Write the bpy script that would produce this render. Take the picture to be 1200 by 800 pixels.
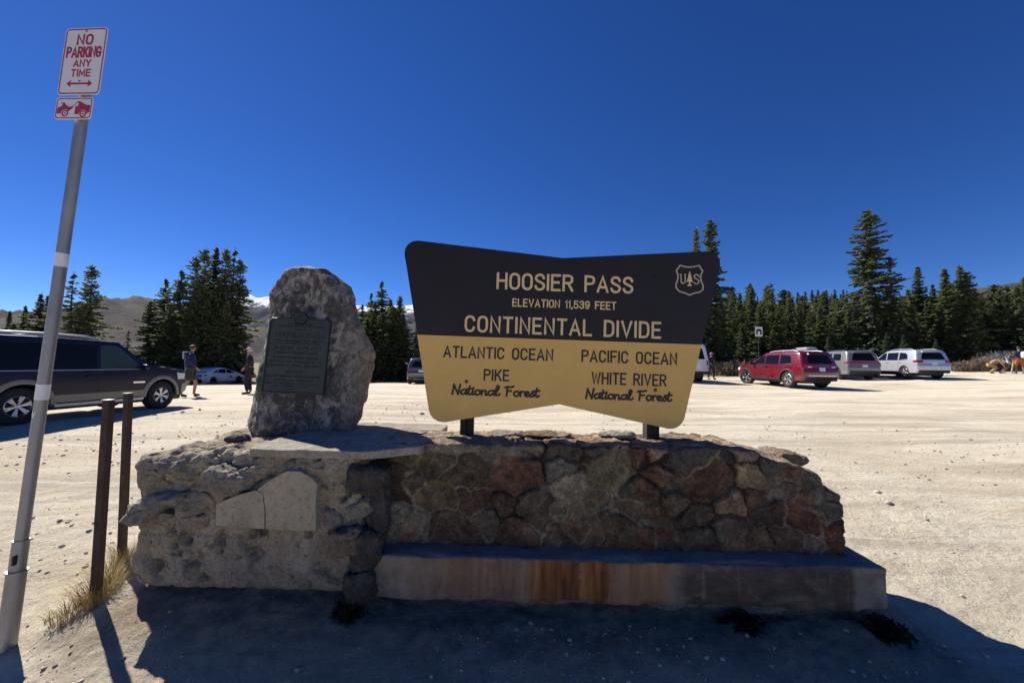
import bpy, bmesh, math, random
import numpy as np
from mathutils import Vector, Matrix, noise as mnoise

rad = math.radians
for o in list(bpy.data.objects):
    bpy.data.objects.remove(o, do_unlink=True)
SC = bpy.context.scene
COL = SC.collection

# ------------------------------------------------------------------ camera
F_PX, PITCH, ROLL, CAM_H = 452.0, rad(3.17), rad(-1.0), 1.5
cam = bpy.data.cameras.new('camera')
cam.sensor_width = 36.0
cam.lens = 36.0 * F_PX / 1200.0
cam.clip_start, cam.clip_end = 0.05, 20000
camo = bpy.data.objects.new('camera', cam)
COL.objects.link(camo)
camo.location = (0, 0, CAM_H)
camo.rotation_euler = (math.pi / 2 + PITCH, ROLL, 0)
SC.camera = camo

# ------------------------------------------------------------------ sky, sun, exposure
SUN_DIR = Vector((-0.88, 0.67, 1.0)).normalized()
SUN_EL = math.asin(SUN_DIR.z)
SUN_AZ = math.atan2(SUN_DIR.x, SUN_DIR.y)      # clockwise from +Y
world = bpy.data.worlds.new('World')
SC.world = world
world.use_nodes = True
wn = world.node_tree
wn.nodes.clear()
sky = wn.nodes.new('ShaderNodeTexSky')
sky.sky_type = 'NISHITA'
sky.sun_disc = False
sky.sun_elevation = SUN_EL
sky.sun_rotation = SUN_AZ
sky.altitude = 3500
sky.air_density = 1.0
sky.dust_density = 0.15
sky.ozone_density = 6.0
bg = wn.nodes.new('ShaderNodeBackground')
bg.inputs['Strength'].default_value = 0.07
wo = wn.nodes.new('ShaderNodeOutputWorld')
hsv = wn.nodes.new('ShaderNodeHueSaturation')     # the phone's deep, saturated high-altitude blue
hsv.inputs['Saturation'].default_value = 1.20
hsv.inputs['Hue'].default_value = 0.514
wn.links.new(sky.outputs['Color'], hsv.inputs['Color'])
wn.links.new(hsv.outputs['Color'], bg.inputs['Color'])
wn.links.new(bg.outputs['Background'], wo.inputs['Surface'])
sun = bpy.data.lights.new('sun', 'SUN')
sun.energy = 5.0
sun.angle = rad(0.53)
sun.color = (1.0, 0.95, 0.87)
suno = bpy.data.objects.new('sun', sun)
COL.objects.link(suno)
suno.rotation_euler = (-SUN_DIR).to_track_quat('-Z', 'Y').to_euler()
suno.location = (0, 0, 60)
SC.view_settings.view_transform = 'Standard'
SC.view_settings.look = 'None'
SC.view_settings.gamma = 1
SC.view_settings.use_curve_mapping = False
SC.view_settings.exposure = 0.74

# ------------------------------------------------------------------ helpers
RM = (Matrix.Rotation(ROLL, 3, 'Y') @ Matrix.Rotation(math.pi / 2 + PITCH, 3, 'X'))
def at(px, py, Y):
    d = RM @ Vector(((px - 600) / F_PX, (400 - py) / F_PX, -1))
    return Vector((0, 0, CAM_H)) + d * (Y / d.y)

RNG = random.Random(7)
NR = np.random.default_rng(11)

def tag(o, label=None, cat=None, group=None, kind=None):
    if label: o['label'] = label
    if cat: o['category'] = cat
    if group: o['group'] = group
    if kind: o['kind'] = kind
    return o

def empty(name, loc=(0, 0, 0), rotz=0.0, rot=None):
    o = bpy.data.objects.new(name, None)
    o.empty_display_size = 0.2
    o.location = loc
    o.rotation_euler = rot if rot is not None else (0, 0, rotz)
    COL.objects.link(o)
    return o

def link(name, me, mat=None, parent=None, loc=None, rot=None):
    o = bpy.data.objects.new(name, me)
    COL.objects.link(o)
    if mat is not None:
        for m in (mat if isinstance(mat, (list, tuple)) else [mat]):
            me.materials.append(m)
    if parent is not None: o.parent = parent
    if loc is not None: o.location = loc
    if rot is not None: o.rotation_euler = rot
    return o

def bm_obj(name, bm, mat, parent=None, smooth=None, loc=None, rot=None):
    bmesh.ops.recalc_face_normals(bm, faces=bm.faces[:])
    me = bpy.data.meshes.new(name)
    bm.to_mesh(me); bm.free()
    if smooth is not None:
        for p in me.polygons: p.use_smooth = True
        if smooth < 179: me.set_sharp_from_angle(angle=rad(smooth))
    return link(name, me, mat, parent, loc, rot)

def np_obj(name, V, F, mat, parent=None, smooth=False, loc=None, rot=None, cols=None):
    me = bpy.data.meshes.new(name)
    V = np.asarray(V, dtype=np.float32); F = np.asarray(F, dtype=np.int32)
    k = F.shape[1]
    me.vertices.add(len(V)); me.vertices.foreach_set('co', V.ravel())
    me.loops.add(F.size); me.loops.foreach_set('vertex_index', F.ravel())
    me.polygons.add(len(F))
    me.polygons.foreach_set('loop_start', np.arange(0, F.size, k, dtype=np.int32))
    me.update(calc_edges=True)
    me.validate()
    if smooth: me.polygons.foreach_set('use_smooth', np.ones(len(me.polygons), dtype=bool))
    if cols is not None:
        a = me.color_attributes.new('stone_colour', 'FLOAT_COLOR', 'POINT')
        c = np.ones((len(V), 4), dtype=np.float32); c[:, :3] = cols
        a.data.foreach_set('color', c.ravel())
    return link(name, me, mat, parent, loc, rot)

def grid_faces(nu, nv, flip=False):
    i = np.arange(nu - 1)[:, None] * nv + np.arange(nv - 1)[None, :]
    i = i.ravel()
    q = np.stack([i, i + nv, i + nv + 1, i + 1], 1)
    return q[:, ::-1] if flip else q

def add_box(bm, c, s, R=None, bevel=0.0, seg=2):
    r = bmesh.ops.create_cube(bm, size=1.0)
    vs = r['verts']
    for v in vs: v.co = Vector((v.co.x * s[0], v.co.y * s[1], v.co.z * s[2]))
    if bevel > 0:
        es = list({e for v in vs for e in v.link_edges})
        rb = bmesh.ops.bevel(bm, geom=es, offset=bevel, segments=seg, profile=0.5, affect='EDGES')
        vs = list(set(rb['verts']) | {v for v in vs if v.is_valid})
    for v in vs:
        co = v.co
        if R is not None: co = R @ co
        v.co = co + Vector(c)
    return vs

def add_tube(bm, pts, rads, n=8, caps=True):
    pts = [Vector(p) for p in pts]
    if not hasattr(rads, '__len__'): rads = [rads] * len(pts)
    rings = []
    prev = None
    for i, p in enumerate(pts):
        a = pts[max(0, i - 1)]; b = pts[min(len(pts) - 1, i + 1)]
        t = (b - a).normalized()
        if prev is None:
            up = Vector((0, 0, 1)) if abs(t.z) < 0.9 else Vector((1, 0, 0))
            x = t.cross(up).normalized()
        else:
            x = (prev - t * prev.dot(t)).normalized()
        prev = x
        y = t.cross(x)
        rings.append([bm.verts.new(p + (x * math.cos(2 * math.pi * k / n) + y * math.sin(2 * math.pi * k / n)) * rads[i]) for k in range(n)])
    for r0, r1 in zip(rings, rings[1:]):
        for k in range(n):
            bm.faces.new((r0[k], r0[(k + 1) % n], r1[(k + 1) % n], r1[k]))
    if caps:
        bm.faces.new(rings[0][::-1]); bm.faces.new(rings[-1])
    return rings

def add_lathe(bm, prof, axis='Y', n=32, closed=False, c=(0, 0, 0)):
    """prof: list of (axial, radius)"""
    rings = []
    for a, r in prof:
        ring = []
        for k in range(n):
            t = 2 * math.pi * k / n
            u, w = r * math.cos(t), r * math.sin(t)
            co = (u, a, w) if axis == 'Y' else ((a, u, w) if axis == 'X' else (u, w, a))
            ring.append(bm.verts.new(Vector(co) + Vector(c)))
        rings.append(ring)
    prs = list(zip(rings, rings[1:]))
    if closed: prs.append((rings[-1], rings[0]))
    for r0, r1 in prs:
        for k in range(n):
            bm.faces.new((r0[k], r0[(k + 1) % n], r1[(k + 1) % n], r1[k]))
    if not closed:
        bm.faces.new(rings[0][::-1]); bm.faces.new(rings[-1])

def add_prism(bm, poly, y0, y1, to3=None):
    """poly in (x,z), extruded from y0 to y1"""
    f3 = to3 or (lambda x, y, z: (x, y, z))
    a = [bm.verts.new(f3(p[0], y0, p[1])) for p in poly]
    b = [bm.verts.new(f3(p[0], y1, p[1])) for p in poly]
    n = len(poly)
    fa = bm.faces.new(a); fb = bm.faces.new(b[::-1])
    for i in range(n):
        bm.faces.new((a[(i + 1) % n], a[i], b[i], b[(i + 1) % n]))
    return a, b

def round_poly(pts, radii, seg=8):
    """round the corners of a polygon"""
    out = []
    n = len(pts)
    for i in range(n):
        p = Vector(pts[i]); r = radii[i]
        if r <= 0: out.append((p.x, p.y)); continue
        a = (Vector(pts[i - 1]) - p).normalized(); b = (Vector(pts[(i + 1) % n]) - p).normalized()
        half = a.angle(b) / 2
        d = r / math.tan(half)
        p0, p1 = p + a * d, p + b * d
        cc = p + (a + b).normalized() * (r / math.sin(half))
        v0, v1 = p0 - cc, p1 - cc
        ang = v0.angle_signed(v1)
        for k in range(seg + 1):
            t = -ang * k / seg
            out.append((cc.x + v0.x * math.cos(t) - v0.y * math.sin(t), cc.y + v0.x * math.sin(t) + v0.y * math.cos(t)))
    return out

def sstep(a, b, x):
    t = np.clip((x - a) / (b - a), 0, 1)
    return t * t * (3 - 2 * t)

# vectorised value noise -------------------------------------------------
_PERM = NR.permutation(512)
_VAL = NR.random(512) * 2 - 1
def _h(ix, iy, iz):
    return _VAL[_PERM[(_PERM[(_PERM[ix & 511] + iy) & 511] + iz) & 511]]
def vnoise(x, y, z):
    x, y, z = np.broadcast_arrays(np.asarray(x, float), np.asarray(y, float), np.asarray(z, float))
    ix, iy, iz = np.floor(x).astype(int), np.floor(y).astype(int), np.floor(z).astype(int)
    fx, fy, fz = x - ix, y - iy, z - iz
    fx = fx * fx * fx * (fx * (fx * 6 - 15) + 10); fy = fy * fy * fy * (fy * (fy * 6 - 15) + 10); fz = fz * fz * fz * (fz * (fz * 6 - 15) + 10)
    def L(a, b, t): return a + (b - a) * t
    return L(L(L(_h(ix, iy, iz), _h(ix + 1, iy, iz), fx), L(_h(ix, iy + 1, iz), _h(ix + 1, iy + 1, iz), fx), fy),
             L(L(_h(ix, iy, iz + 1), _h(ix + 1, iy, iz + 1), fx), L(_h(ix, iy + 1, iz + 1), _h(ix + 1, iy + 1, iz + 1), fx), fy), fz)
def fbm(x, y, z, sc=1.0, octv=4, gain=0.5, ridged=False):
    s = 0; a = 1.0; n = 0
    for o in range(octv):
        k = sc * 2.03 ** o
        v = vnoise(x * k + 17.3 * o, y * k - 9.1 * o, z * k + 4.7 * o)
        if ridged: v = 1 - 2 * np.abs(v)
        s = s + a * v; n += a; a *= gain
    return s / n

# ------------------------------------------------------------------ materials
def new_mat(name):
    m = bpy.data.materials.new(name); m.use_nodes = True
    nt = m.node_tree
    return m, nt, nt.nodes['Principled BSDF']

class NB:
    """small node builder"""
    def __init__(s, nt, coord='Object'):
        s.nt = nt; s.tc = nt.nodes.new('ShaderNodeTexCoord'); s.co = s.tc.outputs[coord]
    def map(s, scale=(1, 1, 1), rot=(0, 0, 0), src=None):
        n = s.nt.nodes.new('ShaderNodeMapping')
        n.inputs['Scale'].default_value = scale; n.inputs['Rotation'].default_value = rot
        s.nt.links.new(src or s.co, n.inputs['Vector']); return n.outputs[0]
    def noise(s, scale, detail=4, rough=0.55, vec=None, dist=0.0, out='Fac'):
        n = s.nt.nodes.new('ShaderNodeTexNoise')
        n.inputs['Scale'].default_value = scale; n.inputs['Detail'].default_value = detail
        n.inputs['Roughness'].default_value = rough; n.inputs['Distortion'].default_value = dist
        s.nt.links.new(vec or s.co, n.inputs['Vector']); return n.outputs[out]
    def voro(s, scale, vec=None, feature='F1', out='Distance', rnd=1.0):
        n = s.nt.nodes.new('ShaderNodeTexVoronoi'); n.feature = feature
        n.inputs['Scale'].default_value = scale; n.inputs['Randomness'].default_value = rnd
        s.nt.links.new(vec or s.co, n.inputs['Vector']); return n.outputs[out]
    def ramp(s, src, stops, interp='LINEAR'):
        n = s.nt.nodes.new('ShaderNodeValToRGB'); r = n.color_ramp; r.interpolation = interp
        while len(r.elements) > 1: r.elements.remove(r.elements[-1])
        for i, (p, c) in enumerate(stops):
            e = r.elements[0] if i == 0 else r.elements.new(p)
            e.position = p
            if not hasattr(c, '__len__'): c = (c, c, c)
            e.color = (c[0], c[1], c[2], 1)
        s.nt.links.new(src, n.inputs[0]); return n.outputs[0]
    def mix(s, fac, a, b, mode='MIX'):
        n = s.nt.nodes.new('ShaderNodeMix'); n.data_type = 'RGBA'; n.blend_type = mode
        for sock, v in ((n.inputs[0], fac), (n.inputs[6], a), (n.inputs[7], b)):
            if isinstance(v, (int, float)): sock.default_value = v
            elif isinstance(v, tuple): sock.default_value = (v[0], v[1], v[2], 1)
            else: s.nt.links.new(v, sock)
        return n.outputs[2]
    def math(s, op, a, b=0.0, c=None):
        n = s.nt.nodes.new('ShaderNodeMath'); n.operation = op
        for i, v in enumerate((a, b) if c is None else (a, b, c)):
            if isinstance(v, (int, float)): n.inputs[i].default_value = v
            else: s.nt.links.new(v, n.inputs[i])
        return n.outputs[0]
    def bump(s, h, strength=0.5, dist=0.02, prev=None):
        n = s.nt.nodes.new('ShaderNodeBump')
        n.inputs['Strength'].default_value = strength; n.inputs['Distance'].default_value = dist
        s.nt.links.new(h, n.inputs['Height'])
        if prev is not None: s.nt.links.new(prev, n.inputs['Normal'])
        return n.outputs[0]
    def sep(s, src=None):
        n = s.nt.nodes.new('ShaderNodeSeparateXYZ'); s.nt.links.new(src or s.co, n.inputs[0]); return n.outputs
    def attr(s, name):
        n = s.nt.nodes.new('ShaderNodeAttribute'); n.attribute_name = name; return n.outputs['Color']
    def objrand(s):
        return s.nt.nodes.new('ShaderNodeObjectInfo').outputs['Random']

def simple(name, col, rough=0.6, metal=0.0, var=0.0, vscale=8.0, bump=0.0, bscale=60.0, spec=0.5, coat=0.0, coord='Object'):
    m, nt, b = new_mat(name)
    b.inputs['Base Color'].default_value = (*col, 1)
    b.inputs['Roughness'].default_value = rough
    b.inputs['Metallic'].default_value = metal
    b.inputs['Specular IOR Level'].default_value = spec
    b.inputs['Coat Weight'].default_value = coat
    b.inputs['Coat Roughness'].default_value = 0.05
    nb = NB(nt, coord)
    if var > 0:
        n = nb.noise(vscale, 5, 0.6)
        lo = tuple(c * (1 - var) for c in col); hi = tuple(min(1, c * (1 + var)) for c in col)
        nt.links.new(nb.ramp(n, [(0.3, lo), (0.7, hi)]), b.inputs['Base Color'])
        nt.links.new(nb.ramp(nb.noise(vscale * 2.3, 4), [(0.3, max(0.03, rough - 0.12)), (0.7, min(1, rough + 0.12))]), b.inputs['Roughness'])
    if bump > 0:
        nt.links.new(nb.bump(nb.noise(bscale, 5, 0.65), bump, 0.01), b.inputs['Normal'])
    return m

M = {}
# ------------------------------------------------------------------ stroke lettering
def catmull(pts, seg=4, closed=False):
    pts = [np.array(p, float) for p in pts]
    n = len(pts); out = []
    rng = range(n if closed else n - 1)
    for i in rng:
        p1 = pts[i]; p2 = pts[(i + 1) % n]
        p0 = pts[i - 1] if (closed or i > 0) else 2 * p1 - p2
        p3 = pts[(i + 2) % n] if (closed or i + 2 < n) else 2 * p2 - p1
        for k in range(seg):
            t = k / seg
            out.append(0.5 * ((2 * p1) + (-p0 + p2) * t + (2 * p0 - 5 * p1 + 4 * p2 - p3) * t * t + (-p0 + 3 * p1 - 3 * p2 + p3) * t ** 3))
    if not closed: out.append(pts[-1])
    return out

P, S, O_ = 'p', 's', 'c'      # polyline, smooth, closed smooth
_o = [(.25, 1), (.09, .94), (.01, .78), (0, .5), (.01, .22), (.09, .06), (.25, 0), (.41, .06), (.49, .22), (.5, .5), (.49, .78), (.41, .94)]
_c = [(.49, .76), (.42, .93), (.25, 1), (.08, .93), (.01, .76), (0, .5), (.01, .24), (.08, .07), (.25, 0), (.42, .07), (.49, .24)]
_r = [(0, 1), (.28, 1), (.42, .95), (.48, .85), (.48, .66), (.42, .55), (.28, .5), (0, .5)]
GL = {
 'A': (.56, [(P, [(0, 0), (.28, 1), (.56, 0)]), (P, [(.09, .3), (.47, .3)])]),
 'B': (.5, [(P, [(0, 0), (0, 1), (.28, 1), (.42, .95), (.46, .84), (.46, .66), (.4, .56), (.28, .53), (0, .53)]), (P, [(.28, .53), (.44, .47), (.5, .36), (.5, .18), (.43, .04), (.28, 0), (0, 0)])]),
 'C': (.5, [(S, _c)]),
 'D': (.5, [(P, [(0, 0), (0, 1), (.25, 1), (.41, .94), (.49, .78), (.5, .5), (.49, .22), (.41, .06), (.25, 0), (0, 0)])]),
 'E': (.44, [(P, [(.44, 1), (0, 1), (0, 0), (.44, 0)]), (P, [(0, .52), (.38, .52)])]),
 'F': (.44, [(P, [(.44, 1), (0, 1), (0, 0)]), (P, [(0, .52), (.38, .52)])]),
 'G': (.5, [(S, _c[:-1] + [(.46, .12), (.5, .3)]), (P, [(.5, .3), (.5, .45), (.29, .45)])]),
 'H': (.5, [(P, [(0, 0), (0, 1)]), (P, [(.5, 0), (.5, 1)]), (P, [(0, .52), (.5, .52)])]),
 'I': (.0, [(P, [(0, 0), (0, 1)])]),
 'J': (.4, [(S, [(.4, 1), (.4, .5), (.39, .2), (.32, .04), (.2, 0), (.07, .05), (0, .22)])]),
 'K': (.5, [(P, [(0, 0), (0, 1)]), (P, [(.48, 1), (0, .36)]), (P, [(.18, .6), (.5, 0)])]),
 'L': (.42, [(P, [(0, 1), (0, 0), (.42, 0)])]),
 'M': (.62, [(P, [(0, 0), (0, 1), (.31, .25), (.62, 1), (.62, 0)])]),
 'N': (.5, [(P, [(0, 0), (0, 1), (.5, 0), (.5, 1)])]),
 'O': (.5, [(O_, _o)]),
 'P': (.48, [(P, [(0, 0)] + _r)]),
 'Q': (.5, [(O_, _o), (P, [(.3, .25), (.52, -.05)])]),
 'R': (.5, [(P, [(0, 0)] + _r), (P, [(.26, .5), (.5, 0)])]),
 'S': (.48, [(S, [(.47, .78), (.4, .94), (.24, 1), (.08, .94), (.01, .79), (.04, .65), (.16, .56), (.34, .46), (.46, .35), (.48, .2), (.4, .06), (.24, 0), (.07, .06), (0, .22)])]),
 'T': (.48, [(P, [(0, 1), (.48, 1)]), (P, [(.24, 1), (.24, 0)])]),
 'U': (.5, [(S, [(0, 1), (0, .6), (0, .28), (.08, .07), (.25, 0), (.42, .07), (.5, .28), (.5, .6), (.5, 1)])]),
 'V': (.54, [(P, [(0, 1), (.27, 0), (.54, 1)])]),
 'W': (.72, [(P, [(0, 1), (.17, 0), (.36, .9), (.55, 0), (.72, 1)])]),
 'X': (.52, [(P, [(0, 0), (.52, 1)]), (P, [(0, 1), (.52, 0)])]),
 'Y': (.54, [(P, [(0, 1), (.27, .47), (.54, 1)]), (P, [(.27, .47), (.27, 0)])]),
 'Z': (.48, [(P, [(0, 1), (.48, 1), (0, 0), (.48, 0)])]),
 '0': (.48, [(O_, [(x * .96, y) for x, y in _o])]),
 '1': (.14, [(P, [(0, .8), (.14, 1), (.14, 0)])]),
 '2': (.48, [(S, [(.01, .78), (.08, .94), (.24, 1), (.4, .94), (.47, .78), (.42, .6), (.2, .3), (0, 0)]), (P, [(0, 0), (.48, 0)])]),
 '3': (.46, [(S, [(.01, .8), (.08, .95), (.22, 1), (.38, .95), (.44, .8), (.4, .62), (.22, .54)]), (S, [(.22, .54), (.4, .47), (.46, .3), (.42, .08), (.24, 0), (.08, .05), (0, .22)])]),
 '4': (.5, [(P, [(.38, 0), (.38, 1), (0, .3), (.5, .3)])]),
 '5': (.46, [(P, [(.42, 1), (.05, 1), (.02, .52)]), (S, [(.02, .52), (.12, .6), (.26, .62), (.41, .53), (.46, .32), (.4, .08), (.22, 0), (.07, .05), (0, .2)])]),
 '6': (.46, [(S, [(.42, .86), (.3, 1), (.14, .95), (.03, .75), (0, .4), (.04, .12), (.22, 0), (.4, .08), (.46, .3), (.4, .52), (.24, .6), (.08, .52), (0, .36)])]),
 '7': (.46, [(P, [(0, 1), (.46, 1), (.14, 0)])]),
 '8': (.46, [(O_, [(.23, 1), (.08, .93), (.04, .78), (.1, .62), (.23, .54), (.36, .62), (.42, .78), (.38, .93)]), (O_, [(.23, .54), (.06, .46), (0, .28), (.06, .08), (.23, 0), (.4, .08), (.46, .28), (.4, .46)])]),
 '9': (.46, [(S, [(.04, .14), (.16, 0), (.32, .05), (.43, .25), (.46, .6), (.42, .88), (.24, 1), (.06, .92), (0, .7), (.06, .48), (.22, .4), (.38, .48), (.46, .64)])]),
 ',': (.04, [(P, [(.05, .06), (.03, -.02), (-.02, -.16)])]),
 '.': (.04, [(P, [(.02, .0), (.02, .05)])]),
 ' ': (.3, []),
 # joined script hand (x-height .52)
 'n_N': (.56, [(S, [(.02, 0), (.08, .5), (.12, 1.02)]), (S, [(.12, 1.02), (.24, .6), (.42, 0)]), (S, [(.42, 0), (.48, .5), (.56, 1.05)])]),
 'n_a': (.44, [(S, [(.4, .46), (.26, .52), (.08, .42), (.02, .2), (.1, .02), (.24, .06), (.36, .26), (.42, .5)]), (S, [(.42, .5), (.38, .2), (.42, .02), (.52, .1)])]),
 'n_t': (.26, [(S, [(.0, .1), (.1, .4), (.16, .92)]), (S, [(.16, .92), (.1, .4), (.1, .08), (.2, .0), (.32, .14)]), (P, [(-.04, .6), (.34, .66)])]),
 'n_i': (.2, [(S, [(.02, .16), (.1, .5)]), (S, [(.1, .5), (.06, .16), (.12, .0), (.26, .14)]), (P, [(.13, .7), (.14, .74)])]),
 'n_o': (.4, [(O_, [(.2, .52), (.05, .4), (.02, .2), (.1, .02), (.24, .02), (.36, .2), (.36, .42)]), (S, [(.33, .46), (.4, .38), (.5, .42)])]),
 'n_n': (.46, [(S, [(.03, .5), (.06, .3), (.04, 0)]), (S, [(.05, .2), (.16, .46), (.28, .5), (.34, .38), (.31, .1), (.38, .0), (.5, .14)])]),
 'n_l': (.3, [(S, [(.0, .12), (.14, .4), (.28, .85), (.24, 1.04), (.14, 1.0), (.08, .7), (.06, .3), (.12, .04), (.24, .02), (.36, .16)])]),
 'n_F': (.56, [(S, [(.16, .98), (.14, .5), (.1, 0)]), (S, [(-.02, .9), (.16, .99), (.4, .96), (.58, 1.06)]), (P, [(.12, .52), (.42, .55)])]),
 'n_r': (.3, [(P, [(.06, .52), (.05, 0)]), (S, [(.05, .26), (.12, .44), (.22, .52), (.32, .46)])]),
 'n_e': (.34, [(S, [(.02, .16), (.2, .28), (.3, .42), (.2, .53), (.07, .42), (.03, .2), (.12, .01), (.26, .03), (.38, .16)])]),
 'n_s': (.3, [(S, [(.0, .1), (.12, .34), (.2, .56), (.26, .34), (.28, .14), (.18, .0), (.04, .05)])]),
 'n_ ': (.36, []),
}

def text_strokes(s, gap=.24, script=False):
    out = []; x = 0
    for ch in s:
        w, st = GL['n_' + ch] if script else GL[ch]
        for kind, pts in st:
            if kind == 'p': pp = [np.array(p, float) for p in pts]
            elif kind == 's': pp = catmull(pts, 3)
            else: pp = catmull(pts, 2, True); pp.append(pp[0].copy())
            out.append([p + np.array([x, 0]) for p in pp])
        x += w + (0.03 if script else gap)
    return out, x - (0.03 if script else gap)

def add_stroke(bm, pts, w, h, place, oval=0.9):
    """a flat rounded ridge of width w and height h along 2-D pts; place(u,v,n)->3-D"""
    pts = [np.array(p, float) for p in pts]
    pts = [p for i, p in enumerate(pts) if i == 0 or np.linalg.norm(p - pts[i - 1]) > 1e-6]
    closed = np.linalg.norm(pts[0] - pts[-1]) < 1e-5 and len(pts) > 3
    n = len(pts)
    prof = [(-1, -.15), (-.93, .75), (-.5, .95), (0, 1.0), (.5, .95), (.93, .75), (1, -.15)]
    rings = []
    for i, p in enumerate(pts):
        if closed:
            a = pts[(i - 1) % (n - 1)]; b = pts[(i + 1) % (n - 1)]
        else:
            a = pts[max(0, i - 1)]; b = pts[min(n - 1, i + 1)]
        d0 = (p - a); d1 = (b - p)
        d0 = d0 / (np.linalg.norm(d0) or 1); d1 = d1 / (np.linalg.norm(d1) or 1)
        t = d0 + d1
        if np.linalg.norm(t) < 1e-6: t = d1
        t = t / np.linalg.norm(t)
        nn = np.array([-t[1], t[0]])
        ref = d1 if np.linalg.norm(d1) > 0 else d0
        c = abs(np.dot(nn, np.array([-ref[1], ref[0]])))
        k = min(1 / max(c, .35), 1.9)
        q = p
        if not closed and i == 0: q = p - t * w * .42
        if not closed and i == n - 1: q = p + t * w * .42
        rings.append([bm.verts.new(place(*(q + nn * s * w / 2 * k), z * h)) for s, z in prof])
    for r0, r1 in zip(rings, rings[1:]):
        for k in range(len(prof) - 1):
            bm.faces.new((r0[k], r0[k + 1], r1[k + 1], r1[k]))
    if not closed:
        bm.faces.new(rings[0][::-1]); bm.faces.new(rings[-1])

def add_text(bm, s, u0, u1, v0, v1, w, place, h=0.004, gap=.24, script=False, slant=0.0):
    """fit text between u0..u1 and baseline v0..cap height v1"""
    st, W = text_strokes(s, gap, script)
    H = v1 - v0
    kx = (u1 - u0 - w) / W
    for pts in st:
        q = [np.array([u0 + w / 2 + (p[0] + slant * p[1]) * kx, v0 + w / 2 + p[1] * (H - w)]) for p in pts]
        add_stroke(bm, q, w, h, place)
# ------------------------------------------------------------------ ground
_GP = np.array([(0, 2.2, 0), (-2.2, 2.2, 0.02), (2.2, 2.2, -.01), (0, .5, -.06), (-2.75, 2.2, -.1), (-2.53, 2.45, .04), (-2.82, 2.9, .05),
    (-9.1, 10, .18), (-9.1, 7.2, .16), (-11.2, 13.4, .1), (-9.6, 14, .2), (-25.8, 33.7, -.78), (-5.9, 25.2, .05), (-5.9, 29.5, .0),
    (14, 20.2, .55), (22.3, 26.2, .84), (24.8, 24.4, 1.0), (31, 24, 1.25), (9.4, 22.5, .62), (4, 6, .12), (0, 9, .16), (0, 17, .25),
    (9, 6, .2), (5, 2, 0), (20, 9, .5), (0, -8, -.2), (-12, -4, -.2), (12, -4, 0), (-20, 10, .0), (-18, 22, -.2), (34, 34, 1.5), (12, 34, .8), (-30, 20, -.6)])
def _tp(r): return np.where(r > 1e-9, r * r * np.log(np.maximum(r, 1e-9)), 0)
_n = len(_GP)
_K = _tp(np.hypot(_GP[:, None, 0] - _GP[None, :, 0], _GP[:, None, 1] - _GP[None, :, 1])) + np.eye(_n) * .05
_Pm = np.c_[np.ones(_n), _GP[:, :2]]
_W = np.linalg.solve(np.block([[_K, _Pm], [_Pm.T, np.zeros((3, 3))]]), np.r_[_GP[:, 2], 0, 0, 0])
def ground_base(x, y):
    x = np.asarray(x, float); y = np.asarray(y, float)
    xc = np.clip(x, -32, 36); yc = np.clip(y, -8, 36)
    sh = xc.shape; xf, yf = xc.ravel(), yc.ravel()
    out = np.zeros(len(xf))
    for i in range(0, len(xf), 20000):
        r = np.hypot(xf[i:i + 20000, None] - _GP[None, :, 0], yf[i:i + 20000, None] - _GP[None, :, 1])
        out[i:i + 20000] = _tp(r) @ _W[:_n] + _W[_n] + xf[i:i + 20000] * _W[_n + 1] + yf[i:i + 20000] * _W[_n + 2]
    return out.reshape(sh)
def ground_detail(x, y):
    near = 1 - sstep(14, 40, np.hypot(x, y))
    z = .05 * fbm(x, y, 0, .35, 3) * near + .022 * fbm(x, y, 3, 1.6, 3) * near
    fine = 1 - sstep(5, 12, np.hypot(x, y))
    z = z + (.012 * fbm(x, y, 5, 6, 3) + .007 * fbm(x, y, 8, 21, 2)) * fine
    return z
def bank(x, y):
    # washed-out soil bank under the monument
    inx = sstep(-2.5, -2.2, x) * (1 - sstep(2.1, 2.35, x))
    lift = .13
    yy = y - 2.33 + x * math.tan(rad(1.0))
    clod = .03 * np.clip(fbm(x, y, 12, 7, 4, .6), -.3, 1) * sstep(-.45, -.1, yy) * (1 - sstep(.5, .8, yy))
    soil = clod + sstep(.06, .30, yy + .05 * fbm(x, y, 2, 4, 3)) * lift * (1 - sstep(.5, 1.9, yy))
    skirt = .05 * sstep(-.5, .0, yy) * (1 - sstep(1.2, 1.8, yy))
    return inx * (soil + skirt * 0.5)
def ground_z(x, y, detail=True):
    z = ground_base(x, y)
    if detail: z = z + ground_detail(np.asarray(x, float), np.asarray(y, float)) + bank(np.asarray(x, float), np.asarray(y, float))
    return z
def gz(x, y): return float(ground_z(np.array([x]), np.array([y]))[0])

def axis(lo, hi, step, far, growth=1.09):
    a = list(np.arange(lo, hi + 1e-6, step)); s = step
    while a[-1] < far[1]: s *= growth; a.append(a[-1] + s)
    s = step; b = [lo]
    while b[-1] > far[0]: s *= growth; b.append(b[-1] - s)
    return np.array(b[:0:-1] + a)

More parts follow.
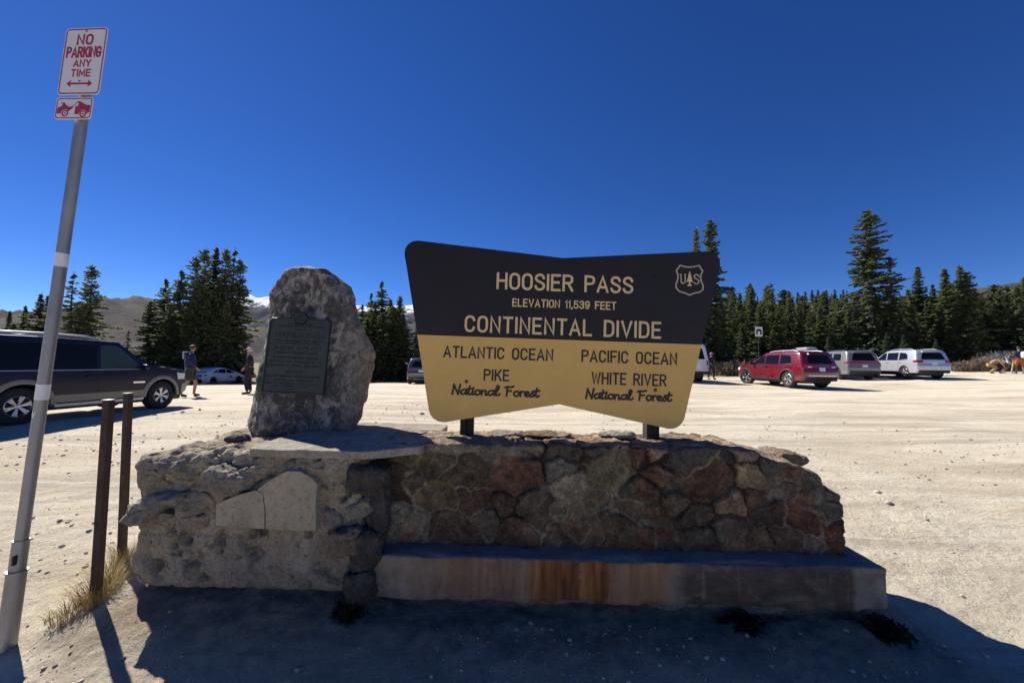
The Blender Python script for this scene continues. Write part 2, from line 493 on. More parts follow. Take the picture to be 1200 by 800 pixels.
def ground_material():
    m, nt, b = new_mat('gravel')
    nb = NB(nt)
    b.inputs['Roughness'].default_value = .95
    b.inputs['Specular IOR Level'].default_value = .2
    str1 = nb.noise(.55, 5, .6, nb.map((.35, 1.5, 1)), 1.2)      # drag marks of tyres and graders
    str2 = nb.noise(2.0, 6, .65, nb.map((.5, 2.2, 1), (0, 0, .25)), .8)
    big = nb.noise(.16, 4, .6)
    grain = nb.noise(85, 3, .7)
    grain2 = nb.noise(260, 2, .7)
    c = nb.ramp(str1, [(.28, (.43, .36, .25)), (.43, (.63, .545, .40)), (.56, (.77, .69, .53)), (.68, (.70, .60, .43)), (.8, (.58, .47, .31))])
    c = nb.mix(nb.ramp(str2, [(.45, 0.0), (.75, .55)]), c, (.50, .44, .35))
    c = nb.mix(nb.ramp(big, [(.5, 0.0), (.72, .45)]), c, (.66, .525, .34))
    c = nb.mix(nb.ramp(grain, [(.32, .5), (.46, 0.0)]), c, (.36, .31, .24))
    c = nb.mix(nb.ramp(nb.noise(11, 6, .7), [(.35, .4), (.52, 0.0)]), c, (.46, .39, .29))
    c = nb.mix(nb.ramp(grain2, [(.62, 0.0), (.8, .5)]), c, (.78, .73, .64))
    trk = nb.noise(1.0, 4, .6, nb.map((.07, 1.3, 1), (0, 0, -.16)), .6)
    trk2 = nb.noise(1.0, 4, .6, nb.map((.09, 1.8, 1), (0, 0, .32)), .6)
    c = nb.mix(nb.ramp(trk, [(.52, 0.0), (.60, .55), (.68, .1)]), c, (.44, .375, .285))
    c = nb.mix(nb.ramp(trk2, [(.55, 0.0), (.62, .6), (.7, .1)]), c, (.80, .73, .585))
    vo = nb.voro(42)
    c = nb.mix(nb.ramp(vo, [(.12, .35), (.2, 0.0)]), c, (.34, .29, .24))
    # trampled earth and dry grass outside the car park
    xyz = nb.sep()
    edge = nb.math('ADD', xyz[1], nb.math('MULTIPLY', nb.math('SUBTRACT', nb.noise(.25, 4), .5), 6.0))
    off = nb.math('MULTIPLY_ADD', nb.math('ABSOLUTE', nb.math('SUBTRACT', xyz[0], 2.0)), -.12, edge)
    msk = nb.ramp(nb.math('MULTIPLY_ADD', off, .25, -6.3), [(0.0, 0.0), (.9, 1.0)])
    soil = nb.ramp(nb.noise(1.7, 6, .65), [(.3, (.13, .10, .06)), (.55, (.22, .17, .095)), (.75, (.33, .25, .14))])
    c = nb.mix(msk, c, soil)
    # brown earth washed out of the bank at the monument's foot; its outer spread paints the foreground shade warmer and darker
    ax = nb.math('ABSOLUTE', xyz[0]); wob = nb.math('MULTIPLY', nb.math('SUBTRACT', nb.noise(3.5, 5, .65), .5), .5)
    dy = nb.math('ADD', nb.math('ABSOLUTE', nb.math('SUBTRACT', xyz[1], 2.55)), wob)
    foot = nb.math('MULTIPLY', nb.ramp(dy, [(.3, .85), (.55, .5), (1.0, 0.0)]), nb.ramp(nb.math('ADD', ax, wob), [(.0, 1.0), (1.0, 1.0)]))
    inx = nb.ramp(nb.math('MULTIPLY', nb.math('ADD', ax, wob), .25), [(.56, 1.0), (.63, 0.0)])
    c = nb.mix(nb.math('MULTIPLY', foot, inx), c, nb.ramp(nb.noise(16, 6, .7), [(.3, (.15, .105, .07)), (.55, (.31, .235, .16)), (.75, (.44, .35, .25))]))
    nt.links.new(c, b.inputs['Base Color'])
    n1 = nb.bump(nb.noise(28, 6, .75), 1.0, .045, nb.bump(nb.noise(5, 5, .65, nb.map((.6, 1.6, 1))), .45, .12))
    n2 = nb.bump(nb.noise(150, 4, .7), .6, .006, n1)
    n3 = nb.bump(vo, .35, .008, n2)
    nt.links.new(n3, b.inputs['Normal'])
    return m
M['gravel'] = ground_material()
_xs = axis(-4.2, 4.2, .028, (-7000, 7000), 1.07)
_ys = axis(1.1, 4.2, .022, (-2500, 9000), 1.06)
_X, _Y = np.meshgrid(_xs, _ys, indexing='ij')
_Z = ground_z(_X, _Y)
_far = sstep(60, 400, np.hypot(_X, _Y))
_Z = _Z * (1 - _far) - 3.0 * _far
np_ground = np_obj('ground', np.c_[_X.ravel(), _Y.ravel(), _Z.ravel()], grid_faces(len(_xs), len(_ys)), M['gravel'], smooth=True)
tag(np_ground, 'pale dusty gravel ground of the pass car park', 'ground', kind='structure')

# loose gravel lying about: one mesh nobody could count
def gravel_mesh():
    n = 9000
    r = 1.2 + NR.random(n) ** 1.7 * 11
    a = (NR.random(n) * 2 - 1) * rad(62)
    x, y = r * np.sin(a), r * np.cos(a)
    inside = (x > -2.35) & (x < 2.25) & (y > 2.28) & (y < 3.6)
    x, y = x[~inside], y[~inside]; n = len(x); r = np.hypot(x, y)
    clump = fbm(x, y, 1, .9, 3)
    keep = NR.random(n) < np.clip(.55 + clump * 1.6, .08, 1); x, y, r = x[keep], y[keep], r[keep]; n = len(x)
    s = (.0035 + .010 * NR.random(n) ** 4) * (1 + r * .1)
    big = NR.random(n) < .012; s[big] *= 2.4
    base = np.array([(1, 0, 0), (-1, 0, 0), (0, 1, 0), (0, -1, 0), (0, 0, 1), (0, 0, -1), (.62, .62, .5), (-.62, .6, .45), (.6, -.62, .4), (-.6, -.62, .55)])
    from itertools import combinations
    bmt = bmesh.new()
    vs = [bmt.verts.new(v) for v in base]
    bmesh.ops.convex_hull(bmt, input=vs)
    bmesh.ops.triangulate(bmt, faces=bmt.faces[:])
    bmt.verts.index_update(); bv = np.array([v.co[:] for v in bmt.verts]); bf = np.array([[v.index for v in f.verts] for f in bmt.faces]); bmt.free()
    k = len(bv)
    V = bv[None] * s[:, None, None] * (NR.random((n, 1, 3)) * .7 + .65) * (1 + (NR.random((n, k, 1)) - .5) * .5)
    V[:, :, 2] *= .7
    t = NR.random(n) * 6.28
    cx, sx = np.cos(t)[:, None], np.sin(t)[:, None]
    V = np.stack([V[:, :, 0] * cx - V[:, :, 1] * sx + x[:, None], V[:, :, 0] * sx + V[:, :, 1] * cx + y[:, None], V[:, :, 2] + (ground_z(x, y) + s * .25)[:, None]], 2)
    F = bf[None] + (np.arange(n) * k)[:, None, None]
    cols = np.repeat(np.array([(.42, .37, .30), (.28, .25, .22), (.46, .40, .32), (.36, .28, .20)])[NR.integers(0, 4, n)] * (NR.random((n, 1)) * .5 + .75), k, 0)
    return V.reshape(-1, 3), F.reshape(-1, 3), cols
M['pebble'], _nt, _b = new_mat('pebble')
_nb = NB(_nt); _nt.links.new(_nb.attr('stone_colour'), _b.inputs['Base Color']); _b.inputs['Roughness'].default_value = .9
_V, _F, _C = gravel_mesh()
tag(np_obj('gravel', _V, _F, M['pebble'], cols=_C), 'small loose stones strewn over the pale ground', 'gravel', kind='stuff')

# ------------------------------------------------------------------ hills
def hill_material(name, lo, mid, hi, scale, snow=None):
    m, nt, b = new_mat(name); nb = NB(nt)
    b.inputs['Roughness'].default_value = 1.0; b.inputs['Specular IOR Level'].default_value = .05
    n = nb.noise(scale, 8, .62, None, .4)
    n2 = nb.noise(scale * 7, 6, .65)
    c = nb.ramp(n, [(.32, lo), (.5, mid), (.68, hi)])
    c = nb.mix(nb.ramp(n2, [(.45, 0.0), (.7, .5)]), c, lo)
    if snow:
        z = nb.sep()[2]
        sn = nb.noise(scale * 3.0, 7, .7, nb.map((1.0, .5, .8)), .8)
        lvl = nb.math('MULTIPLY_ADD', z, 1.0 / snow[1], -snow[0] / snow[1])
        k = nb.ramp(nb.math('ADD', nb.math('MULTIPLY', lvl, .5), nb.math('MULTIPLY_ADD', sn, 1.7, -1.0)), [(.30, 0.0), (.38, 1.0)])
        c = nb.mix(k, c, (.82, .84, .88))
    nt.links.new(c, b.inputs['Base Color'])
    nt.links.new(nb.bump(nb.noise(scale * 10, 6, .7), .6, 1.5 / scale / 30), b.inputs['Normal'])
    return m

def hz_at(px): return 425 + (px - 600) * math.tan(-ROLL)
def ridge(name, crest, Y, depth, mat, label, amp, nsc, x_pad=0, front=None, foot=-4.0, n=(260, 60), rough=1.0):
    """a range whose crest, at distance Y, follows crest = [(px, py)...]; slopes fall to both sides"""
    cp = np.array(crest, float)
    cx = (cp[:, 0] - 600) / F_PX * Y
    czv = CAM_H + (np.array([hz_at(p) for p in cp[:, 0]]) - cp[:, 1]) / F_PX * Y
    xs = np.linspace(cx[0], cx[-1], n[0]); t = np.linspace(-1, 1, n[1])
    fd = front or depth
    X, T = np.meshgrid(xs, t, indexing='ij')
    Yw = np.where(T < 0, Y + T * fd, Y + T * depth)
    cz = np.interp(xs, cx, czv)[:, None]
    prof = np.where(T < 0, (1 + T) ** 1.35, (1 - T) ** 1.2)
    Xw = X * Yw / Y
    Z = foot + (cz - foot) * prof
    e = np.clip(prof * (1.02 - prof) * 4, 0, 1)
    Z = Z + amp * (fbm(Xw, Yw, 3, nsc, 5, .5, True)) * e + amp * .12 * rough * fbm(Xw, Yw, 9, nsc * 5, 4)
    o = np_obj(name, np.c_[Xw.ravel(), Yw.ravel(), Z.ravel()], grid_faces(len(xs), len(t)), mat, smooth=True)
    tag(o, label, 'hill', kind='structure')
    return o, (Xw, Yw, Z)
M['tundra'] = hill_material('tundra', (.042, .040, .043), (.076, .068, .066), (.13, .113, .094), .006)
M['snowy'] = hill_material('snowy_rock', (.042, .048, .068), (.075, .079, .098), (.12, .118, .125), .0022, snow=(235, 200))  # blue cast in the rock colour stands in for distance haze
M['wooded'] = hill_material('wooded_slope', (.035, .036, .02), (.07, .06, .036), (.20, .165, .115), .05)
ridge('hills', [(-900, 402), (-300, 388), (-60, 374), (20, 370), (60, 364), (110, 353), (150, 351), (182, 355), (212, 364), (240, 377), (262, 386), (300, 391), (380, 401), (460, 413)], 1500, 900, M['tundra'],
      'brown tundra ridge beyond the spruces at left', 60, .0032, front=1150, rough=2.0)
ridge('hills', [(-400, 392), (60, 372), (200, 362), (262, 352), (283, 343), (297, 349), (312, 348), (345, 358), (400, 359), (440, 359), (470, 357), (490, 356), (520, 357), (600, 352), (760, 356), (900, 372)], 3600, 1500, M['snowy'],
      'far snow streaked mountain range behind the boulder', 130, .0017, front=2000, foot=-10, n=(420, 110))
_, RH = ridge('hills', [(520, 428), (640, 405), (740, 378), (830, 364), (900, 359), (945, 355), (1000, 356), (1060, 360), (1120, 364), (1250, 370), (1500, 374), (2200, 400)], 170, 150, M['wooded'],
      'open wooded slope rising behind the parked cars', 3.0, .03, front=130, foot=.2, n=(240, 90))
ridge('hills', [(800, 420), (960, 380), (1080, 350), (1150, 336), (1200, 328), (1300, 325), (1600, 345), (2200, 380)], 520, 240, M['tundra'],
      'bare tan ridge above the spruces at right', 8, .012, front=300, n=(160, 60))

# ------------------------------------------------------------------ the thin blue air over the valley
def haze():
    bm = bmesh.new()
    add_box(bm, (0, 2450, 355), (14600, 5900, 730))
    m = bpy.data.materials.new('thin_air'); m.use_nodes = True; nt = m.node_tree; nt.nodes.clear()
    v = nt.nodes.new('ShaderNodeVolumePrincipled'); v.inputs['Density'].default_value = HAZE; v.inputs['Color'].default_value = (.52, .66, 1.0, 1); v.inputs['Anisotropy'].default_value = .2
    o = nt.nodes.new('ShaderNodeOutputMaterial'); nt.links.new(v.outputs[0], o.inputs['Volume'])
    h = bm_obj('haze', bm, m); tag(h, 'thin bluish mountain air', 'haze', kind='stuff')
HAZE = .000025
#haze()
# ------------------------------------------------------------------ rough stone helpers
_cube_cache = {}
def cube_grid(n):
    if n not in _cube_cache:
        bm = bmesh.new(); bmesh.ops.create_cube(bm, size=2)
        bmesh.ops.subdivide_edges(bm, edges=bm.edges[:], cuts=n, use_grid_fill=True)
        bm.verts.index_update()
        V = np.array([v.co[:] for v in bm.verts]); F = np.array([[v.index for v in f.verts] for f in bm.faces])
        bm.free(); _cube_cache[n] = (V, F)
    V, F = _cube_cache[n]
    return V.copy(), F.copy()
def rough_block(n, half, k, disp, seed=0, warp=0.0):
    """rounded box with half sizes; k = corner sharpness; disp(P, N)->offset along normal"""
    V, F = cube_grid(n)
    mx = np.abs(V).max(1, keepdims=True)
    nk = (np.abs(V) ** k).sum(1, keepdims=True) ** (1.0 / k)
    Q = V * mx / nk
    N = np.sign(Q) * np.abs(Q) ** (k - 1); N /= np.linalg.norm(N, axis=1, keepdims=True) + 1e-9
    Pm = Q * np.array(half)
    N = N / np.array(half); N /= np.linalg.norm(N, axis=1, keepdims=True)
    d = disp(Pm + seed * 7.31, N, Pm)
    if d.ndim == 1: d = N * d[:, None]
    return Pm + d, F
def stone_mesh(name, half, k=3.2, amp=.12, mat=None, parent=None, loc=None, rot=None, n=14, seed=0, sc=3.0):
    s = min(half) if min(half) > 0 else .05
    ms = sum(half) / 3
    def dp(P, N, L):
        p = P / ms
        q = p[:, [1, 2, 0]] * .8 + p[:, [2, 0, 1]] * .3
        chip = np.abs(vnoise(q[:, 0] * 1.3, q[:, 1] * 1.3, q[:, 2] * 1.3)) * -1.2         # broken facets
        return ms * amp * (1.2 * fbm(p[:, 0], p[:, 1], p[:, 2], sc * .35, 3) + chip + .8 * fbm(p[:, 0], p[:, 1], p[:, 2], sc, 5, .6, True) + .25 * fbm(p[:, 0], p[:, 1], p[:, 2], sc * 4, 3))
    V, F = rough_block(n, half, k, dp, seed)
    return np_obj(name, V, F, mat, parent, True, loc, rot)

def stone_mat(name, c0, c1, c2, sc=9.0, bump=.6, pits=True, rough=.9):
    m, nt, b = new_mat(name); nb = NB(nt)
    b.inputs['Roughness'].default_value = rough; b.inputs['Specular IOR Level'].default_value = .3
    n = nb.noise(sc, 7, .65, None, .3); n2 = nb.noise(sc * 6, 5, .7)
    c = nb.ramp(n, [(.3, c0), (.5, c1), (.7, c2)])
    c = nb.mix(nb.ramp(n2, [(.33, .55), (.5, 0.0)]), c, tuple(v * .45 for v in c0))
    big = nb.noise(sc * .35, 5, .6)
    c = nb.mix(nb.ramp(big, [(.52, 0.0), (.70, .38)]), c, tuple(v * .55 for v in c0))
    c = nb.mix(nb.ramp(nb.noise(sc * 14, 3, .7), [(.33, .6), (.42, 0.0)]), c, tuple(v * .3 for v in c0))
    h = nb.noise(sc * 7, 6, .75)
    nrm = nb.bump(h, bump, .03, nb.bump(nb.noise(sc * 2.2, 6, .65), bump, .06))
    if pits:
        v = nb.voro(sc * 9, None)
        pm = nb.ramp(v, [(.1, 0.0), (.24, 1.0)])
        nrm = nb.bump(pm, bump * .7, .008, nrm)
        c = nb.mix(nb.ramp(v, [(.07, .6), (.16, 0.0)]), c, tuple(v_ * .35 for v_ in c0))
    nt.links.new(c, b.inputs['Base Color']); nt.links.new(nrm, b.inputs['Normal'])
    return m
M['concrete_rough'] = stone_mat('rough_concrete', (.38, .30, .20), (.60, .50, .36), (.72, .62, .47), 7, 1.0)
M['rock_pale'] = stone_mat('pale_rock', (.24, .21, .17), (.38, .34, .275), (.50, .45, .37), 11, .7)
M['rock_grey'] = stone_mat('grey_rock', (.09, .09, .088), (.16, .158, .15), (.26, .25, .235), 10, .6, False)
M['rock_dark'] = stone_mat('dark_rock', (.05, .044, .036), (.09, .08, .066), (.16, .14, .11), 12, .5, False)
M['rock_tan'] = stone_mat('tan_rock', (.15, .11, .07), (.24, .18, .12), (.33, .26, .18), 12, .5, False)
M['rock_rust'] = stone_mat('rust_rock', (.07, .035, .025), (.13, .065, .045), (.2, .12, .08), 12, .5, False)
M['slab'] = stone_mat('grey_slab', (.25, .215, .165), (.36, .315, .25), (.45, .40, .32), 8, .5)
M['plaster'] = stone_mat('smooth_plaster', (.32, .27, .195), (.37, .315, .23), (.42, .36, .27), 5, .08, False)
M['iron_dark'] = simple('dark_iron', (.02, .019, .018), .6, .3, .3, 20)

# ------------------------------------------------------------------ the stone monument base
YAW = rad(-1.0)
mon = empty('monument_base', (0, 2.33, 0), YAW)
tag(mon, 'long low monument base with masonry wall, stone ledge and broken concrete end', 'monument')
def mloc(px, py, ly):
    """local monument coordinates of a photo point lying at local depth ly"""
    p = at(px, py, 2.33 + ly - ((px - 600) / 452 * 2.4) * math.tan(-YAW))
    q = Matrix.Rotation(-YAW, 3, 'Z') @ (p - Vector((0, 2.33, 0)))
    return q

# concrete end block
bh = (.735, .57, .415)
bc = np.array([-1.595, .585, .515])
def block_disp(P, N, L):
    W = L + bc
    x, y, z = W[:, 0], W[:, 1], W[:, 2]
    up = sstep(.40, .50, z + .05 * fbm(x, y, z, 3, 2))
    r1 = fbm(x, y, z, 3.2, 4, .55); r2 = fbm(x, y, z, 9, 4, .6, True)
    d = .012 * r1 + .008 * r2 + .004 * fbm(x, y, z, 30, 3)
    d = d + up * (-.006 + .036 * r1 + .02 * r2)
    pit = np.clip(fbm(x, y, z, 15, 3) - .20, 0, 1)
    d = d - .16 * pit - .05 * np.clip(fbm(x + 7, y, z, 6, 4, .6) - .25, 0, 1)
    hole = np.exp(-(((x + 1.09) / .028) ** 2 + ((z - .235) / .022) ** 2)) + .8 * np.exp(-(((x + 2.2) / .03) ** 2 + ((z - .30) / .04) ** 2)) + .5 * np.exp(-(((x + 1.42) / .02) ** 2 + ((z - .26) / .018) ** 2))
    d = d - .055 * hole
    crack = np.exp(-((z - .445 - .02 * fbm(x, 0, 0, 3, 2)) / .012) ** 2) * (x < -1.5)
    d = d - .010 * crack
    # ragged, higher relief towards the broken left end and sloping top
    dv = N * d[:, None]
    left = sstep(-1.75, -2.3, x)
    dv[:, 2] -= sstep(.6, .93, z) * left * .04
    dv[:, 0] += -.05 * left * fbm(x, y, z, 2.2, 3) * 2
    return dv
V, F = rough_block(110, bh, 14, block_disp)
o = np_obj('concrete_block', V + bc, F, M['concrete_rough'], mon, True)
o['label'] = 'pale pitted concrete end of the base, broken at the top'

# slab under the boulder
def slab_disp(P, N, L):
    x, y, z = L[:, 0], L[:, 1], L[:, 2]
    d = .007 * fbm(x, y, z, 5, 5, .6)
    dv = N * d[:, None]
    edge = .05 * fbm(x, y * 0, z * 0, 2.6, 3) + .02 * fbm(x, y, z, 11, 3)
    dv[:, 1] += np.where(y < 0, edge, 0)
    dv[:, 1] += np.where((y < 0), .16 * sstep(.15, .52, x), 0)
    return dv
V, F = rough_block(60, (.52, .53, .028), 16, slab_disp)
np_obj('slab', V + np.array([-1.07, .50, .938]), F, M['slab'], mon, True)

# rocks bedded in the broken end: (px, py, half sizes, depth, tilt, material)
for i, (px, py, hs, ly, rt, mt) in enumerate([
    (222, 541, (.20, .17, .055), .10, (.1, .06, .1), 'rock_pale'),
    (186, 552, (.065, .10, .085), .06, (0, .2, .3), 'concrete_rough'),
    (278, 557, (.155, .12, .075), .0, (.2, .05, -.15), 'rock_pale'),
    (194, 585, (.20, .13, .058), .02, (.25, -.38, .1), 'rock_pale'),
    (238, 584, (.12, .11, .07), .03, (.1, -.2, .2), 'concrete_rough'),
    (352, 543, (.25, .1, .05), .05, (0, .03, 0), 'rock_pale'),
    (432, 560, (.12, .1, .085), .06, (0, .1, .1), 'rock_dark'),
    (422, 592, (.1, .09, .06), .05, (0, -.3, .1), 'rock_pale'),
    (410, 630, (.085, .1, .075), .02, (0, -.3, 0), 'rock_tan'),
    (432, 640, (.09, .12, .12), .07, (0, .2, .2), 'rock_dark'),
    (425, 680, (.085, .12, .085), .03, (0, -.1, .1), 'rock_dark'),
    (446, 600, (.06, .1, .2), .13, (0, .05, .1), 'rock_dark'),
    (330, 535, (.10, .08, .035), .02, (0, -.1, .3), 'concrete_rough'),
    (258, 526, (.11, .1, .035), .28, (0, -.2, .4), 'rock_pale'),
    (205, 560, (.13, .12, .06), .09, (.2, .1, .2), 'concrete_rough'),
    (305, 548, (.10, .1, .05), .03, (.1, -.2, .5), 'concrete_rough'),
    (385, 575, (.07, .07, .06), .03, (.3, .2, .4), 'concrete_rough'),
    (395, 605, (.06, .07, .05), .02, (0, .4, .1), 'rock_pale'),
    (225, 605, (.14, .08, .045), .0, (.1, .1, .1), 'concrete_rough'),
]):
    q = mloc(px, py, ly + (.045 if mt in ('rock_pale', 'concrete_rough') else 0))
    stone_mesh('rock', hs, 4.0, .21, M[mt], mon, q, rt, 26, i + 3)

# the smooth plaster patch with its crack
def patch():
    pl = [[(254, 590), (280, 579), (300, 574), (308.6, 577), (311, 600), (310.5, 619), (285, 617.5), (254, 615)],
          [(301.5, 573.5), (318, 561), (330, 556), (337, 551), (352, 551.5), (364, 558), (372.5, 566), (370.5, 592), (371, 621), (340, 620), (312, 619), (312.6, 600), (310.2, 576)]]
    bm = bmesh.new()
    for k, poly in enumerate(pl):
        pp = []
        for px, py in poly:
            q = mloc(px, py, -.035); pp.append((q.x, q.z))
        a, b = add_prism(bm, pp, -.040 - .002 * k, .06)
    bmesh.ops.bevel(bm, geom=[e for e in bm.edges if all(v.co.y < 0 for v in e.verts)], offset=.004, segments=2, affect='EDGES', profile=.5)
    return bm_obj('plaster_patch', bm, M['plaster'], mon)
_pp = patch(); _pp['label'] = 'smooth cracked plaster patch on the rough concrete'

# masonry wall ---------------------------------------------------------
WY = .19           # front face
WT = .50           # thickness
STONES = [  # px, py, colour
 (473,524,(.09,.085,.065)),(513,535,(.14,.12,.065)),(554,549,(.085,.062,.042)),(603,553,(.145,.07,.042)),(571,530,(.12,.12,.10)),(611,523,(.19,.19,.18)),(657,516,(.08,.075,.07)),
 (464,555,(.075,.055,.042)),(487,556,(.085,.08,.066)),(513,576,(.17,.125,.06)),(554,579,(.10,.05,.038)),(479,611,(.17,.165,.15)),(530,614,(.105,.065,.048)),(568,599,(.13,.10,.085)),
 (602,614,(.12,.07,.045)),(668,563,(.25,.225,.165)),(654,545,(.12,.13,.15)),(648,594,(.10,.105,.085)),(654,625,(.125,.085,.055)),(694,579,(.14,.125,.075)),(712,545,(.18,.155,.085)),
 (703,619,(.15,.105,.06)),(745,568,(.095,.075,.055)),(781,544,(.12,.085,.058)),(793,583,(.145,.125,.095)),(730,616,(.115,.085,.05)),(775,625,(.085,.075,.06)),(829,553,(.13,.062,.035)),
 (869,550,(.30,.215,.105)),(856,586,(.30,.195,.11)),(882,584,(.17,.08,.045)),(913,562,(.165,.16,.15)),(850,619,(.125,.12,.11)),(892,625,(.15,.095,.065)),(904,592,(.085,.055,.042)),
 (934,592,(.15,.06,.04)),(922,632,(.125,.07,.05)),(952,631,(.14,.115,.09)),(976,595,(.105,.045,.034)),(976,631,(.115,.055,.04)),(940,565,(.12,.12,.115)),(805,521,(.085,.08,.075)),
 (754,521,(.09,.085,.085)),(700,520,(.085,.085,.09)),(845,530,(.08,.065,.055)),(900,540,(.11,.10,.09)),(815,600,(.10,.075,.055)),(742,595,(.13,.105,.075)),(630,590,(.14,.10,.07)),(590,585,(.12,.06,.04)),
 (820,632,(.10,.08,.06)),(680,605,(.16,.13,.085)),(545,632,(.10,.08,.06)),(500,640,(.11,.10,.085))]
def wall_top(x):
    return np.interp(x, [-1, -.86, .2, 1.15, 1.40, 1.55, 1.75, 1.93, 1.955, 1.975, 2.08, 2.3], [.965, .96, .965, .965, .962, .955, .905, .82, .805, .72, .70, .68])
def masonry():
    pts, cols = [], []
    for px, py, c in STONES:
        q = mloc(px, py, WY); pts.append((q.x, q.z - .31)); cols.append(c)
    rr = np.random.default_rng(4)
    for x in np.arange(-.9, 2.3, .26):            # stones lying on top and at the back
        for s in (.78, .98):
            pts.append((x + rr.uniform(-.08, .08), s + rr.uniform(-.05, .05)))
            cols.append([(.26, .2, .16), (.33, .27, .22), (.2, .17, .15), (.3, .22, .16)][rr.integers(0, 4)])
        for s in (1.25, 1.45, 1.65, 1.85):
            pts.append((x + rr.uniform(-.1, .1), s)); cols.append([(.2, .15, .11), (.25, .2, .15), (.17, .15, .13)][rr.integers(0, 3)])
    pts = np.array(pts); cols = np.array(cols)
    X1 = 2.065
    xs = np.linspace(-.87, X1, 430); ss = np.linspace(0, .69 + WT + .69, 240)
    U, Sx = np.meshgrid(xs, ss, indexing='ij')
    def cells(u, s, P_, jit):
        wu = u + .10 * fbm(u, s, jit, 3.6, 5, .6); ws = s + .085 * fbm(u, s, jit + 9, 3.6, 5, .6)
        sh = wu.shape; wu, ws = wu.ravel(), ws.ravel()
        wt = np.random.default_rng(23).uniform(-.055, .055, len(P_))
        d = np.hypot((wu[:, None] - P_[None, :, 0]) * .82, ws[:, None] - P_[None, :, 1]) + wt[None, :]
        i2 = np.argpartition(d, 1, 1)[:, :2]
        dd = np.take_along_axis(d, i2, 1); o = np.argsort(dd, 1)
        i2 = np.take_along_axis(i2, o, 1); dd = np.take_along_axis(dd, o, 1)
        sep = np.hypot((P_[i2[:, 0], 0] - P_[i2[:, 1], 0]) * .82, P_[i2[:, 0], 1] - P_[i2[:, 1], 1])
        e = (dd[:, 1] - dd[:, 0]) * .62
        return i2[:, 0].reshape(sh), e.reshape(sh)
    def relief(u, s, P_, C_, jit):
        idx, e = cells(u, s, P_, jit)
        rr2 = np.random.default_rng(17)
        off = rr2.uniform(-.009, .012, len(P_)); tx = rr2.uniform(-.07, .07, len(P_)); tz = rr2.uniform(-.05, .08, len(P_))
        wid = .004 + .010 * np.clip(fbm(u, s, jit, 2.1, 3) * 1.6 + .5, 0, 1.2)
        k = np.clip((e - wid) / .011, 0, 1); k = 1 - (1 - k) ** 2.2
        body = off[idx] + tx[idx] * (u - P_[idx, 0]) + tz[idx] * (s - P_[idx, 1])
        d = k * (.006 + body) + .014 * (.35 + .65 * k) * fbm(u, s, idx * 1.7, 7, 4, .55, True) + .006 * fbm(u, s, 2, 22, 3)
        mort = np.clip(1 - (e - wid * .55) / (wid * .6), 0, 1)
        deep = np.clip(fbm(u, s, jit + 30, 3.3, 2) * 2.2, 0, 1)
        d = d - mort * deep * .013                       # joints that have lost their mortar
        d = d + mort * (1 - deep) * .007
        rr3 = np.random.default_rng(8)
        var = (1 + .75 * fbm(u, s, idx * 3.1, 8, 5, .65) + .25 * fbm(u, s, 4, 40, 3))[..., None]
        g_ = C_[idx].mean(-1, keepdims=True)
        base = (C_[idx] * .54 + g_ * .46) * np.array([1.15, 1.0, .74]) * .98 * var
        rust = np.clip(fbm(u, s, 50, 3.4, 3) * 2.4 - .45, 0, .6)[..., None]
        base = base * (1 - rust) + np.array([.17, .075, .035]) * var * rust
        mc = np.array([.225, .18, .115]) * (1 + .35 * fbm(u, s, 7, 14, 3))[..., None]
        mm = (mort * (1 - .8 * deep))[..., None]
        dark = (mort * deep)[..., None]
        c = base * (1 - mm) + mc * mm
        c = c * (1 - .75 * dark)
        return d, np.clip(c, .008, .9)
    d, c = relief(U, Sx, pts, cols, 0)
    H = wall_top(U) + .018 * fbm(U, Sx * 0, 0, 6, 3)
    h = H - .29
    # position along the section: front up, top back, rear down (rounded corners)
    s1 = Sx / .69
    front = Sx <= .69; top = (Sx > .69) & (Sx <= .69 + WT)
    Yw = np.where(front, 0, np.where(top, Sx - .69, WT))
    Zw = np.where(front, .29 + s1 * h, np.where(top, H, H - (Sx - .69 - WT) / .69 * h))
    def rnd(a, lo, hi): return np.clip((a - lo) / (hi - lo), 0, 1)
    nz = np.where(front, rnd(Sx, .63, .69) * .7, np.where(top, .7 + .3 * np.minimum(rnd(Sx, .69, .75), 1 - rnd(Sx, .63 + WT, .69 + WT)), .7 * (1 - rnd(Sx, .69 + WT, .75 + WT))))
    ny = np.where(front, -1 + rnd(Sx, .63, .69) * .3, np.where(top, -.7 + 1.4 * rnd(Sx, .69, .69 + WT), .7 + .3 * rnd(Sx, .69 + WT, .75 + WT)))
    batter = -.03 * (1 - (Zw - .29) / .71)
    Yw = WY + Yw + np.where(front, batter, 0) + d * ny
    Zw = Zw + d * nz * np.where(top, 1.0, .6)
    Xw = U + np.where(U > X1 - .03, 0, 0)
    Vm = np.c_[Xw.ravel(), Yw.ravel(), Zw.ravel()]; Fm = grid_faces(*U.shape)
    Cm = c.reshape(-1, 3)
    # right-hand end, with its own stones, bulging outward
    rows = np.linspace(0, 1, 90); 
    ep = np.array([(.03, .12), (.18, .06), (.05, .30), (.28, .22), (.42, .1), (.22, .36), (.45, .33), (.36, .36)]); ec = np.array([(.115, .055, .04), (.13, .10, .08), (.105, .05, .036), (.16, .12, .1), (.13, .11, .09), (.15, .07, .05), (.2, .15, .11), (.14, .11, .09)])
    last = len(ss)
    sec_y = Yw[-1]; sec_z = Zw[-1]
    k_f = np.argmin(abs(ss - .345))
    # loft the section edge to its own middle line
    mid_y = WY + WT / 2
    EV, EC = [], []
    tt = np.linspace(0, 1, 40)
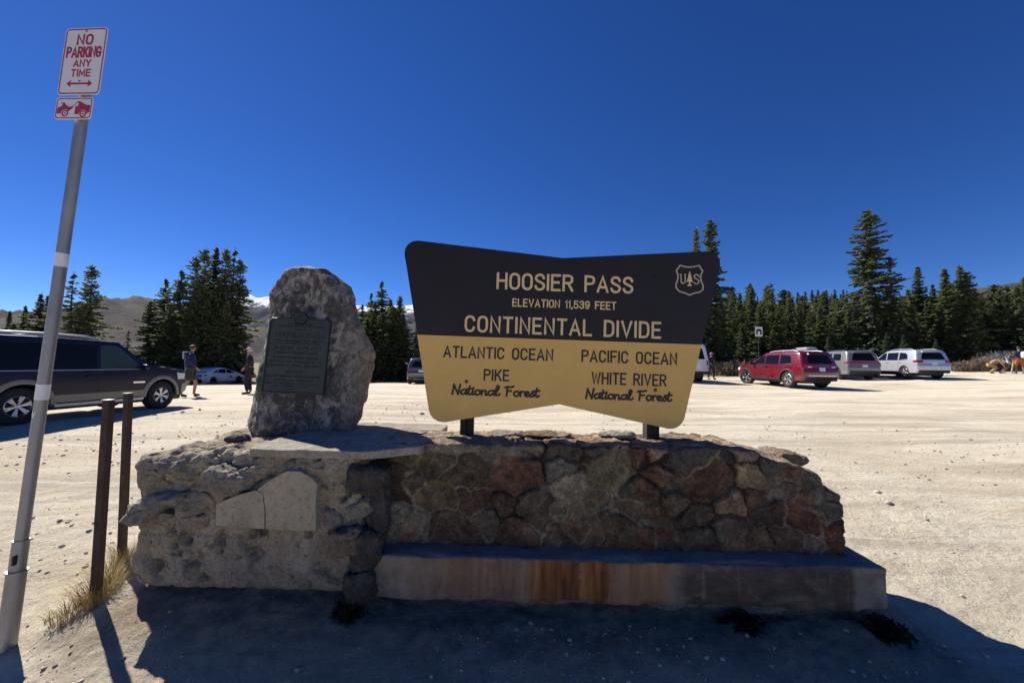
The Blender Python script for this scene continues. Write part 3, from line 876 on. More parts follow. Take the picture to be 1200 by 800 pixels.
    for t_ in tt:
        yy = sec_y * (1 - t_) + mid_y * t_; zz = sec_z * (1 - t_) + np.interp(ss, [0, .69 + WT / 2, .69 * 2 + WT], [.29, .29 + .17, .29]) * 0 + (.29 + np.clip(sec_z - .29, 0, .31)) * t_
        dd, cc = relief(yy - WY, zz - .29, ep, ec, 3)
        EV.append(np.c_[np.full(len(ss), X1) + np.minimum(1, t_ * 8) * (dd + .012) , yy, zz]); EC.append(cc)
    EV = np.array(EV); EC = np.array(EC)
    off = len(Vm)
    Vm = np.r_[Vm, EV.reshape(-1, 3)]; Cm = np.r_[Cm, EC.reshape(-1, 3)]
    Fe = grid_faces(len(tt), len(ss)) + off
    # close the middle seam
    a = off + (len(tt) - 1) * len(ss)
    h2 = len(ss) // 2
    seam = np.array([[a + i, a + i + 1, a + len(ss) - 2 - i, a + len(ss) - 1 - i] for i in range(h2 - 1)])
    Fm = np.r_[Fm, Fe[:, ::-1], seam]
    m, nt, b = new_mat('masonry'); nb = NB(nt)
    b.inputs['Roughness'].default_value = .88; b.inputs['Specular IOR Level'].default_value = .3
    col = nb.attr('stone_colour')
    n2 = nb.noise(60, 5, .7); n1 = nb.noise(14, 6, .65, None, .5)
    col = nb.mix(1.0, col, nb.ramp(n1, [(.3, .5), (.5, 1.0), (.72, 1.7)]), 'MULTIPLY')
    col = nb.mix(1.0, col, nb.ramp(n2, [(.3, .45), (.5, 1.0), (.75, 1.6)]), 'MULTIPLY')
    nt.links.new(col, b.inputs['Base Color'])
    nt.links.new(nb.bump(n2, .8, .012, nb.bump(nb.noise(24, 6, .7), .8, .03)), b.inputs['Normal'])
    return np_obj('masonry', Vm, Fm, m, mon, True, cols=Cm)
masonry()

# ledge: dressed concrete with rust and lime stains of its own
def ledge():
    m, nt, b = new_mat('ledge_concrete'); nb = NB(nt)
    b.inputs['Roughness'].default_value = .85; b.inputs['Specular IOR Level'].default_value = .25
    n = nb.noise(9, 7, .65); st = nb.noise(6, 5, .6, nb.map((3.2, 1, .35)), .3)
    c = nb.ramp(n, [(.3, (.22, .18, .13)), (.5, (.36, .30, .22)), (.7, (.48, .41, .31))])
    x = nb.sep()
    xw = nb.math('ADD', x[0], nb.math('MULTIPLY', nb.math('SUBTRACT', nb.noise(2.5, 4), .5), .14))
    def band(a, b_, s=.04): return nb.math('MULTIPLY', nb.ramp(nb.math('MULTIPLY_ADD', xw, .25, .5), [((a - s) * .25 + .5, 0.0), ((a + s) * .25 + .5, 1.0)]), nb.ramp(nb.math('MULTIPLY_ADD', xw, .25, .5), [((b_ - s) * .25 + .5, 1.0), ((b_ + s) * .25 + .5, 0.0)]))
    rustc = nb.ramp(st, [(.3, (.10, .04, .02)), (.48, (.34, .11, .028)), (.62, (.48, .21, .06)), (.8, (.54, .36, .18))])
    rk = nb.math('MULTIPLY', band(-0.55, .75, .2), .5)
    c = nb.mix(rk, c, rustc)
    c = nb.mix(nb.math('MULTIPLY', band(.14, .62), .9), c, rustc)
    c = nb.mix(nb.math('MULTIPLY', band(.66, .96), .9), c, nb.ramp(st, [(.3, (.36, .17, .065)), (.6, (.52, .30, .13))]))
    c = nb.mix(nb.math('MULTIPLY', band(1.0, 2.02, .05), .85), c, nb.ramp(nb.noise(5, 6, .7, nb.map((1, 1, 2.2)), .6), [(.35, (.06, .043, .033)), (.52, (.13, .088, .06)), (.66, (.30, .21, .12))]))
    white = nb.ramp(nb.noise(4, 4, .6, nb.map((5, 1, .4))), [(.58, 0.0), (.7, .55)])
    c = nb.mix(nb.math('MULTIPLY', white, nb.ramp(nb.noise(30, 4), [(.35, 0.0), (.6, 1.0)])), c, (.42, .38, .31))
    v = nb.voro(70); c = nb.mix(nb.ramp(v, [(.08, .6), (.16, 0.0)]), c, (.05, .04, .03))
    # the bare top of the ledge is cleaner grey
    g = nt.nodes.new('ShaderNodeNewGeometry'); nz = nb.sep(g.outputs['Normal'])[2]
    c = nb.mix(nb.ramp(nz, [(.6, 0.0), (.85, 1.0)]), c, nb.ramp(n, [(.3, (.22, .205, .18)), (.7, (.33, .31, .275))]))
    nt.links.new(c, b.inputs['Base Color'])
    nt.links.new(nb.bump(nb.ramp(v, [(.06, 0.0), (.2, 1.0)]), .35, .006, nb.bump(nb.noise(55, 6, .75), .9, .018, nb.bump(nb.noise(14, 6, .7), .8, .04))), b.inputs['Normal'])
    def dp(P, N, L):
        x_, y_, z_ = L[:, 0], L[:, 1], L[:, 2]
        d = .009 * fbm(x_, y_, z_, 4, 4) + .006 * fbm(x_, y_, z_, 16, 4, .6)
        edge = np.clip((np.abs(z_) - .082) / .04, 0, 1) * np.clip((-y_ - .2) / .05, 0, 1)
        d = d - .020 * edge * np.clip(fbm(x_, y_, z_, 7, 3) * 2.2 + .1, 0, 1)
        seam = sum(np.exp(-((x_ - s) / .006) ** 2) for s in (-.03, -.75, .72))
        return d - .006 * seam
    # long grid: subdivide a cube then stretch, enough rows along the length
    V, F = rough_block(64, (1.52, .27, .126), 26, dp)
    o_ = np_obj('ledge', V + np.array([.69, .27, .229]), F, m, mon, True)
    o_['label'] = 'concrete ledge streaked orange with rust along the front'
ledge()

# washed-out footing stones below the ledge
for i, (x, hs) in enumerate([(-.4, (.3, .1, .05)), (.3, (.42, .1, .045)), (1.05, (.36, .1, .05)), (1.72, (.35, .1, .045))]):
    stone_mesh('footing', hs, 5, .15, M['concrete_rough'], mon, (x, .20, .045), (0, 0, .03 * (i - 1)), 14, 20 + i)

# loose stones lying on top of the base
MI = Matrix.Rotation(YAW, 3, 'Z')
def mworld(p): return MI @ Vector(p) + Vector((0, 2.33, 0))
for i, (px, py, ly, hs, rt, mt, lab) in enumerate([
    (278, 514, .35, (.075, .05, .026), (0, .06, .2), 'rock_dark', 'small dark flat stone on the slab beside the boulder'),
    (640, 509, .52, (.20, .09, .018), (0, .02, .1), 'rock_tan', 'flat tan stone loose on the wall top between the sign posts'),
    (596, 509, .50, (.11, .08, .018), (0, -.03, .2), 'rock_pale', 'pale flat stone loose on the wall top by the left sign post'),
    (722, 509, .50, (.13, .07, .018), (0, .0, -.1), 'rock_pale', 'pale flat stone loose on the wall top by the right sign post'),
    (920, 537, .45, (.115, .09, .055), (.1, .15, .2), 'rock_tan', 'tan stone loose on the sloping right end of the wall'),
    (900, 531, .55, (.07, .06, .045), (.1, .1, .5), 'rock_pale', 'pale grey stone behind the tan one on the right end of the wall'),
]):
    p = mworld(mloc(px, py, ly))
    tag(stone_mesh('loose_stone', hs, 3, .2, M[mt], None, p, rt, 12, 40 + i), lab, 'stone', 'stones lying loose on the monument base')

# ------------------------------------------------------------------ the boulder with its plaque
RS = 452 / 2.9
RB = at(350, 505, 2.9)
boulder = empty('boulder', (RB.x, RB.y, RB.z - .045))
tag(boulder, 'tall grey veined boulder with a bronze plaque standing on the slab', 'boulder')
def boulder_mesh():
    L = np.array([(505, 289), (496, 286), (487, 289), (442, 298), (394, 304), (361, 308.5), (331, 313), (318, 318), (311, 322), (306, 333)], float)
    Fx = np.array([(505, 402), (480, 409), (450, 412), (420, 413), (390, 411), (360, 405), (340, 398), (325, 389), (314, 376), (306, 362)], float)
    Rr = np.array([(505, 407), (490, 416), (466, 425), (436, 433), (412, 438), (400, 435), (382, 423), (367, 411), (346, 404), (329, 392), (316, 381), (306, 364)], float)
    zz = lambda a: (505 - a[:, 0]) / RS
    nz, na = 120, 170
    zs = np.linspace(0, 1.295, nz)
    V = []
    for z in zs:
        xl = (np.interp(z, zz(L), L[:, 1]) - 350) / RS; xf = (np.interp(z, zz(Fx), Fx[:, 1]) - 350) / RS; xr = (np.interp(z, zz(Rr), Rr[:, 1]) - 350) / RS
        lean = .10 * (z / 1.27) ** 1.5
        dep = .50 - .14 * (z / 1.27)
        def xat(px, dy): return (px - 600) / F_PX * (2.9 + dy) - (350 - 600) / F_PX * 2.9
        prr = np.interp(z, zz(Rr), Rr[:, 1]); pfx = np.interp(z, zz(Fx), Fx[:, 1])
        pl_ = np.interp(z, zz(L), L[:, 1]); xl = xat(pl_, lean + .3 * dep); xlf = xat(pl_ + 2, lean); xlb = xat(pl_ + 14, lean + dep)
        xf = xat(pfx, lean + .015); xr = max(xf + .012, xat(prr, lean + .42 * dep)); xbr = xat(prr - 8, lean + dep)
        poly = np.array([(xlf, lean), (xf, lean + .015), (xr, lean + .42 * dep), (xbr, lean + dep), (xlb, lean + dep * 1.02), (xl, lean + dep * .3)])
        P_ = poly
        for _ in range(2):
            q = []
            for i in range(len(P_)):
                a, b = P_[i], P_[(i + 1) % len(P_)]
                q += [a * .84 + b * .16, a * .16 + b * .84]
            P_ = np.array(q)
        seg = np.r_[0, np.cumsum(np.linalg.norm(np.diff(np.r_[P_, P_[:1]], axis=0), axis=1))]
        u = np.linspace(0, seg[-1], na, endpoint=False)
        Pc = np.r_[P_, P_[:1]]
        ring = np.c_[np.interp(u, seg, Pc[:, 0]), np.interp(u, seg, Pc[:, 1])]
        V.append(np.c_[ring, np.full(na, z)])
    V = np.array(V)
    cen = V.mean(1, keepdims=True)
    # round off the crown and foot
    k = 1 - np.clip((zs - 1.235) / .06, 0, 1) ** 2 * .55
    k = k * (1 - .05 * np.clip((.04 - zs) / .04, 0, 1) ** 2)
    V[:, :, :2] = cen[:, :, :2] + (V[:, :, :2] - cen[:, :, :2]) * k[:, None, None]
    V[:, :, :2] = np.round(V[:, :, :2], 6)
    N = V - cen; N[:, :, 2] = 0; N /= np.linalg.norm(N, axis=2, keepdims=True) + 1e-9
    X, Y, Z = V[..., 0], V[..., 1], V[..., 2]
    d = .018 * fbm(X, Y, Z, 2.4, 3) + .024 * fbm(X + 5, Y, Z, 5.5, 4, .55, True) + .012 * fbm(X, Y, Z, 20, 3)
    # facets: quantised planes
    d = d - .075 * np.abs(vnoise(X * 2.3 + Z * 1.1 + 3, Y * 2.3, Z * 1.9 - X)) - .04 * np.abs(vnoise(X * 4.3 - Z * 2.1 + 9, Y * 4, Z * 3.7 + X)) + .022
    pm = np.clip(1 - np.maximum(np.abs(X + .055) - .25, 0) / .04, 0, 1) * np.clip(1 - np.maximum(np.abs(Z - .56) - .33, 0) / .04, 0, 1) * (N[..., 1] < -.3)
    d = d * (1 - pm) - .012 * pm
    V = V + N * d[..., None]
    V[:, :, 2] += .022 * fbm(X, Y, Z, 6, 3) * np.clip(Z / .1, 0, 1)
    V[:, :, 2] *= 1.035
    Vf = V.reshape(-1, 3)
    i = np.arange(nz - 1)[:, None] * na + np.arange(na)[None, :]
    j = np.arange(nz - 1)[:, None] * na + (np.arange(na)[None, :] + 1) % na
    F = np.stack([i, j, j + na, i + na], 2).reshape(-1, 4)
    # caps: shrink rings to the centre
    topc = V[-1].mean(0); offs = len(Vf); capV = []
    for s in (.75, .5, .25, .001):
        r = topc + (V[-1] - topc) * s; r[:, 2] += (1 - s) * .012 + .008 * fbm(r[:, 0], r[:, 1], 0, 9, 3); capV.append(r)
    prev = (nz - 1) * na
    ar = np.arange(na); nx = (ar + 1) % na
    FF = [F]
    for q in range(4):
        cur = offs + q * na
        FF.append(np.stack([prev + ar, prev + nx, cur + nx, cur + ar], 1)); prev = cur
    Vf = np.r_[Vf, np.array(capV).reshape(-1, 3)]
    return Vf, np.concatenate(FF)
def boulder_mat():
    m, nt, b = new_mat('gneiss'); nb = NB(nt)
    b.inputs['Roughness'].default_value = .82; b.inputs['Specular IOR Level'].default_value = .35
    v = nb.map((1, 1, .8), (0, .5, 0))
    n = nb.noise(7.5, 8, .62, v, 1.6)
    n2 = nb.noise(15, 7, .7, v, 1.1)
    n3 = nb.noise(70, 4, .7)
    c = nb.ramp(n, [(.3, (.035, .035, .036)), (.44, (.075, .073, .07)), (.5, (.15, .143, .132)), (.56, (.26, .245, .225)), (.7, (.35, .33, .30))])
    c = nb.mix(nb.ramp(n2, [(.40, .85), (.50, 0.0)]), c, (.045, .043, .041))
    x = nb.sep()
    right = nb.ramp(nb.math('ADD', x[0], nb.math('MULTIPLY', nb.math('SUBTRACT', nb.noise(5, 5), .5), .2)), [(.22, 0.0), (.36, .65)])
    c = nb.mix(right, c, nb.ramp(n2, [(.3, (.10, .085, .07)), (.55, (.26, .22, .175)), (.75, (.34, .30, .25))]))
    c = nb.mix(1.0, c, nb.ramp(n3, [(.3, .6), (.5, 1.0), (.75, 1.4)]), 'MULTIPLY')
    nt.links.new(c, b.inputs['Base Color'])
    nt.links.new(nb.bump(n3, .4, .006, nb.bump(nb.noise(18, 7, .7, v, .8), .8, .03)), b.inputs['Normal'])
    return m
V, F = boulder_mesh()
np_obj('rock_body', V, F, boulder_mat(), boulder, True)
M['bronze'] = simple('weathered_bronze', (.046, .054, .05), .55, .35, .22, 9, .12, 90)
M['bronze_dark'] = simple('dark_bronze', (.028, .034, .032), .5, .4, .25, 14)
def plaque():
    PX = lambda px: (px - 350) / RS
    PZ = lambda py: (505 - py) / RS + .015
    x0, x1, z0, z1 = PX(311.5), PX(384.5), PZ(462.5), PZ(373)
    W = x1 - x0
    cx = (x0 + x1) / 2
    r = .062
    def arch(grow):
        pts = [(x0 + .0 - grow, z0 - grow), (x1 + grow, z0 - grow), (x1 + grow, z1 - .02 + grow), (x1 - .02 + grow, z1 + grow)]
        th0 = math.asin(min(1, .25))
        rr = r + grow
        a0 = math.radians(8)
        zc = z1 - .012
        for k in range(13):
            t = a0 + (math.pi - 2 * a0) * k / 12
            pts.append((cx + rr * math.cos(t), max(z1 + grow + .0005, zc + rr * .78 * math.sin(t))))
        pts += [(x0 + .02 - grow, z1 + grow), (x0 - grow, z1 - .02 + grow)]
        return pts
    ty = .018                                # leans back with the rock face
    ang = -.075
    root = bpy.data.objects.new('plaque', None)
    bm = bmesh.new()
    out = arch(.0); inn = arch(-.016)
    n = len(out)
    # frame: a ring of bevelled section, then a recessed field
    lv = [(out, .03), (out, -.012), (arch(-.005), -.018), (arch(-.011), -.018), (inn, -.006)]
    rings = [[bm.verts.new((p[0], y, p[1])) for p in poly] for poly, y in lv]
    for a, b in zip(rings, rings[1:]):
        for i in range(n): bm.faces.new((a[i], a[(i + 1) % n], b[(i + 1) % n], b[i]))
    bm.faces.new(rings[-1])
    bpy.data.objects.remove(root)
    pl = bm_obj('plaque', bm, M['bronze'], boulder)
    pl.location = (0, -.008, 0); pl.rotation_euler = (ang, rad(1.4), 0)
    pl.location.x = -.062
    pl.location.z = .03
    pl['label'] = 'green weathered bronze plaque with raised dark lettering'
    bm = bmesh.new()
    place = lambda u, v, h: (u, -.0062 - h, v)
    Z = lambda py: PZ(py)
    rows = [("THIS MEMORIAL IS THE", 334, 364, 379.2, 381.2), ("PROPERTY OF THE STATE OF COLORADO", 322, 377, 381.9, 384.0), ("KNOWN AS", 342, 355, 385.6, 387.2),
            ("HOOSIER PASS", 320, 379, 390.5, 396.6), ("GREAT CONTINENTAL DIVIDE AND THE", 321, 378, 399, 401), ("PASS NAMED IN THE GOLD RUSH", 323, 374, 402.2, 404.2),
            ("ALTITUDE 11,539 FEET", 320, 377, 406.5, 411), ("NAMED BY INDIANA MINERS", 322, 373, 413, 415.5), ("A PASS FOR INDIANS HUNTERS", 321, 375, 419, 421.5),
            ("BUFFALO AND TRAPPERS OF A", 317, 376, 423.6, 426), ("HIGH ROAD OF INDIAN AND MINER", 314, 379, 428.2, 430.8),
            ("ERECTED BY", 337, 357, 435.2, 438.4),
            ("THE STATE HISTORICAL SOCIETY OF COLORADO", 315, 378, 441, 443.2), ("FROM THE HALL FOUNDATION", 324, 371, 446, 448), ("AND BY CITIZENS OF PARK COUNTY", 316, 377, 449.6, 451.8), ("AND SUMMIT COUNTY", 324, 367, 453, 455), ("1924", 342, 350, 456.4, 458.2)]
    for s, a, b, ya, yb in rows:
        add_text(bm, s, PX(a), PX(b), Z(yb), Z(ya), (Z(ya) - Z(yb)) * .19 + .0006, place, .0022)
    add_stroke(bm, [(PX(343), Z(433)), (PX(351), Z(433))], .002, .002, place)
    o_ = bm_obj('lettering', bm, M['bronze_dark'], pl)
    bm = bmesh.new()                                       # round medallion at the top
    add_lathe(bm, [(-.004, .001), (-.014, .001), (-.014, .04), (-.019, .045), (-.019, .05), (-.004, .054)], 'Y', 28, c=(cx, 0, z1 + .0))
    for k in range(5):
        t = math.radians(90 + 72 * k)
        add_stroke(bm, [(cx, z1), (cx + .03 * math.cos(t), z1 + .03 * math.sin(t))], .008, .004, lambda u, v, h: (u, -.014 - h, v))
    bm_obj('medallion', bm, M['bronze_dark'], pl, 40)
plaque()
# ------------------------------------------------------------------ the big forest sign
M['sign_dark'] = simple('dark_brown_paint', (.014, .011, .013), .5, 0, .12, 5, .03, 200, .3)
M['sign_tan'] = simple('tan_paint', (.66, .42, .125), .55, 0, .06, 4, .03, 200, .3)
M['letter_tan'] = simple('tan_letter', (.68, .52, .25), .5, 0, .05, 20)
M['letter_dark'] = simple('dark_letter', (.012, .009, .009), .5)
M['shield_edge'] = simple('shield_outline', (.42, .36, .28), .5, 0, .05, 20)
M['timber_dark'] = simple('dark_timber', (.022, .016, .013), .8, 0, .4, 14, .4, 50)
M['rust_bolt'] = simple('rusty_bolt', (.16, .055, .02), .8, .2, .3, 60)
SGC = at(660, 393, 2.78)
SIGN_ROT = rad(1.0)         # hangs slightly low on its right
sign = empty('forest_sign', (SGC.x, SGC.y, at(548, 512, 2.8).z))
tag(sign, 'large bow-tie shaped dark brown and tan forest pass sign on two dark posts', 'sign')
def sp(u, v, h=0.0):
    """sign plane (u right, v up, h toward the viewer) -> local coordinates of the sign"""
    c, s = math.cos(SIGN_ROT), math.sin(SIGN_ROT)
    return (u * c + v * s, -h, -u * s + v * c + (SGC.z - sign.location.z))
KS = 2.78 / 2.756
def board():
    top = [(-.957, -.032), (.961, -.032)]
    full = [(-.866, -.640), (0, -.470), (.836, -.630), (1.118, .634), (0, .537), (-1.128, .640)]
    rp = round_poly(full, [.10, 0, .10, .085, 0, .085], 8)
    rp = [((x * 1.034 - .018) * KS, y * 1.03 * KS) for x, y in rp]
    zc = -.032 * KS
    def clip(poly, keep_up):
        out = []
        for i in range(len(poly)):
            a, b = poly[i], poly[(i + 1) % len(poly)]
            ina = (a[1] >= zc) == keep_up; inb = (b[1] >= zc) == keep_up
            if ina: out.append(a)
            if ina != inb:
                t = (zc - a[1]) / (b[1] - a[1]); out.append((a[0] + t * (b[0] - a[0]), zc))
        return out
    for up, nm, mt in ((True, 'upper_panel', 'sign_dark'), (False, 'lower_panel', 'sign_tan')):
        poly = clip(rp, up)
        if up: poly = [(x, y + (.0008 if abs(y - zc) < 1e-6 else 0)) for x, y in poly]
        bm = bmesh.new()
        f = [bm.verts.new(sp(x, y, .016)) for x, y in poly]; k = [bm.verts.new(sp(x, y, -.016)) for x, y in poly]
        bm.faces.new(f); bm.faces.new(k[::-1]); n = len(poly)
        for i in range(n): bm.faces.new((f[i], k[i], k[(i + 1) % n], f[(i + 1) % n]))
        bmesh.ops.bevel(bm, geom=[e for e in bm.edges if not all(abs((v.co.z - sp(0, zc)[2])) < .06 and True for v in e.verts)], offset=.004, segments=2, affect='EDGES', profile=.5)
        bmesh.ops.triangulate(bm, faces=[q for q in bm.faces if len(q.verts) > 4])
        bm_obj(nm, bm, M[mt], sign)
board()
def U_(px, py): return ((px - 660) / 164 * KS, (-(py - 393) / 164 + (px - 660) / 164 * math.tan(SIGN_ROT + rad(1.0))) * KS)
pl_s = lambda u, v, h: sp(u, v, .0155 + h)
def words(s, u0, u1, gap, script, w):
    """split a line into words, each with its own share of the line's width"""
    _, W = text_strokes(s, gap, script); k = (u1 - u0 - w) / W
    pos = 0
    for wd in s.split(' '):
        i = s.index(wd, pos); pos = i + len(wd)
        g = .03 if script else gap
        a = text_strokes(s[:i], gap, script)[1] + g if i else 0
        yield wd, u0 + a * k, u0 + (a + text_strokes(wd, gap, script)[1]) * k + w
def lettering(name, s, pxl, pxr, v0, v1, w, mt, script=False, gap=.24):
    w *= .88
    for wd, a, b in words(s, (pxl - 660) / 164 * KS, (pxr - 660) / 164 * KS, gap, script, w):
        bm = bmesh.new()
        add_text(bm, wd, a, b, v0 * KS, v1 * KS, w, pl_s, .0035, gap, script, 0.0 if script else 0)
        bm_obj(name, bm, M[mt], sign)
lettering('lettering', 'HOOSIER PASS', 579.5, 740.5, .314, .438, .0205, 'letter_tan')
lettering('lettering', 'ELEVATION 11,539 FEET', 598.8, 721, .193, .253, .0112, 'letter_tan', gap=.26)
lettering('lettering', 'CONTINENTAL DIVIDE', 544, 774, -.001, .121, .0205, 'letter_tan', gap=.27)
lettering('lettering', 'ATLANTIC OCEAN', 520.5, 648.8, -.187, -.101, .0155, 'letter_dark', gap=.26)
lettering('lettering', 'PACIFIC OCEAN', 681.5, 793, -.185, -.096, .0155, 'letter_dark', gap=.26)
lettering('lettering', 'PIKE', 568.5, 598.6, -.341, -.257, .0148, 'letter_dark', gap=.26)
lettering('lettering', 'WHITE RIVER', 693.8, 781, -.338, -.251, .0148, 'letter_dark', gap=.26)
lettering('lettering', 'National Forest', 531.5, 634, -.449, -.370, .0172, 'letter_dark', True)
lettering('lettering', 'National Forest', 686.5, 787, -.446, -.367, .0172, 'letter_dark', True)
def shield():
    # outline of the badge in its own pixels (14.54 px per photo px)
    o = [(215, 150), (300, 172), (380, 182), (460, 172), (545, 152), (575, 205), (608, 245), (578, 310), (574, 380), (590, 440), (616, 500), (612, 570), (560, 612), (470, 628), (388, 662), (300, 625), (215, 600), (160, 545), (152, 480), (180, 400), (188, 320), (155, 240), (190, 195)]
    def q(x, y):
        px = 780 + x / 14.54; py = 300 + y / 14.54
        return U_(px, py)
    sh = bpy.data.objects
    bm = bmesh.new()
    pts = [np.array(q(*p)) for p in o]; pts.append(pts[0].copy())
    add_stroke(bm, pts, .0105, .004, pl_s)
    badge = bm_obj('shield_badge', bm, M['shield_edge'], sign)
    badge['label'] = 'shield outline with U, spruce tree and S'
    bm = bmesh.new()
    for nst, st in enumerate(([(232, 305), (240, 380), (244, 440), (275, 462), (305, 440), (310, 380), (306, 308)], [(545, 345), (525, 315), (490, 310), (462, 335), (480, 372), (520, 395), (546, 425), (530, 462), (490, 470), (462, 448)])):
        bm = bmesh.new()
        add_stroke(bm, catmull([q(*p) for p in st], 3), .0095, .0035, pl_s)
        if nst == 0:
            for x in (232, 306): add_stroke(bm, [q(x - 16, 304), q(x + 16, 306)], .004, .003, pl_s)
        bm_obj('lettering', bm, M['shield_edge'], badge)
    bm = bmesh.new()
    tree = [(384, 250), (398, 290), (394, 292), (412, 335), (406, 337), (426, 385), (420, 388), (444, 440), (398, 434), (400, 480), (424, 495), (424, 508), (348, 506), (350, 494), (374, 480), (374, 434), (328, 440), (352, 388), (346, 385), (366, 337), (360, 335), (374, 292), (370, 290)]
    a = [bm.verts.new(pl_s(*q(*p), .0032)) for p in tree]; b = [bm.verts.new(pl_s(*q(*p), -.002)) for p in tree]
    bm.faces.new(a); bm.faces.new(b[::-1])
    for i in range(len(a)): bm.faces.new((a[i], b[i], b[(i + 1) % len(a)], a[(i + 1) % len(a)]))
    bm_obj('tree_emblem', bm, M['letter_tan'], badge)
    # tiny faded ring lettering: FOREST SERVICE above, DEPARTMENT OF AGRICULTURE below
    bm = bmesh.new()
    def arc(s, pts, h, w):
        cp = catmull(pts, 8); cp = np.array(cp)
        seg = np.r_[0, np.cumsum(np.linalg.norm(np.diff(cp, axis=0), axis=1))]
        st, W = text_strokes(s, .26)
        k = seg[-1] / W
        for p_ in st:
            out = []
            for p in p_:
                d = p[0] * k; x = np.interp(d, seg, cp[:, 0]); y = np.interp(d, seg, cp[:, 1])
                d2 = min(d + 1, seg[-1]); d1 = max(0, d2 - 2)
                tx = np.interp(d2, seg, cp[:, 0]) - np.interp(d1, seg, cp[:, 0]); ty = np.interp(d2, seg, cp[:, 1]) - np.interp(d1, seg, cp[:, 1])
                L_ = math.hypot(tx, ty) or 1
                nx, ny = ty / L_, -tx / L_
                out.append(np.array(q(x + nx * p[1] * h, y + ny * p[1] * h)))
            add_stroke(bm, out, w, .0022, pl_s)
    arc('FOREST SERVICE', [(225, 238), (300, 225), (384, 222), (465, 226), (545, 240)], 34, .0016)
    bm_obj('lettering', bm, M['sign_brownish'], badge); bm = bmesh.new()
    arc('DEPARTMENT OF AGRICULTURE', [(196, 515), (240, 570), (310, 592), (388, 612), (465, 594), (535, 572), (580, 515)], 30, .0016)
    bm_obj('lettering', bm, M['sign_brownish'], badge)
M['sign_brownish'] = simple('faded_brown_letter', (.055, .034, .026), .6)
shield()
for px, py in ((549, 446.7), (768, 456.5), (550.5, 315.7), (765.5, 324)):
    u, v = U_(px, py)
    bm = bmesh.new(); add_lathe(bm, [(-.012, .001), (-.0195, .003), (-.0215, .007), (-.0195, .0125), (-.012, .0135)], 'Y', 14, c=(sp(u, v)[0], 0, sp(u, v)[2]))
    bm_obj('bolt', bm, M['rust_bolt'] if py > 400 else M['sign_dark'], sign, 40)
for px in (548.5, 766.5):
    u, v = U_(px, 400)
    bm = bmesh.new()
    for dx, w, dy in ((-.024, .044, 0), (.024, .046, .004)):
        add_box(bm, (u + dx, .065 + dy, .42), (w, .095, 1.35), bevel=.004)
    bm_obj('post', bm, M['timber_dark'], sign)

# ------------------------------------------------------------------ no parking sign on its leaning pole
M['galv'] = None
def galv():
    m, nt, b = new_mat('galvanised_steel'); nb = NB(nt)
    b.inputs['Metallic'].default_value = .75
    n = nb.noise(14, 6, .65, nb.map((1, 1, .25))); v = nb.voro(55, nb.map((1, 1, .4)), out='Color')
    c = nb.ramp(n, [(.3, (.20, .205, .21)), (.6, (.33, .335, .34)), (.8, (.42, .42, .42))])
    sc = nb.noise(30, 5, .7, nb.map((1, 1, .12)))
    c = nb.mix(nb.ramp(sc, [(.62, 0.0), (.7, .6)]), c, (.5, .5, .48))
    nt.links.new(c, b.inputs['Base Color'])
    nt.links.new(nb.ramp(n, [(.3, .42), (.7, .62)]), b.inputs['Roughness'])
    nt.links.new(nb.bump(sc, .15, .004), b.inputs['Normal'])
    return m
M['galv'] = galv()
M['sheet_white'] = simple('white_sign_sheet', (.62, .62, .63), .45, 0, .04, 6, spec=.4)
M['sheet_red'] = simple('red_sign_ink', (.33, .018, .035), .45, 0, .06, 12)
M['sheet_back'] = simple('bare_aluminium', (.5, .5, .5), .4, .9)
M['reflective'] = simple('reflective_tape', (.72, .72, .75), .35, 0, .08, 40, spec=.6)
PB = at(6, 765, 2.2); PT = at(100, 112, 2.2)
axis_v = Vector(PT) - Vector(PB)
lean_y = math.atan2(axis_v.x, axis_v.z)
pole = empty('no_parking_sign', PB, rot=(0, lean_y, 0))
tag(pole, 'red and white no parking sign high on a leaning galvanised pole', 'street sign')
PLEN = axis_v.length
zat = lambda py: (765 - py) / (765 - 112) * PLEN     # along the pole
PR = .027
bm = bmesh.new()
add_tube(bm, [(0, 0, .3), (0, 0, PLEN + .20)], [PR, PR], 28)
bm_obj('pole', bm, M['galv'], pole, 40)
bm = bmesh.new()
z1_ = zat(640)
add_lathe(bm, [(-.25, .041), (zat(676), .039), (zat(676) + .001, .043), (zat(674), .043), (zat(674) + .001, .0335), (z1_, .033), (z1_ + .001, .027)], 'Z', 28)
bm_obj('base_sleeve', bm, M['galv'], pole, 40)
bm = bmesh.new(); add_box(bm, (.018, -.033, zat(660)), (.012, .02, .05), bevel=.003)
bm_obj('clamp_bolt', bm, M['iron_dark'], pole, 40)
for a_, b_ in ((324, 308), (481, 463)):
    bm = bmesh.new(); add_lathe(bm, [(zat(a_), PR), (zat(a_) + .001, PR + .0012), (zat(b_), PR + .0012), (zat(b_) + .001, PR)], 'Z', 28)
    bm_obj('reflective_band', bm, M['reflective'], pole, 40)
bm = bmesh.new()
for k, (ang, z0, h, w) in enumerate([(-1.65, zat(500), .05, .7), ]):
    pv = []
    for i in range(6):
        t = ang + w * (i / 5 - .5)
        pv.append([bm.verts.new(((PR + .0012) * math.cos(t), (PR + .0012) * math.sin(t), z0 + dz + .012 * math.sin(i * 1.7 + k))) for dz in (0, h * .45)])
    for a, b in zip(pv, pv[1:]): bm.faces.new((a[0], b[0], b[1], a[1]))
bm_obj('torn_sticker', bm, M['reflective'], pole)
YW = rad(-7)
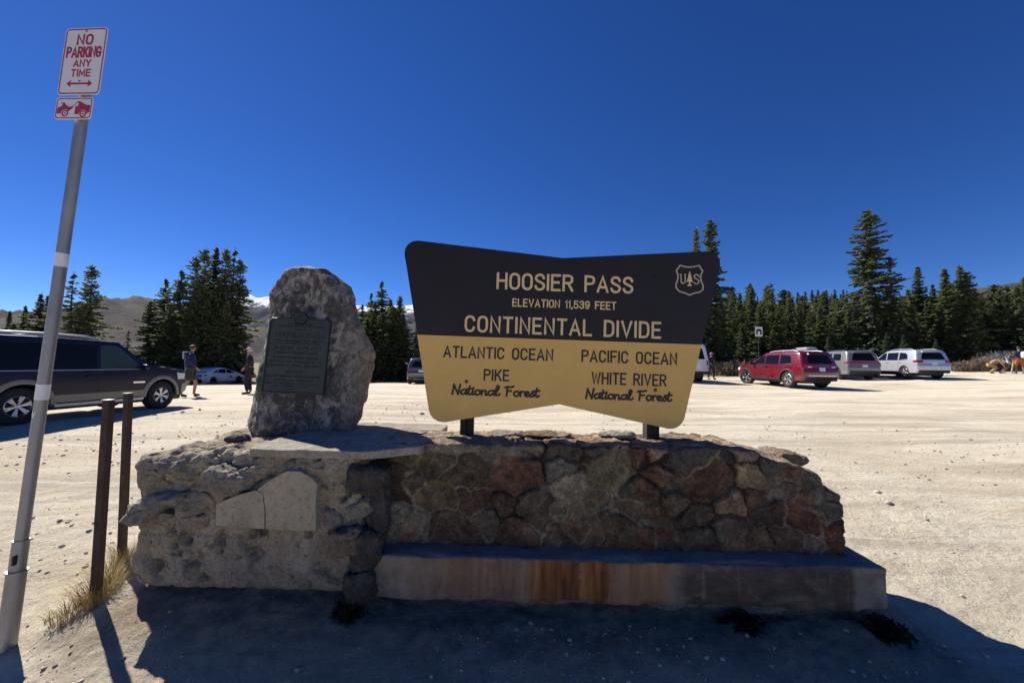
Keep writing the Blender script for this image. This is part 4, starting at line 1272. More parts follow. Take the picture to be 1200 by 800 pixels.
def panel(zc, w, h, r, parent_name, border, xoff):
    bm = bmesh.new()
    poly = round_poly([(-w / 2, -h / 2), (w / 2, -h / 2), (w / 2, h / 2), (-w / 2, h / 2)], [r] * 4, 6)
    add_prism(bm, poly, -.0015, .0015)
    o = bm_obj(parent_name, bm, M['sheet_white'], pole)
    o.location = (xoff, -PR - .012, zc); o.rotation_euler = (0, 0, YW)
    bm = bmesh.new()
    ins = .0085
    q = round_poly([(-w / 2 + ins, -h / 2 + ins), (w / 2 - ins, -h / 2 + ins), (w / 2 - ins, h / 2 - ins), (-w / 2 + ins, h / 2 - ins)], [r * .8] * 4, 6)
    q.append(q[0])
    add_stroke(bm, [np.array(p) for p in q], border, .0008, lambda u, v, hh: (u, -.0015 - hh, v))
    bm_obj('border', bm, M['sheet_red'], o)
    return o
SW, SH = .288, .408
zc = zat(75); 
pn = panel(zc, SW, SH, .022, 'sign_panel', .0078, .004)
pp_ = lambda u, v, h: (u, -.0015 - h, v)
ky = SH / 458.0; kx = SW / 305.0       # sheet drawn 305 x 458 (after the photo's crop 571 x 800)
for s, x0, x1, y0, y1, w in (('NO', -.052, .048, .098, .166, .0125), ('PARKING', -.106, .106, .020, .090, .0118), ('ANY', -.054, .054, -.036, .010, .0088), ('TIME', -.060, .060, -.096, -.048, .0088)):
    bm = bmesh.new(); add_text(bm, s, x0 * 1.14, x1 * 1.14, y0, y1, w * 1.12, pp_, .0009, .26)
    bm_obj('lettering', bm, M['sheet_red'], pn)
bm = bmesh.new()
arr = [(-.088, -.137), (-.058, -.115), (-.062, -.1315), (.062, -.1315), (.058, -.115), (.088, -.137), (.058, -.159), (.062, -.1425), (-.062, -.1425), (-.058, -.159)]
add_prism(bm, arr, -.0026, -.0010); bm_obj('arrow', bm, M['sheet_red'], pn)
for z in (SH / 2 - .022, -.122):
    bm = bmesh.new(); add_lathe(bm, [(-.001, .006), (-.005, .006), (-.006, .003)], 'Y', 10, c=(0, 0, z)); bm_obj('bolt', bm, M['galv'], pn, 40)
TW, TH = .252, .132
tn = panel(zat(134), TW, TH, .02, 'tow_sign_panel', .0062, -.008)
tn['label'] = 'small white sign with a red tow truck pulling a car'
bm = bmesh.new()
car_ = [(-.098, -.032), (-.098, .000), (-.086, .008), (-.074, .012), (-.066, .028), (-.078, .028), (-.080, .034), (-.060, .034), (-.040, .012), (-.018, .008), (-.006, .014), (-.004, .008), (-.012, -.006), (-.020, -.010), (-.028, -.020), (-.040, -.008), (-.058, -.006), (-.072, -.018), (-.075, -.032)]
trk = [(.010, -.036), (.010, .010), (.026, .012), (.028, .034), (.018, .034), (.018, .041), (.036, .041), (.072, .020), (.098, .018), (.098, -.024), (.082, -.032), (.078, -.018), (.062, -.010), (.046, -.014), (.036, -.030), (.032, -.036)]
bm.free()
for poly, arm, ctr, nm in ((car_, ((-.012, .004), (.020, .036)), (-.049, -.030), 'car_pictogram'), (trk, ((.034, .038), (.07, .020)), (.060, -.034), 'truck_pictogram')):
    bm = bmesh.new()
    add_prism(bm, poly, -.0026, -.0012)
    add_stroke(bm, [np.array(p) for p in arm], .004, .001, pp_)
    for r_, w_ in ((.0165, .008), (.003, .005)):
        add_stroke(bm, [np.array((ctr[0] + r_ * math.cos(t * math.pi / 8), ctr[1] + r_ * math.sin(t * math.pi / 8))) for t in range(16)] + [np.array((ctr[0] + r_, ctr[1]))], w_, .0012, pp_)
    for v in bm.verts: v.co.x *= 1.13
    bm_obj(nm, bm, M['sheet_red'], tn)

# ------------------------------------------------------------------ two rusty fence posts and what grows at their feet
M['rust_post'] = None
def rustmat():
    m, nt, b = new_mat('rusty_steel'); nb = NB(nt); b.inputs['Roughness'].default_value = .85; b.inputs['Metallic'].default_value = .15
    n = nb.noise(20, 7, .7, nb.map((1, 1, .3)))
    nt.links.new(nb.ramp(n, [(.3, (.030, .021, .018)), (.5, (.060, .038, .030)), (.7, (.105, .066, .048))]), b.inputs['Base Color'])
    nt.links.new(nb.bump(nb.noise(90, 5, .7), .5, .004), b.inputs['Normal']); return m
M['rust_post'] = rustmat()
def rust_post(bx, by, tx, ty, Y, w, lab):
    a, b = at(bx, by, Y), at(tx, ty, Y)
    d = b - a
    g = gz(a.x, a.y)
    r = empty('steel_post', (a.x, a.y, g), rot=(0, math.atan2(d.x, b.z - g), .0))
    L_ = b.z - g
    bm = bmesh.new()
    t_ = .006                                        # an angle-iron section with a folded lip
    sec = [(-w / 2, -.02), (w / 2, -.02), (w / 2, .02), (w / 2 - t_, .02), (w / 2 - t_, -.02 + t_), (-w / 2 + t_, -.02 + t_), (-w / 2 + t_, .02), (-w / 2, .02)]
    add_prism(bm, sec, -.12, L_, lambda x, y, z: (x, z, y))
    for f in list(bm.faces):
        pass
    bm_obj('channel', bm, M['rust_post'], r)
    for z in np.arange(.14, L_ - .05, .16):
        bm = bmesh.new(); add_lathe(bm, [(-.0205, .006), (-.0235, .005), (-.024, .001)], 'Y', 10, c=(0, 0, z))
        bm_obj('rivet', bm, M['rust_post'], r, 40)
    bm = bmesh.new(); add_box(bm, (0, 0, L_ + .003), (w + .006, .046, .006), bevel=.002); bm_obj('cap', bm, M['galv'], r)
    tag(r, lab, 'post', 'two rusty steel posts beside the monument')
rust_post(113, 690, 127.5, 469, 2.45, .040, 'taller looking rusty steel post nearer the leaning sign pole')
rust_post(143, 650, 150.5, 461, 2.9, .036, 'rusty steel post standing just behind, nearest the broken base end')

def grass_tuft(name, loc, n, h, spread, mat, lab, lean=(0, 0), w=.0022, flop=.6, seed=0, cat='grass tuft'):
    rr = np.random.default_rng(seed)
    V, F = [], []
    for i in range(n):
        a = rr.random() * 6.283; r0 = spread * .35 * rr.random() ** .5
        x, y = r0 * math.cos(a), r0 * math.sin(a)
        L_ = h * (.45 + .75 * rr.random()); a2 = a + rr.normal() * .6
        out = flop * (.25 + rr.random()) * L_
        side = np.array([-math.sin(a2), math.cos(a2), 0]) * w * (.6 + .8 * rr.random())
        b = len(V); K = 5
        for k in range(K):
            t = k / (K - 1)
            p = np.array([x + math.cos(a2) * out * t * t + lean[0] * t * t * L_, y + math.sin(a2) * out * t * t + lean[1] * t * t * L_, L_ * (t - .42 * flop * t * t) - .01])
            V += [p - side * (1 - t * .85), p + side * (1 - t * .85)]
        for k in range(K - 1):
            F.append((b + 2 * k, b + 2 * k + 1, b + 2 * k + 3, b + 2 * k + 2))
    o = np_obj(name, V, F, mat, loc=loc)
    return tag(o, lab, cat)
def leafy(name, cols, rough=.7, trans=.0):
    m, nt, b = new_mat(name); nb = NB(nt); b.inputs['Roughness'].default_value = rough; b.inputs['Specular IOR Level'].default_value = .15
    nt.links.new(nb.ramp(nb.noise(23, 3), [(.3, cols[0]), (.5, cols[1]), (.7, cols[2])]), b.inputs['Base Color'])
    b.inputs['Subsurface Weight'].default_value = 0
    return m
M['dry_grass'] = leafy('dry_grass', ((.26, .19, .075), (.42, .32, .13), (.52, .42, .2)))
M['weed'] = leafy('dark_weed', ((.008, .009, .006), (.016, .018, .010), (.035, .034, .018)))
for i, (px, py, Y, n, h, s, lab) in enumerate([
    (113, 688, 2.44, 420, .22, .26, 'yellow dry grass tuft around the foot of the nearer rusty post'),
    (132, 668, 2.6, 330, .21, .24, 'pale dry grass tuft between the two rusty posts'),
    (146, 648, 2.88, 260, .22, .20, 'small dry grass tuft at the foot of the farther rusty post'),
    (85, 706, 2.36, 260, .13, .30, 'low flattened dry grass patch left of the nearer rusty post')]):
    p = at(px, py, Y); p.z = gz(p.x, p.y)
    grass_tuft('grass_tuft', p, n, h, s, M['dry_grass'], lab, (-.25, 0), .0016, .8, i + 50)
def weed(px, py, Y, n, h, s, lab, seed):
    p = at(px, py, Y); p.z = gz(p.x, p.y) - .01
    rr = np.random.default_rng(seed); V, F = [], []
    for i in range(n):
        a = rr.random() * 6.283; el = rr.uniform(-.15, 1.1); L_ = h * rr.uniform(.5, 1.1)
        d = np.array([math.cos(a) * math.cos(el) * s, math.sin(a) * math.cos(el) * s * .8, math.sin(el)]) * L_
        sd = np.cross(d, rr.normal(size=3)); sd /= np.linalg.norm(sd) + 1e-9
        for k in range(7):
            t = .25 + .75 * rr.random(); c = d * t + np.array([0, 0, -.35 * L_ * t * t])
            l = rr.uniform(.014, .032); w = l * .28
            dd = rr.normal(size=3); dd /= np.linalg.norm(dd); s2 = np.cross(dd, sd); s2 /= np.linalg.norm(s2) + 1e-9
            b = len(V); V += [c - dd * l, c + s2 * w, c + dd * l, c - s2 * w]; F.append((b, b + 1, b + 2, b + 3))
    tag(np_obj('weed', V, F, M['weed'], loc=p), lab, 'weed')
weed(408, 722, 2.27, 130, .17, .75, 'dark weed in the gap between concrete end and ledge', 1)
weed(872, 731, 2.30, 170, .10, 1.6, 'dark low weed hanging under the ledge right of its middle', 2)
weed(1034, 728, 2.27, 170, .12, 1.4, 'dark low weed under the right corner of the ledge', 3)
p = at(405, 735, 2.2); p.z = gz(p.x, p.y)
grass_tuft('grass_tuft', p, 26, .22, .08, M['weed'], 'thin dark grass blades growing up the joint beside the ledge', (0, 0), .0014, .4, 77)
# ------------------------------------------------------------------ vehicles
def paint(name, col, rough=.32, coat=.8, flake=0.0, dirt=1.0):
    m, nt, b = new_mat(name); nb = NB(nt)
    b.inputs['Base Color'].default_value = (*col, 1)
    b.inputs['Roughness'].default_value = rough; b.inputs['Metallic'].default_value = flake
    b.inputs['Coat Weight'].default_value = coat; b.inputs['Coat Roughness'].default_value = .06
    dust = nb.noise(3.5, 6, .65)
    z = nb.sep()[2]
    # a film of road dust, thickest low down
    k = nb.math('MULTIPLY', nb.ramp(z, [(.25, 1.0), (.9, .25)]), nb.ramp(dust, [(.35, .0), (.75, .28 * dirt)]))
    nt.links.new(nb.mix(k, (*col,), (.36, .31, .24)), b.inputs['Base Color'])
    nt.links.new(nb.ramp(k, [(0.0, rough), (.3, .7)]), b.inputs['Roughness'])
    return m
M['tyre'] = simple('tyre_rubber', (.022, .021, .02), .85, 0, .3, 30, .2, 120)
M['rim'] = simple('alloy_rim', (.55, .55, .56), .32, .85, .05, 20)
M['rim_dark'] = simple('black_rim', (.03, .03, .032), .35, .5)
M['glass_dark'] = simple('tinted_glass', (.006, .007, .009), .06, 0, spec=.22)
M['glass_clear'] = simple('clear_window_glass', (.035, .055, .05), .05, 0, spec=.4)
M['trim_black'] = simple('black_plastic', (.018, .018, .019), .6, 0, .2, 20)
M['chrome'] = simple('chrome_trim', (.7, .7, .72), .12, 1.0)
M['red_lamp'] = simple('red_lamp_lens', (.30, .012, .012), .12, 0, coat=.6)
M['white_lamp'] = simple('clear_lamp_lens', (.72, .73, .75), .1, 0, coat=.7)
M['amber_lamp'] = simple('amber_lamp_lens', (.6, .2, .03), .15, 0, coat=.5)
M['plate'] = simple('white_number_plate', (.68, .70, .70), .4, 0, .05, 30)
M['plate_ink'] = simple('plate_green_ink', (.03, .12, .07), .5)
M['seat_grey'] = simple('seat_cloth', (.09, .085, .08), .9)
M['silver_trim'] = simple('satin_silver', (.45, .46, .48), .35, .6)

class Car:
    """body from a side outline (x forward, z up), rounded, crowned and tapered; patches share the same warp"""
    def __init__(s, name, loc, heading, spec, label, cat='car', group=None):
        s.p = spec
        s.root = empty(name, loc, heading)
        tag(s.root, label, cat, group)
        s.W = spec['W']; s.zb = spec['belt']; s.zr = spec['H']
        xs = [q[0] for q in spec['top']]
        s.x0, s.x1 = min(xs), max(xs)
        s.yw = s.W / 2
    def hw(s, x, z):
        p = s.p
        h = s.W / 2
        if z < s.zb:
            h -= .05 * max(0, (.62 * s.zb - z) / (.62 * s.zb)) ** 2 + .025 * max(0, (z - .72 * s.zb) / (.28 * s.zb)) ** 2
        else:
            t = (z - s.zb) / (s.zr - s.zb)
            h -= .025 + p.get('tumble', .17) * t ** 1.15
        f = max(0, (x - (s.x1 - .55)) / .55); h -= p.get('nose', .14) * f ** 2.2
        r = max(0, ((s.x0 + .8) - x) / .8); h -= p.get('tail', .08) * r ** 2.2
        return h
    def warp(s, v):
        x, y, z = v
        h = s.hw(x, z)
        yn = y / s.yw
        f = max(0, (x - (s.x1 - 1.6)) / 1.6); r = max(0, ((s.x0 + 1.1) - x) / 1.1)
        x2 = x - .16 * f ** 1.5 * yn * yn + .09 * r ** 1.5 * yn * yn
        crown = .035 * max(0, (z - .6 * s.zb) / (s.zr - .6 * s.zb)) * (1 - yn * yn)
        side_bulge = 0
        return Vector((x2, yn * h, z + crown))
    def finish(s, name, bm, mat, parent=None, smooth=35):
        for v in bm.verts: v.co = s.warp(v.co)
        return bm_obj(name, bm, mat, parent or s.root, smooth)
    def cut(s, bm, xs=(), ys=(), zs=()):
        for ax, vals in ((0, xs), (1, ys), (2, zs)):
            for val in vals:
                co = [0, 0, 0]; no = [0, 0, 0]; co[ax] = val; no[ax] = 1
                bmesh.ops.bisect_plane(bm, geom=bm.verts[:] + bm.edges[:] + bm.faces[:], plane_co=co, plane_no=no, dist=1e-4)
    def body(s, mat):
        p = s.p
        out = list(p['top'])                           # from rear bottom, over the roof, to front bottom
        arch = []
        zl = p['sill']
        n0 = len(out)
        for cx in (p['xf'], p['xr']):
            R_ = p['arch']; zc = p['rad'] * .98
            a0 = math.asin(max(-1, min(1, (zl - zc) / R_)))
            pts = [(cx + R_ * math.cos(a0 + (math.pi - 2 * a0) * k / 14), zc + R_ * math.sin(a0 + (math.pi - 2 * a0) * k / 14)) for k in range(15)]
            out += pts
        bm = bmesh.new()
        a = [bm.verts.new((x, -s.yw, z)) for x, z in out]; b = [bm.verts.new((x, s.yw, z)) for x, z in out]
        bm.faces.new(a); bm.faces.new(b[::-1]); n = len(out)
        rim = []
        for i in range(n):
            bm.faces.new((a[(i + 1) % n], a[i], b[i], b[(i + 1) % n]))
            if i < n0 - 1:
                rim += [(a[i], a[i + 1]), (b[i], b[i + 1])]
        es = [bm.edges.get(q) for q in rim]
        bmesh.ops.bevel(bm, geom=es, offset=p.get('bev', .07), segments=4, profile=.5, affect='EDGES', clamp_overlap=True)
        zs = np.arange(.25, s.zr, .11); xs = np.arange(s.x0 + .1, s.x1, .2)
        s.cut(bm, xs, [-.6, -.3, 0, .3, .6], list(zs) + [s.zb - .02, s.zb + .015])
        bmesh.ops.triangulate(bm, faces=[f for f in bm.faces if len(f.verts) > 4])
        o = s.finish('body', bm, mat, None, 30)
        # underbody pan and inner wheel houses
        bm = bmesh.new()
        add_box(bm, (0, 0, p['rad'] * .75 + .08), (s.x1 - s.x0 - .5, s.W - .62, .3), bevel=.04)
        add_box(bm, (0, 0, p['rad'] * 1.2), (s.x1 - s.x0 - .9, s.W - .55, .5), bevel=.04)
        bm_obj('underbody', bm, M['trim_black'], s.root)
        return o
    def side(s, name, poly, mat, sides=(-1, 1), off=.004, th=.012, parent=None, r=0.0, dz=.1):
        res = []
        for sd in sides:
            q = round_poly(poly, [r] * len(poly), 4) if r else poly
            bm = bmesh.new()
            a = [bm.verts.new((x, sd * (s.yw + off), z)) for x, z in q]; b = [bm.verts.new((x, sd * (s.yw + off - th), z)) for x, z in q]
            bm.faces.new(a); bm.faces.new(b[::-1]); n = len(q)
            for i in range(n): bm.faces.new((a[(i + 1) % n], a[i], b[i], b[(i + 1) % n]))
            xs = [v[0] for v in q]; zs = [v[1] for v in q]
            s.cut(bm, np.arange(min(xs) + .13, max(xs), .2), (), np.arange(min(zs) + .07, max(zs), dz))
            bmesh.ops.triangulate(bm, faces=[f for f in bm.faces if len(f.verts) > 4])
            res.append(s.finish(name, bm, mat, parent))
        return res
    def xend(s, z, rear=True):
        pts = [q for q in s.p['top']]
        m = max(range(len(pts)), key=lambda i: pts[i][1])
        seg = pts[:m + 1] if rear else pts[m:][::-1]
        zs = [q[1] for q in seg]; xs = [q[0] for q in seg]
        o = sorted(range(len(zs)), key=lambda i: zs[i])
        return float(np.interp(z, [zs[i] for i in o], [xs[i] for i in o]))
    def end(s, name, poly, mat, rear=True, off=.006, th=.015, parent=None, r=0.0, xfun=None):
        """poly in (y, z) laid onto the tail (rear) or the nose"""
        q = round_poly(poly, [r] * len(poly), 4) if r else poly
        bm = bmesh.new(); sg = -1 if rear else 1
        a = [bm.verts.new((0, y, z)) for y, z in q]; b = [bm.verts.new((1, y, z)) for y, z in q]
        bm.faces.new(a); bm.faces.new(b[::-1]); n = len(q)
        for i in range(n): bm.faces.new((a[(i + 1) % n], a[i], b[i], b[(i + 1) % n]))
        ys = [v[0] for v in q]; zs = [v[1] for v in q]
        s.cut(bm, (), np.arange(min(ys) + .1, max(ys), .18), np.arange(min(zs) + .05, max(zs), .08))
        bmesh.ops.triangulate(bm, faces=[f for f in bm.faces if len(f.verts) > 4])
        for v in bm.verts:
            x = s.xend(v.co.z, rear)
            v.co.x = x + sg * off if v.co.x < .5 else x + sg * (off - th)
        return s.finish(name, bm, mat, parent)
    def screen(s, name, p0, p1, inset, mat, off=.006):
        """glass across the car between two outline points (windscreen or rear window)"""
        (xa, za), (xb, zb) = p0, p1
        d = Vector((xb - xa, 0, zb - za)); nrm = Vector((-d.z, 0, d.x)).normalized()
        if nrm.z < 0: nrm = -nrm
        bm = bmesh.new()
        N_ = 7; top, bot = [], []
        ys = np.linspace(-1, 1, 9)
        grid = []
        for i in range(N_):
            t = .05 + .9 * i / (N_ - 1)
            row = []
            for y in ys:
                edge = s.yw * (1 - inset / s.yw)
                row.append(Vector((xa + d.x * t, y * edge, za + d.z * t)))
            grid.append(row)
        A = [[bm.verts.new(v + nrm * off) for v in row] for row in grid]; B = [[bm.verts.new(v - nrm * .008) for v in row] for row in grid]
        for i in range(N_ - 1):
            for j in range(8):
                bm.faces.new((A[i][j], A[i][j + 1], A[i + 1][j + 1], A[i + 1][j])); bm.faces.new((B[i][j], B[i + 1][j], B[i + 1][j + 1], B[i][j + 1]))
        for j in range(8):
            bm.faces.new((A[0][j], B[0][j], B[0][j + 1], A[0][j + 1])); bm.faces.new((A[-1][j], A[-1][j + 1], B[-1][j + 1], B[-1][j]))
        for i in range(N_ - 1):
            bm.faces.new((A[i][0], A[i + 1][0], B[i + 1][0], B[i][0])); bm.faces.new((A[i][8], B[i][8], B[i + 1][8], A[i + 1][8]))
        return s.finish(name, bm, mat)
    def wheels(s, rim='rim', spokes=6, steer=0.0, twin=True, flare=None):
        p = s.p; R_ = p['rad']; w = p.get('tw', .25)
        for cx, front in ((p['xf'], True), (p['xr'], False)):
            for sd in (-1, 1):
                we = bpy.data.objects.new('wheel', None); COL.objects.link(we); we.parent = s.root; we.empty_display_size = .1
                we.location = (cx, sd * (s.W / 2 - w / 2 - .035), R_)
                we.rotation_euler = (0, RNG.random() * 1.2, (math.pi if sd > 0 else 0) + (steer if front else 0))
                rr = R_ * p.get('rimr', .62)
                bm = bmesh.new(); h = w / 2
                add_lathe(bm, [(-h * .8, rr), (-h, rr + .02), (-h * 1.02, (rr + R_) / 2), (-h * .86, R_ - .02), (-h * .62, R_), (h * .62, R_), (h * .86, R_ - .02), (h, (rr + R_) / 2), (h * .8, rr)], 'Y', 36, closed=True)
                bm_obj('tyre', bm, M['tyre'], we, 50)
                bm = bmesh.new()
                add_lathe(bm, [(-h * .78, rr + .004), (-h * .84, rr - .012), (-h * .6, rr - .03), (h * .5, rr - .035), (h * .7, rr + .004)], 'Y', 32, closed=True)
                add_lathe(bm, [(-h * .6, .001), (-h * .66, .05), (-h * .3, .065), (h * .1, .07)], 'Y', 18)
                for k in range(spokes):
                    t = 2 * math.pi * k / spokes
                    for dt in ((-.13, .13) if twin else (0,)):
                        a_ = Vector((math.cos(t) * .05, -h * .60, math.sin(t) * .05)); b_ = Vector((math.cos(t + dt) * (rr - .012), -h * .74, math.sin(t + dt) * (rr - .012)))
                        d = (b_ - a_); L_ = d.length; d.normalize(); sdv = d.cross(Vector((0, 1, 0))).normalized(); up = sdv.cross(d)
                        Rm = Matrix((sdv, up, d)).transposed()
                        add_box(bm, (a_ + b_) / 2, (.046 if twin else .075, .03, L_), Rm, .006, 1)
                bm_obj('rim', bm, M[rim], we, 40)
                bm = bmesh.new(); add_lathe(bm, [(-h * .1, .001), (-h * .1, rr - .04), (h * .3, rr - .04), (h * .3, .001)], 'Y', 24)
                bm_obj('brake_disc', bm, M['trim_black'], we, 40)
                if flare:
                    s.flare(cx, sd, *flare)
    def flare(s, cx, sd, mat, width=.085, out=.02):
        p = s.p; R_ = p['arch']; zc = p['rad'] * .98
        a0 = math.asin(max(-1, min(1, (p['sill'] - .02 - zc) / R_)))
        n = 18; bm = bmesh.new(); rows = []
        for k in range(n + 1):
            t = a0 + (math.pi - 2 * a0) * k / n
            row = []
            for r_, o_ in ((R_ - .012, -.05), (R_ - .012, out), (R_ + width * .5, out), (R_ + width, .003), (R_ + width, -.03)):
                row.append(bm.verts.new((cx + r_ * math.cos(t), sd * (s.yw + o_), zc + r_ * math.sin(t))))
            rows.append(row)
        for a, b in zip(rows, rows[1:]):
            for i in range(4): bm.faces.new((a[i], a[i + 1], b[i + 1], b[i]))
        bm.faces.new(rows[0]); bm.faces.new(rows[-1][::-1])
        s.finish('wheel_arch_trim', bm, M[mat])
    def mirror(s, x, z, mat, sides=(-1, 1)):
        for sd in sides:
            bm = bmesh.new()
            y = s.hw(x, z)
            add_box(bm, (x, sd * (y + .13), z + .07), (.09, .2, .15), bevel=.035, seg=3)
            add_box(bm, (x + .01, sd * (y + .03), z + .02), (.06, .1, .04), bevel=.012)
            bm_obj('mirror', bm, mat, s.root, 40)
    def rails(s, xa, xb, mat, yk=.78, h=.05, n=5, thick=.022):
        for sd in (-1, 1):
            bm = bmesh.new()
            pts = []
            for k in range(9):
                t = k / 8; x = xa + (xb - xa) * t
                z = s.zr_at(x) + .028 + h * (1 if 0 < k < 8 else .0)
                pts.append((x, sd * s.hw(x, s.zr) * yk, z))
            add_tube(bm, pts, thick, 8)
            for k in (0, 4, 8):
                add_box(bm, (pts[k][0], pts[k][1], s.zr_at(pts[k][0]) + .02), (.1, .04, .06), bevel=.012)
            bm_obj('roof_rail', bm, mat, s.root, 40)
    def zr_at(s, x):
        pts = s.p['top']; m = [q for q in pts if q[1] > s.zb]
        m = sorted(m); return float(np.interp(x, [q[0] for q in m], [q[1] for q in m]))
    def plate(s, y, z, rear=True, text='', parent=None):
        o = s.end('number_plate', [(y - .155, z - .078), (y + .155, z - .078), (y + .155, z + .078), (y - .155, z + .078)], M['plate'], rear, .012, .014)
        return o
    def handle(s, xs, z, mat, sides=(-1, 1)):
        for x in xs:
            s.side('handle', [(x - .1, z - .018), (x + .1, z - .018), (x + .1, z + .018), (x - .1, z + .018)], mat, sides, .028, .03)
    def seam(s, lines, sides=(-1, 1)):
        """door gaps, 8 mm wide, dark"""
        for ln in lines:
            for (xa, za), (xb, zb) in zip(ln, ln[1:]):
                d = Vector((xb - xa, zb - za)).normalized(); nn = Vector((-d.y, d.x)) * .005
                s.side('door_gap', [(xa - nn.x, za - nn.y), (xb - nn.x, zb - nn.y), (xb + nn.x, zb + nn.y), (xa + nn.x, za + nn.y)], M['trim_black'], sides, .0022, .006)

def suv_outline(L, H, fo, ro, wb, hood, base, cowl, ws_top, rear_top, sill, nose_z, tail_in=.12, roof_r=None):
    """x forward about the mid wheelbase. fo, ro front and rear overhang"""
    xf, xr = wb / 2, -wb / 2
    a, b = xr - ro, xf + fo
    return [(a + .10, sill), (a + .0, sill + .17), (a + .0, sill + .42), (a + .055, base - .16), (a + .07, base), (a + tail_in + .1, H - .17), (a + tail_in + .20, H - .05),
            (rear_top, H - .012), ((rear_top + ws_top) / 2, H), (ws_top, H - .035), (cowl, hood + .02), ((cowl + b) / 2, hood - .03), (b - .22, nose_z), (b - .04, nose_z - .13), (b, sill + .32), (b - .02, sill + .12), (b - .13, sill)]

# ---- dark blue full-size SUV with tan lower trim, near left
M['navy'] = paint('dark_navy_paint', (.006, .0075, .024), .3, .12, 0, .15)
M['tan_trim'] = simple('tan_trim_paint', (.30, .255, .185), .45, .15, .08, 10)
wb = 3.02
sp1 = dict(W=2.0, H=1.93, belt=1.17, xf=wb / 2, xr=-wb / 2, arch=.50, rad=.405, sill=.42, tumble=.15, nose=.10, tail=.05, bev=.09, tw=.275, rimr=.57,
           top=suv_outline(5.2, 1.93, .95, 1.2, wb, 1.19, 1.12, 1.12, .42, -2.3, .42, 1.14, .1))
gx, gy = -9.98, 8.76
c = Car('parked_car', (gx, gy, gz(-9.6, 8.6) - .01), rad(83.5), sp1, 'big dark navy SUV with tan wheel arches and silver roof rack at left edge', 'car', None)
M['navy'].node_tree.nodes['Principled BSDF'].inputs['Specular IOR Level'].default_value = .3
c.root.scale = (.88, .88, .88)
c.body(M['navy'])
c.side('lower_cladding', [(-1.0, .43), (1.0, .43), (.98, .60), (-.98, .60)], M['tan_trim'], off=.012)
c.side('rocker_step', [(-.95, .33), (.95, .33), (.97, .40), (-.97, .40)], M['silver_trim'], off=.03, th=.12)
c.wheels('rim', 6, .05, True, ('tan_trim', .085, .03))
fw = c.side('window', [(-.08, 1.20), (.92, 1.20), (.84, 1.26), (.42, 1.74), (.34, 1.79), (-.04, 1.79)], M['glass_clear'], r=.0)
c.side('window', [(-1.05, 1.20), (-.16, 1.20), (-.12, 1.79), (-1.03, 1.79)], M['glass_dark'])
c.side('window', [(-2.38, 1.21), (-1.16, 1.20), (-1.14, 1.79), (-2.28, 1.76)], M['glass_dark'])
c.screen('windscreen', (.42, 1.895), (1.12, 1.18), .10, M['glass_clear'])
c.end('rear_window', [(-.72, 1.2), (.72, 1.2), (.66, 1.7), (-.66, 1.7)], M['glass_dark'], r=.05)
c.seam([[(1.02, .62), (1.02, 1.12)], [(-.12, .46), (-.12, 1.17)], [(-1.02, 1.17), (-1.06, .9), (-.98, .62)]])
c.side('beltline_trim', [(-2.45, 1.165), (1.0, 1.165), (1.0, 1.182), (-2.45, 1.182)], M['silver_trim'], off=.008)
c.side('badge', [(.68, .80), (.98, .80), (.98, .84), (.68, .84)], M['chrome'], off=.008)
c.handle((-.28, -1.2), 1.02, M['navy'])
c.mirror(.86, 1.16, M['navy'])
c.side('headlight', [(2.02, .86), (2.30, .86), (2.32, 1.02), (1.98, 1.06)], M['white_lamp'], off=.012, th=.05)
c.end('headlight', [(.62, .84), (.93, .84), (.93, 1.02), (.62, 1.02)], M['white_lamp'], False, .02, .05)
c.end('headlight', [(-.93, .84), (-.62, .84), (-.62, 1.02), (-.93, 1.02)], M['white_lamp'], False, .02, .05)
c.end('grille', [(-.56, .78), (.56, .78), (.56, 1.02), (-.56, 1.02)], M['chrome'], False, .02, .04)
c.side('bumper_trim', [(2.16, .46), (2.42, .50), (2.44, .74), (2.2, .72)], M['tan_trim'], off=.012)
c.end('bumper_trim', [(-.9, .46), (.9, .46), (.9, .72), (-.9, .72)], M['tan_trim'], False, .012, .05)
c.end('taillight', [(.8, .95), (.95, .95), (.93, 1.4), (.8, 1.4)], M['red_lamp']); c.end('taillight', [(-.95, .95), (-.8, .95), (-.8, 1.4), (-.93, 1.4)], M['red_lamp'])
c.rails(-2.2, .02, M['silver_trim'], .84, .055, 5, .03)
for x in (-1.7, -.6):
    bm = bmesh.new(); add_box(bm, (x, 0, 2.01), (.07, 1.3, .03), bevel=.01); bm_obj('roof_crossbar', bm, M['silver_trim'], c.root)
bm = bmesh.new()
for y in (-.42, .42):
    add_box(bm, (.1, y, .98), (.5, .5, .16), bevel=.06); add_box(bm, (-.16, y, 1.28), (.16, .48, .6), Matrix.Rotation(-.15, 3, 'Y'), .06); add_box(bm, (-.2, y, 1.66), (.1, .26, .17), bevel=.04)
bm_obj('front_seats', bm, M['seat_grey'], c.root, 40)

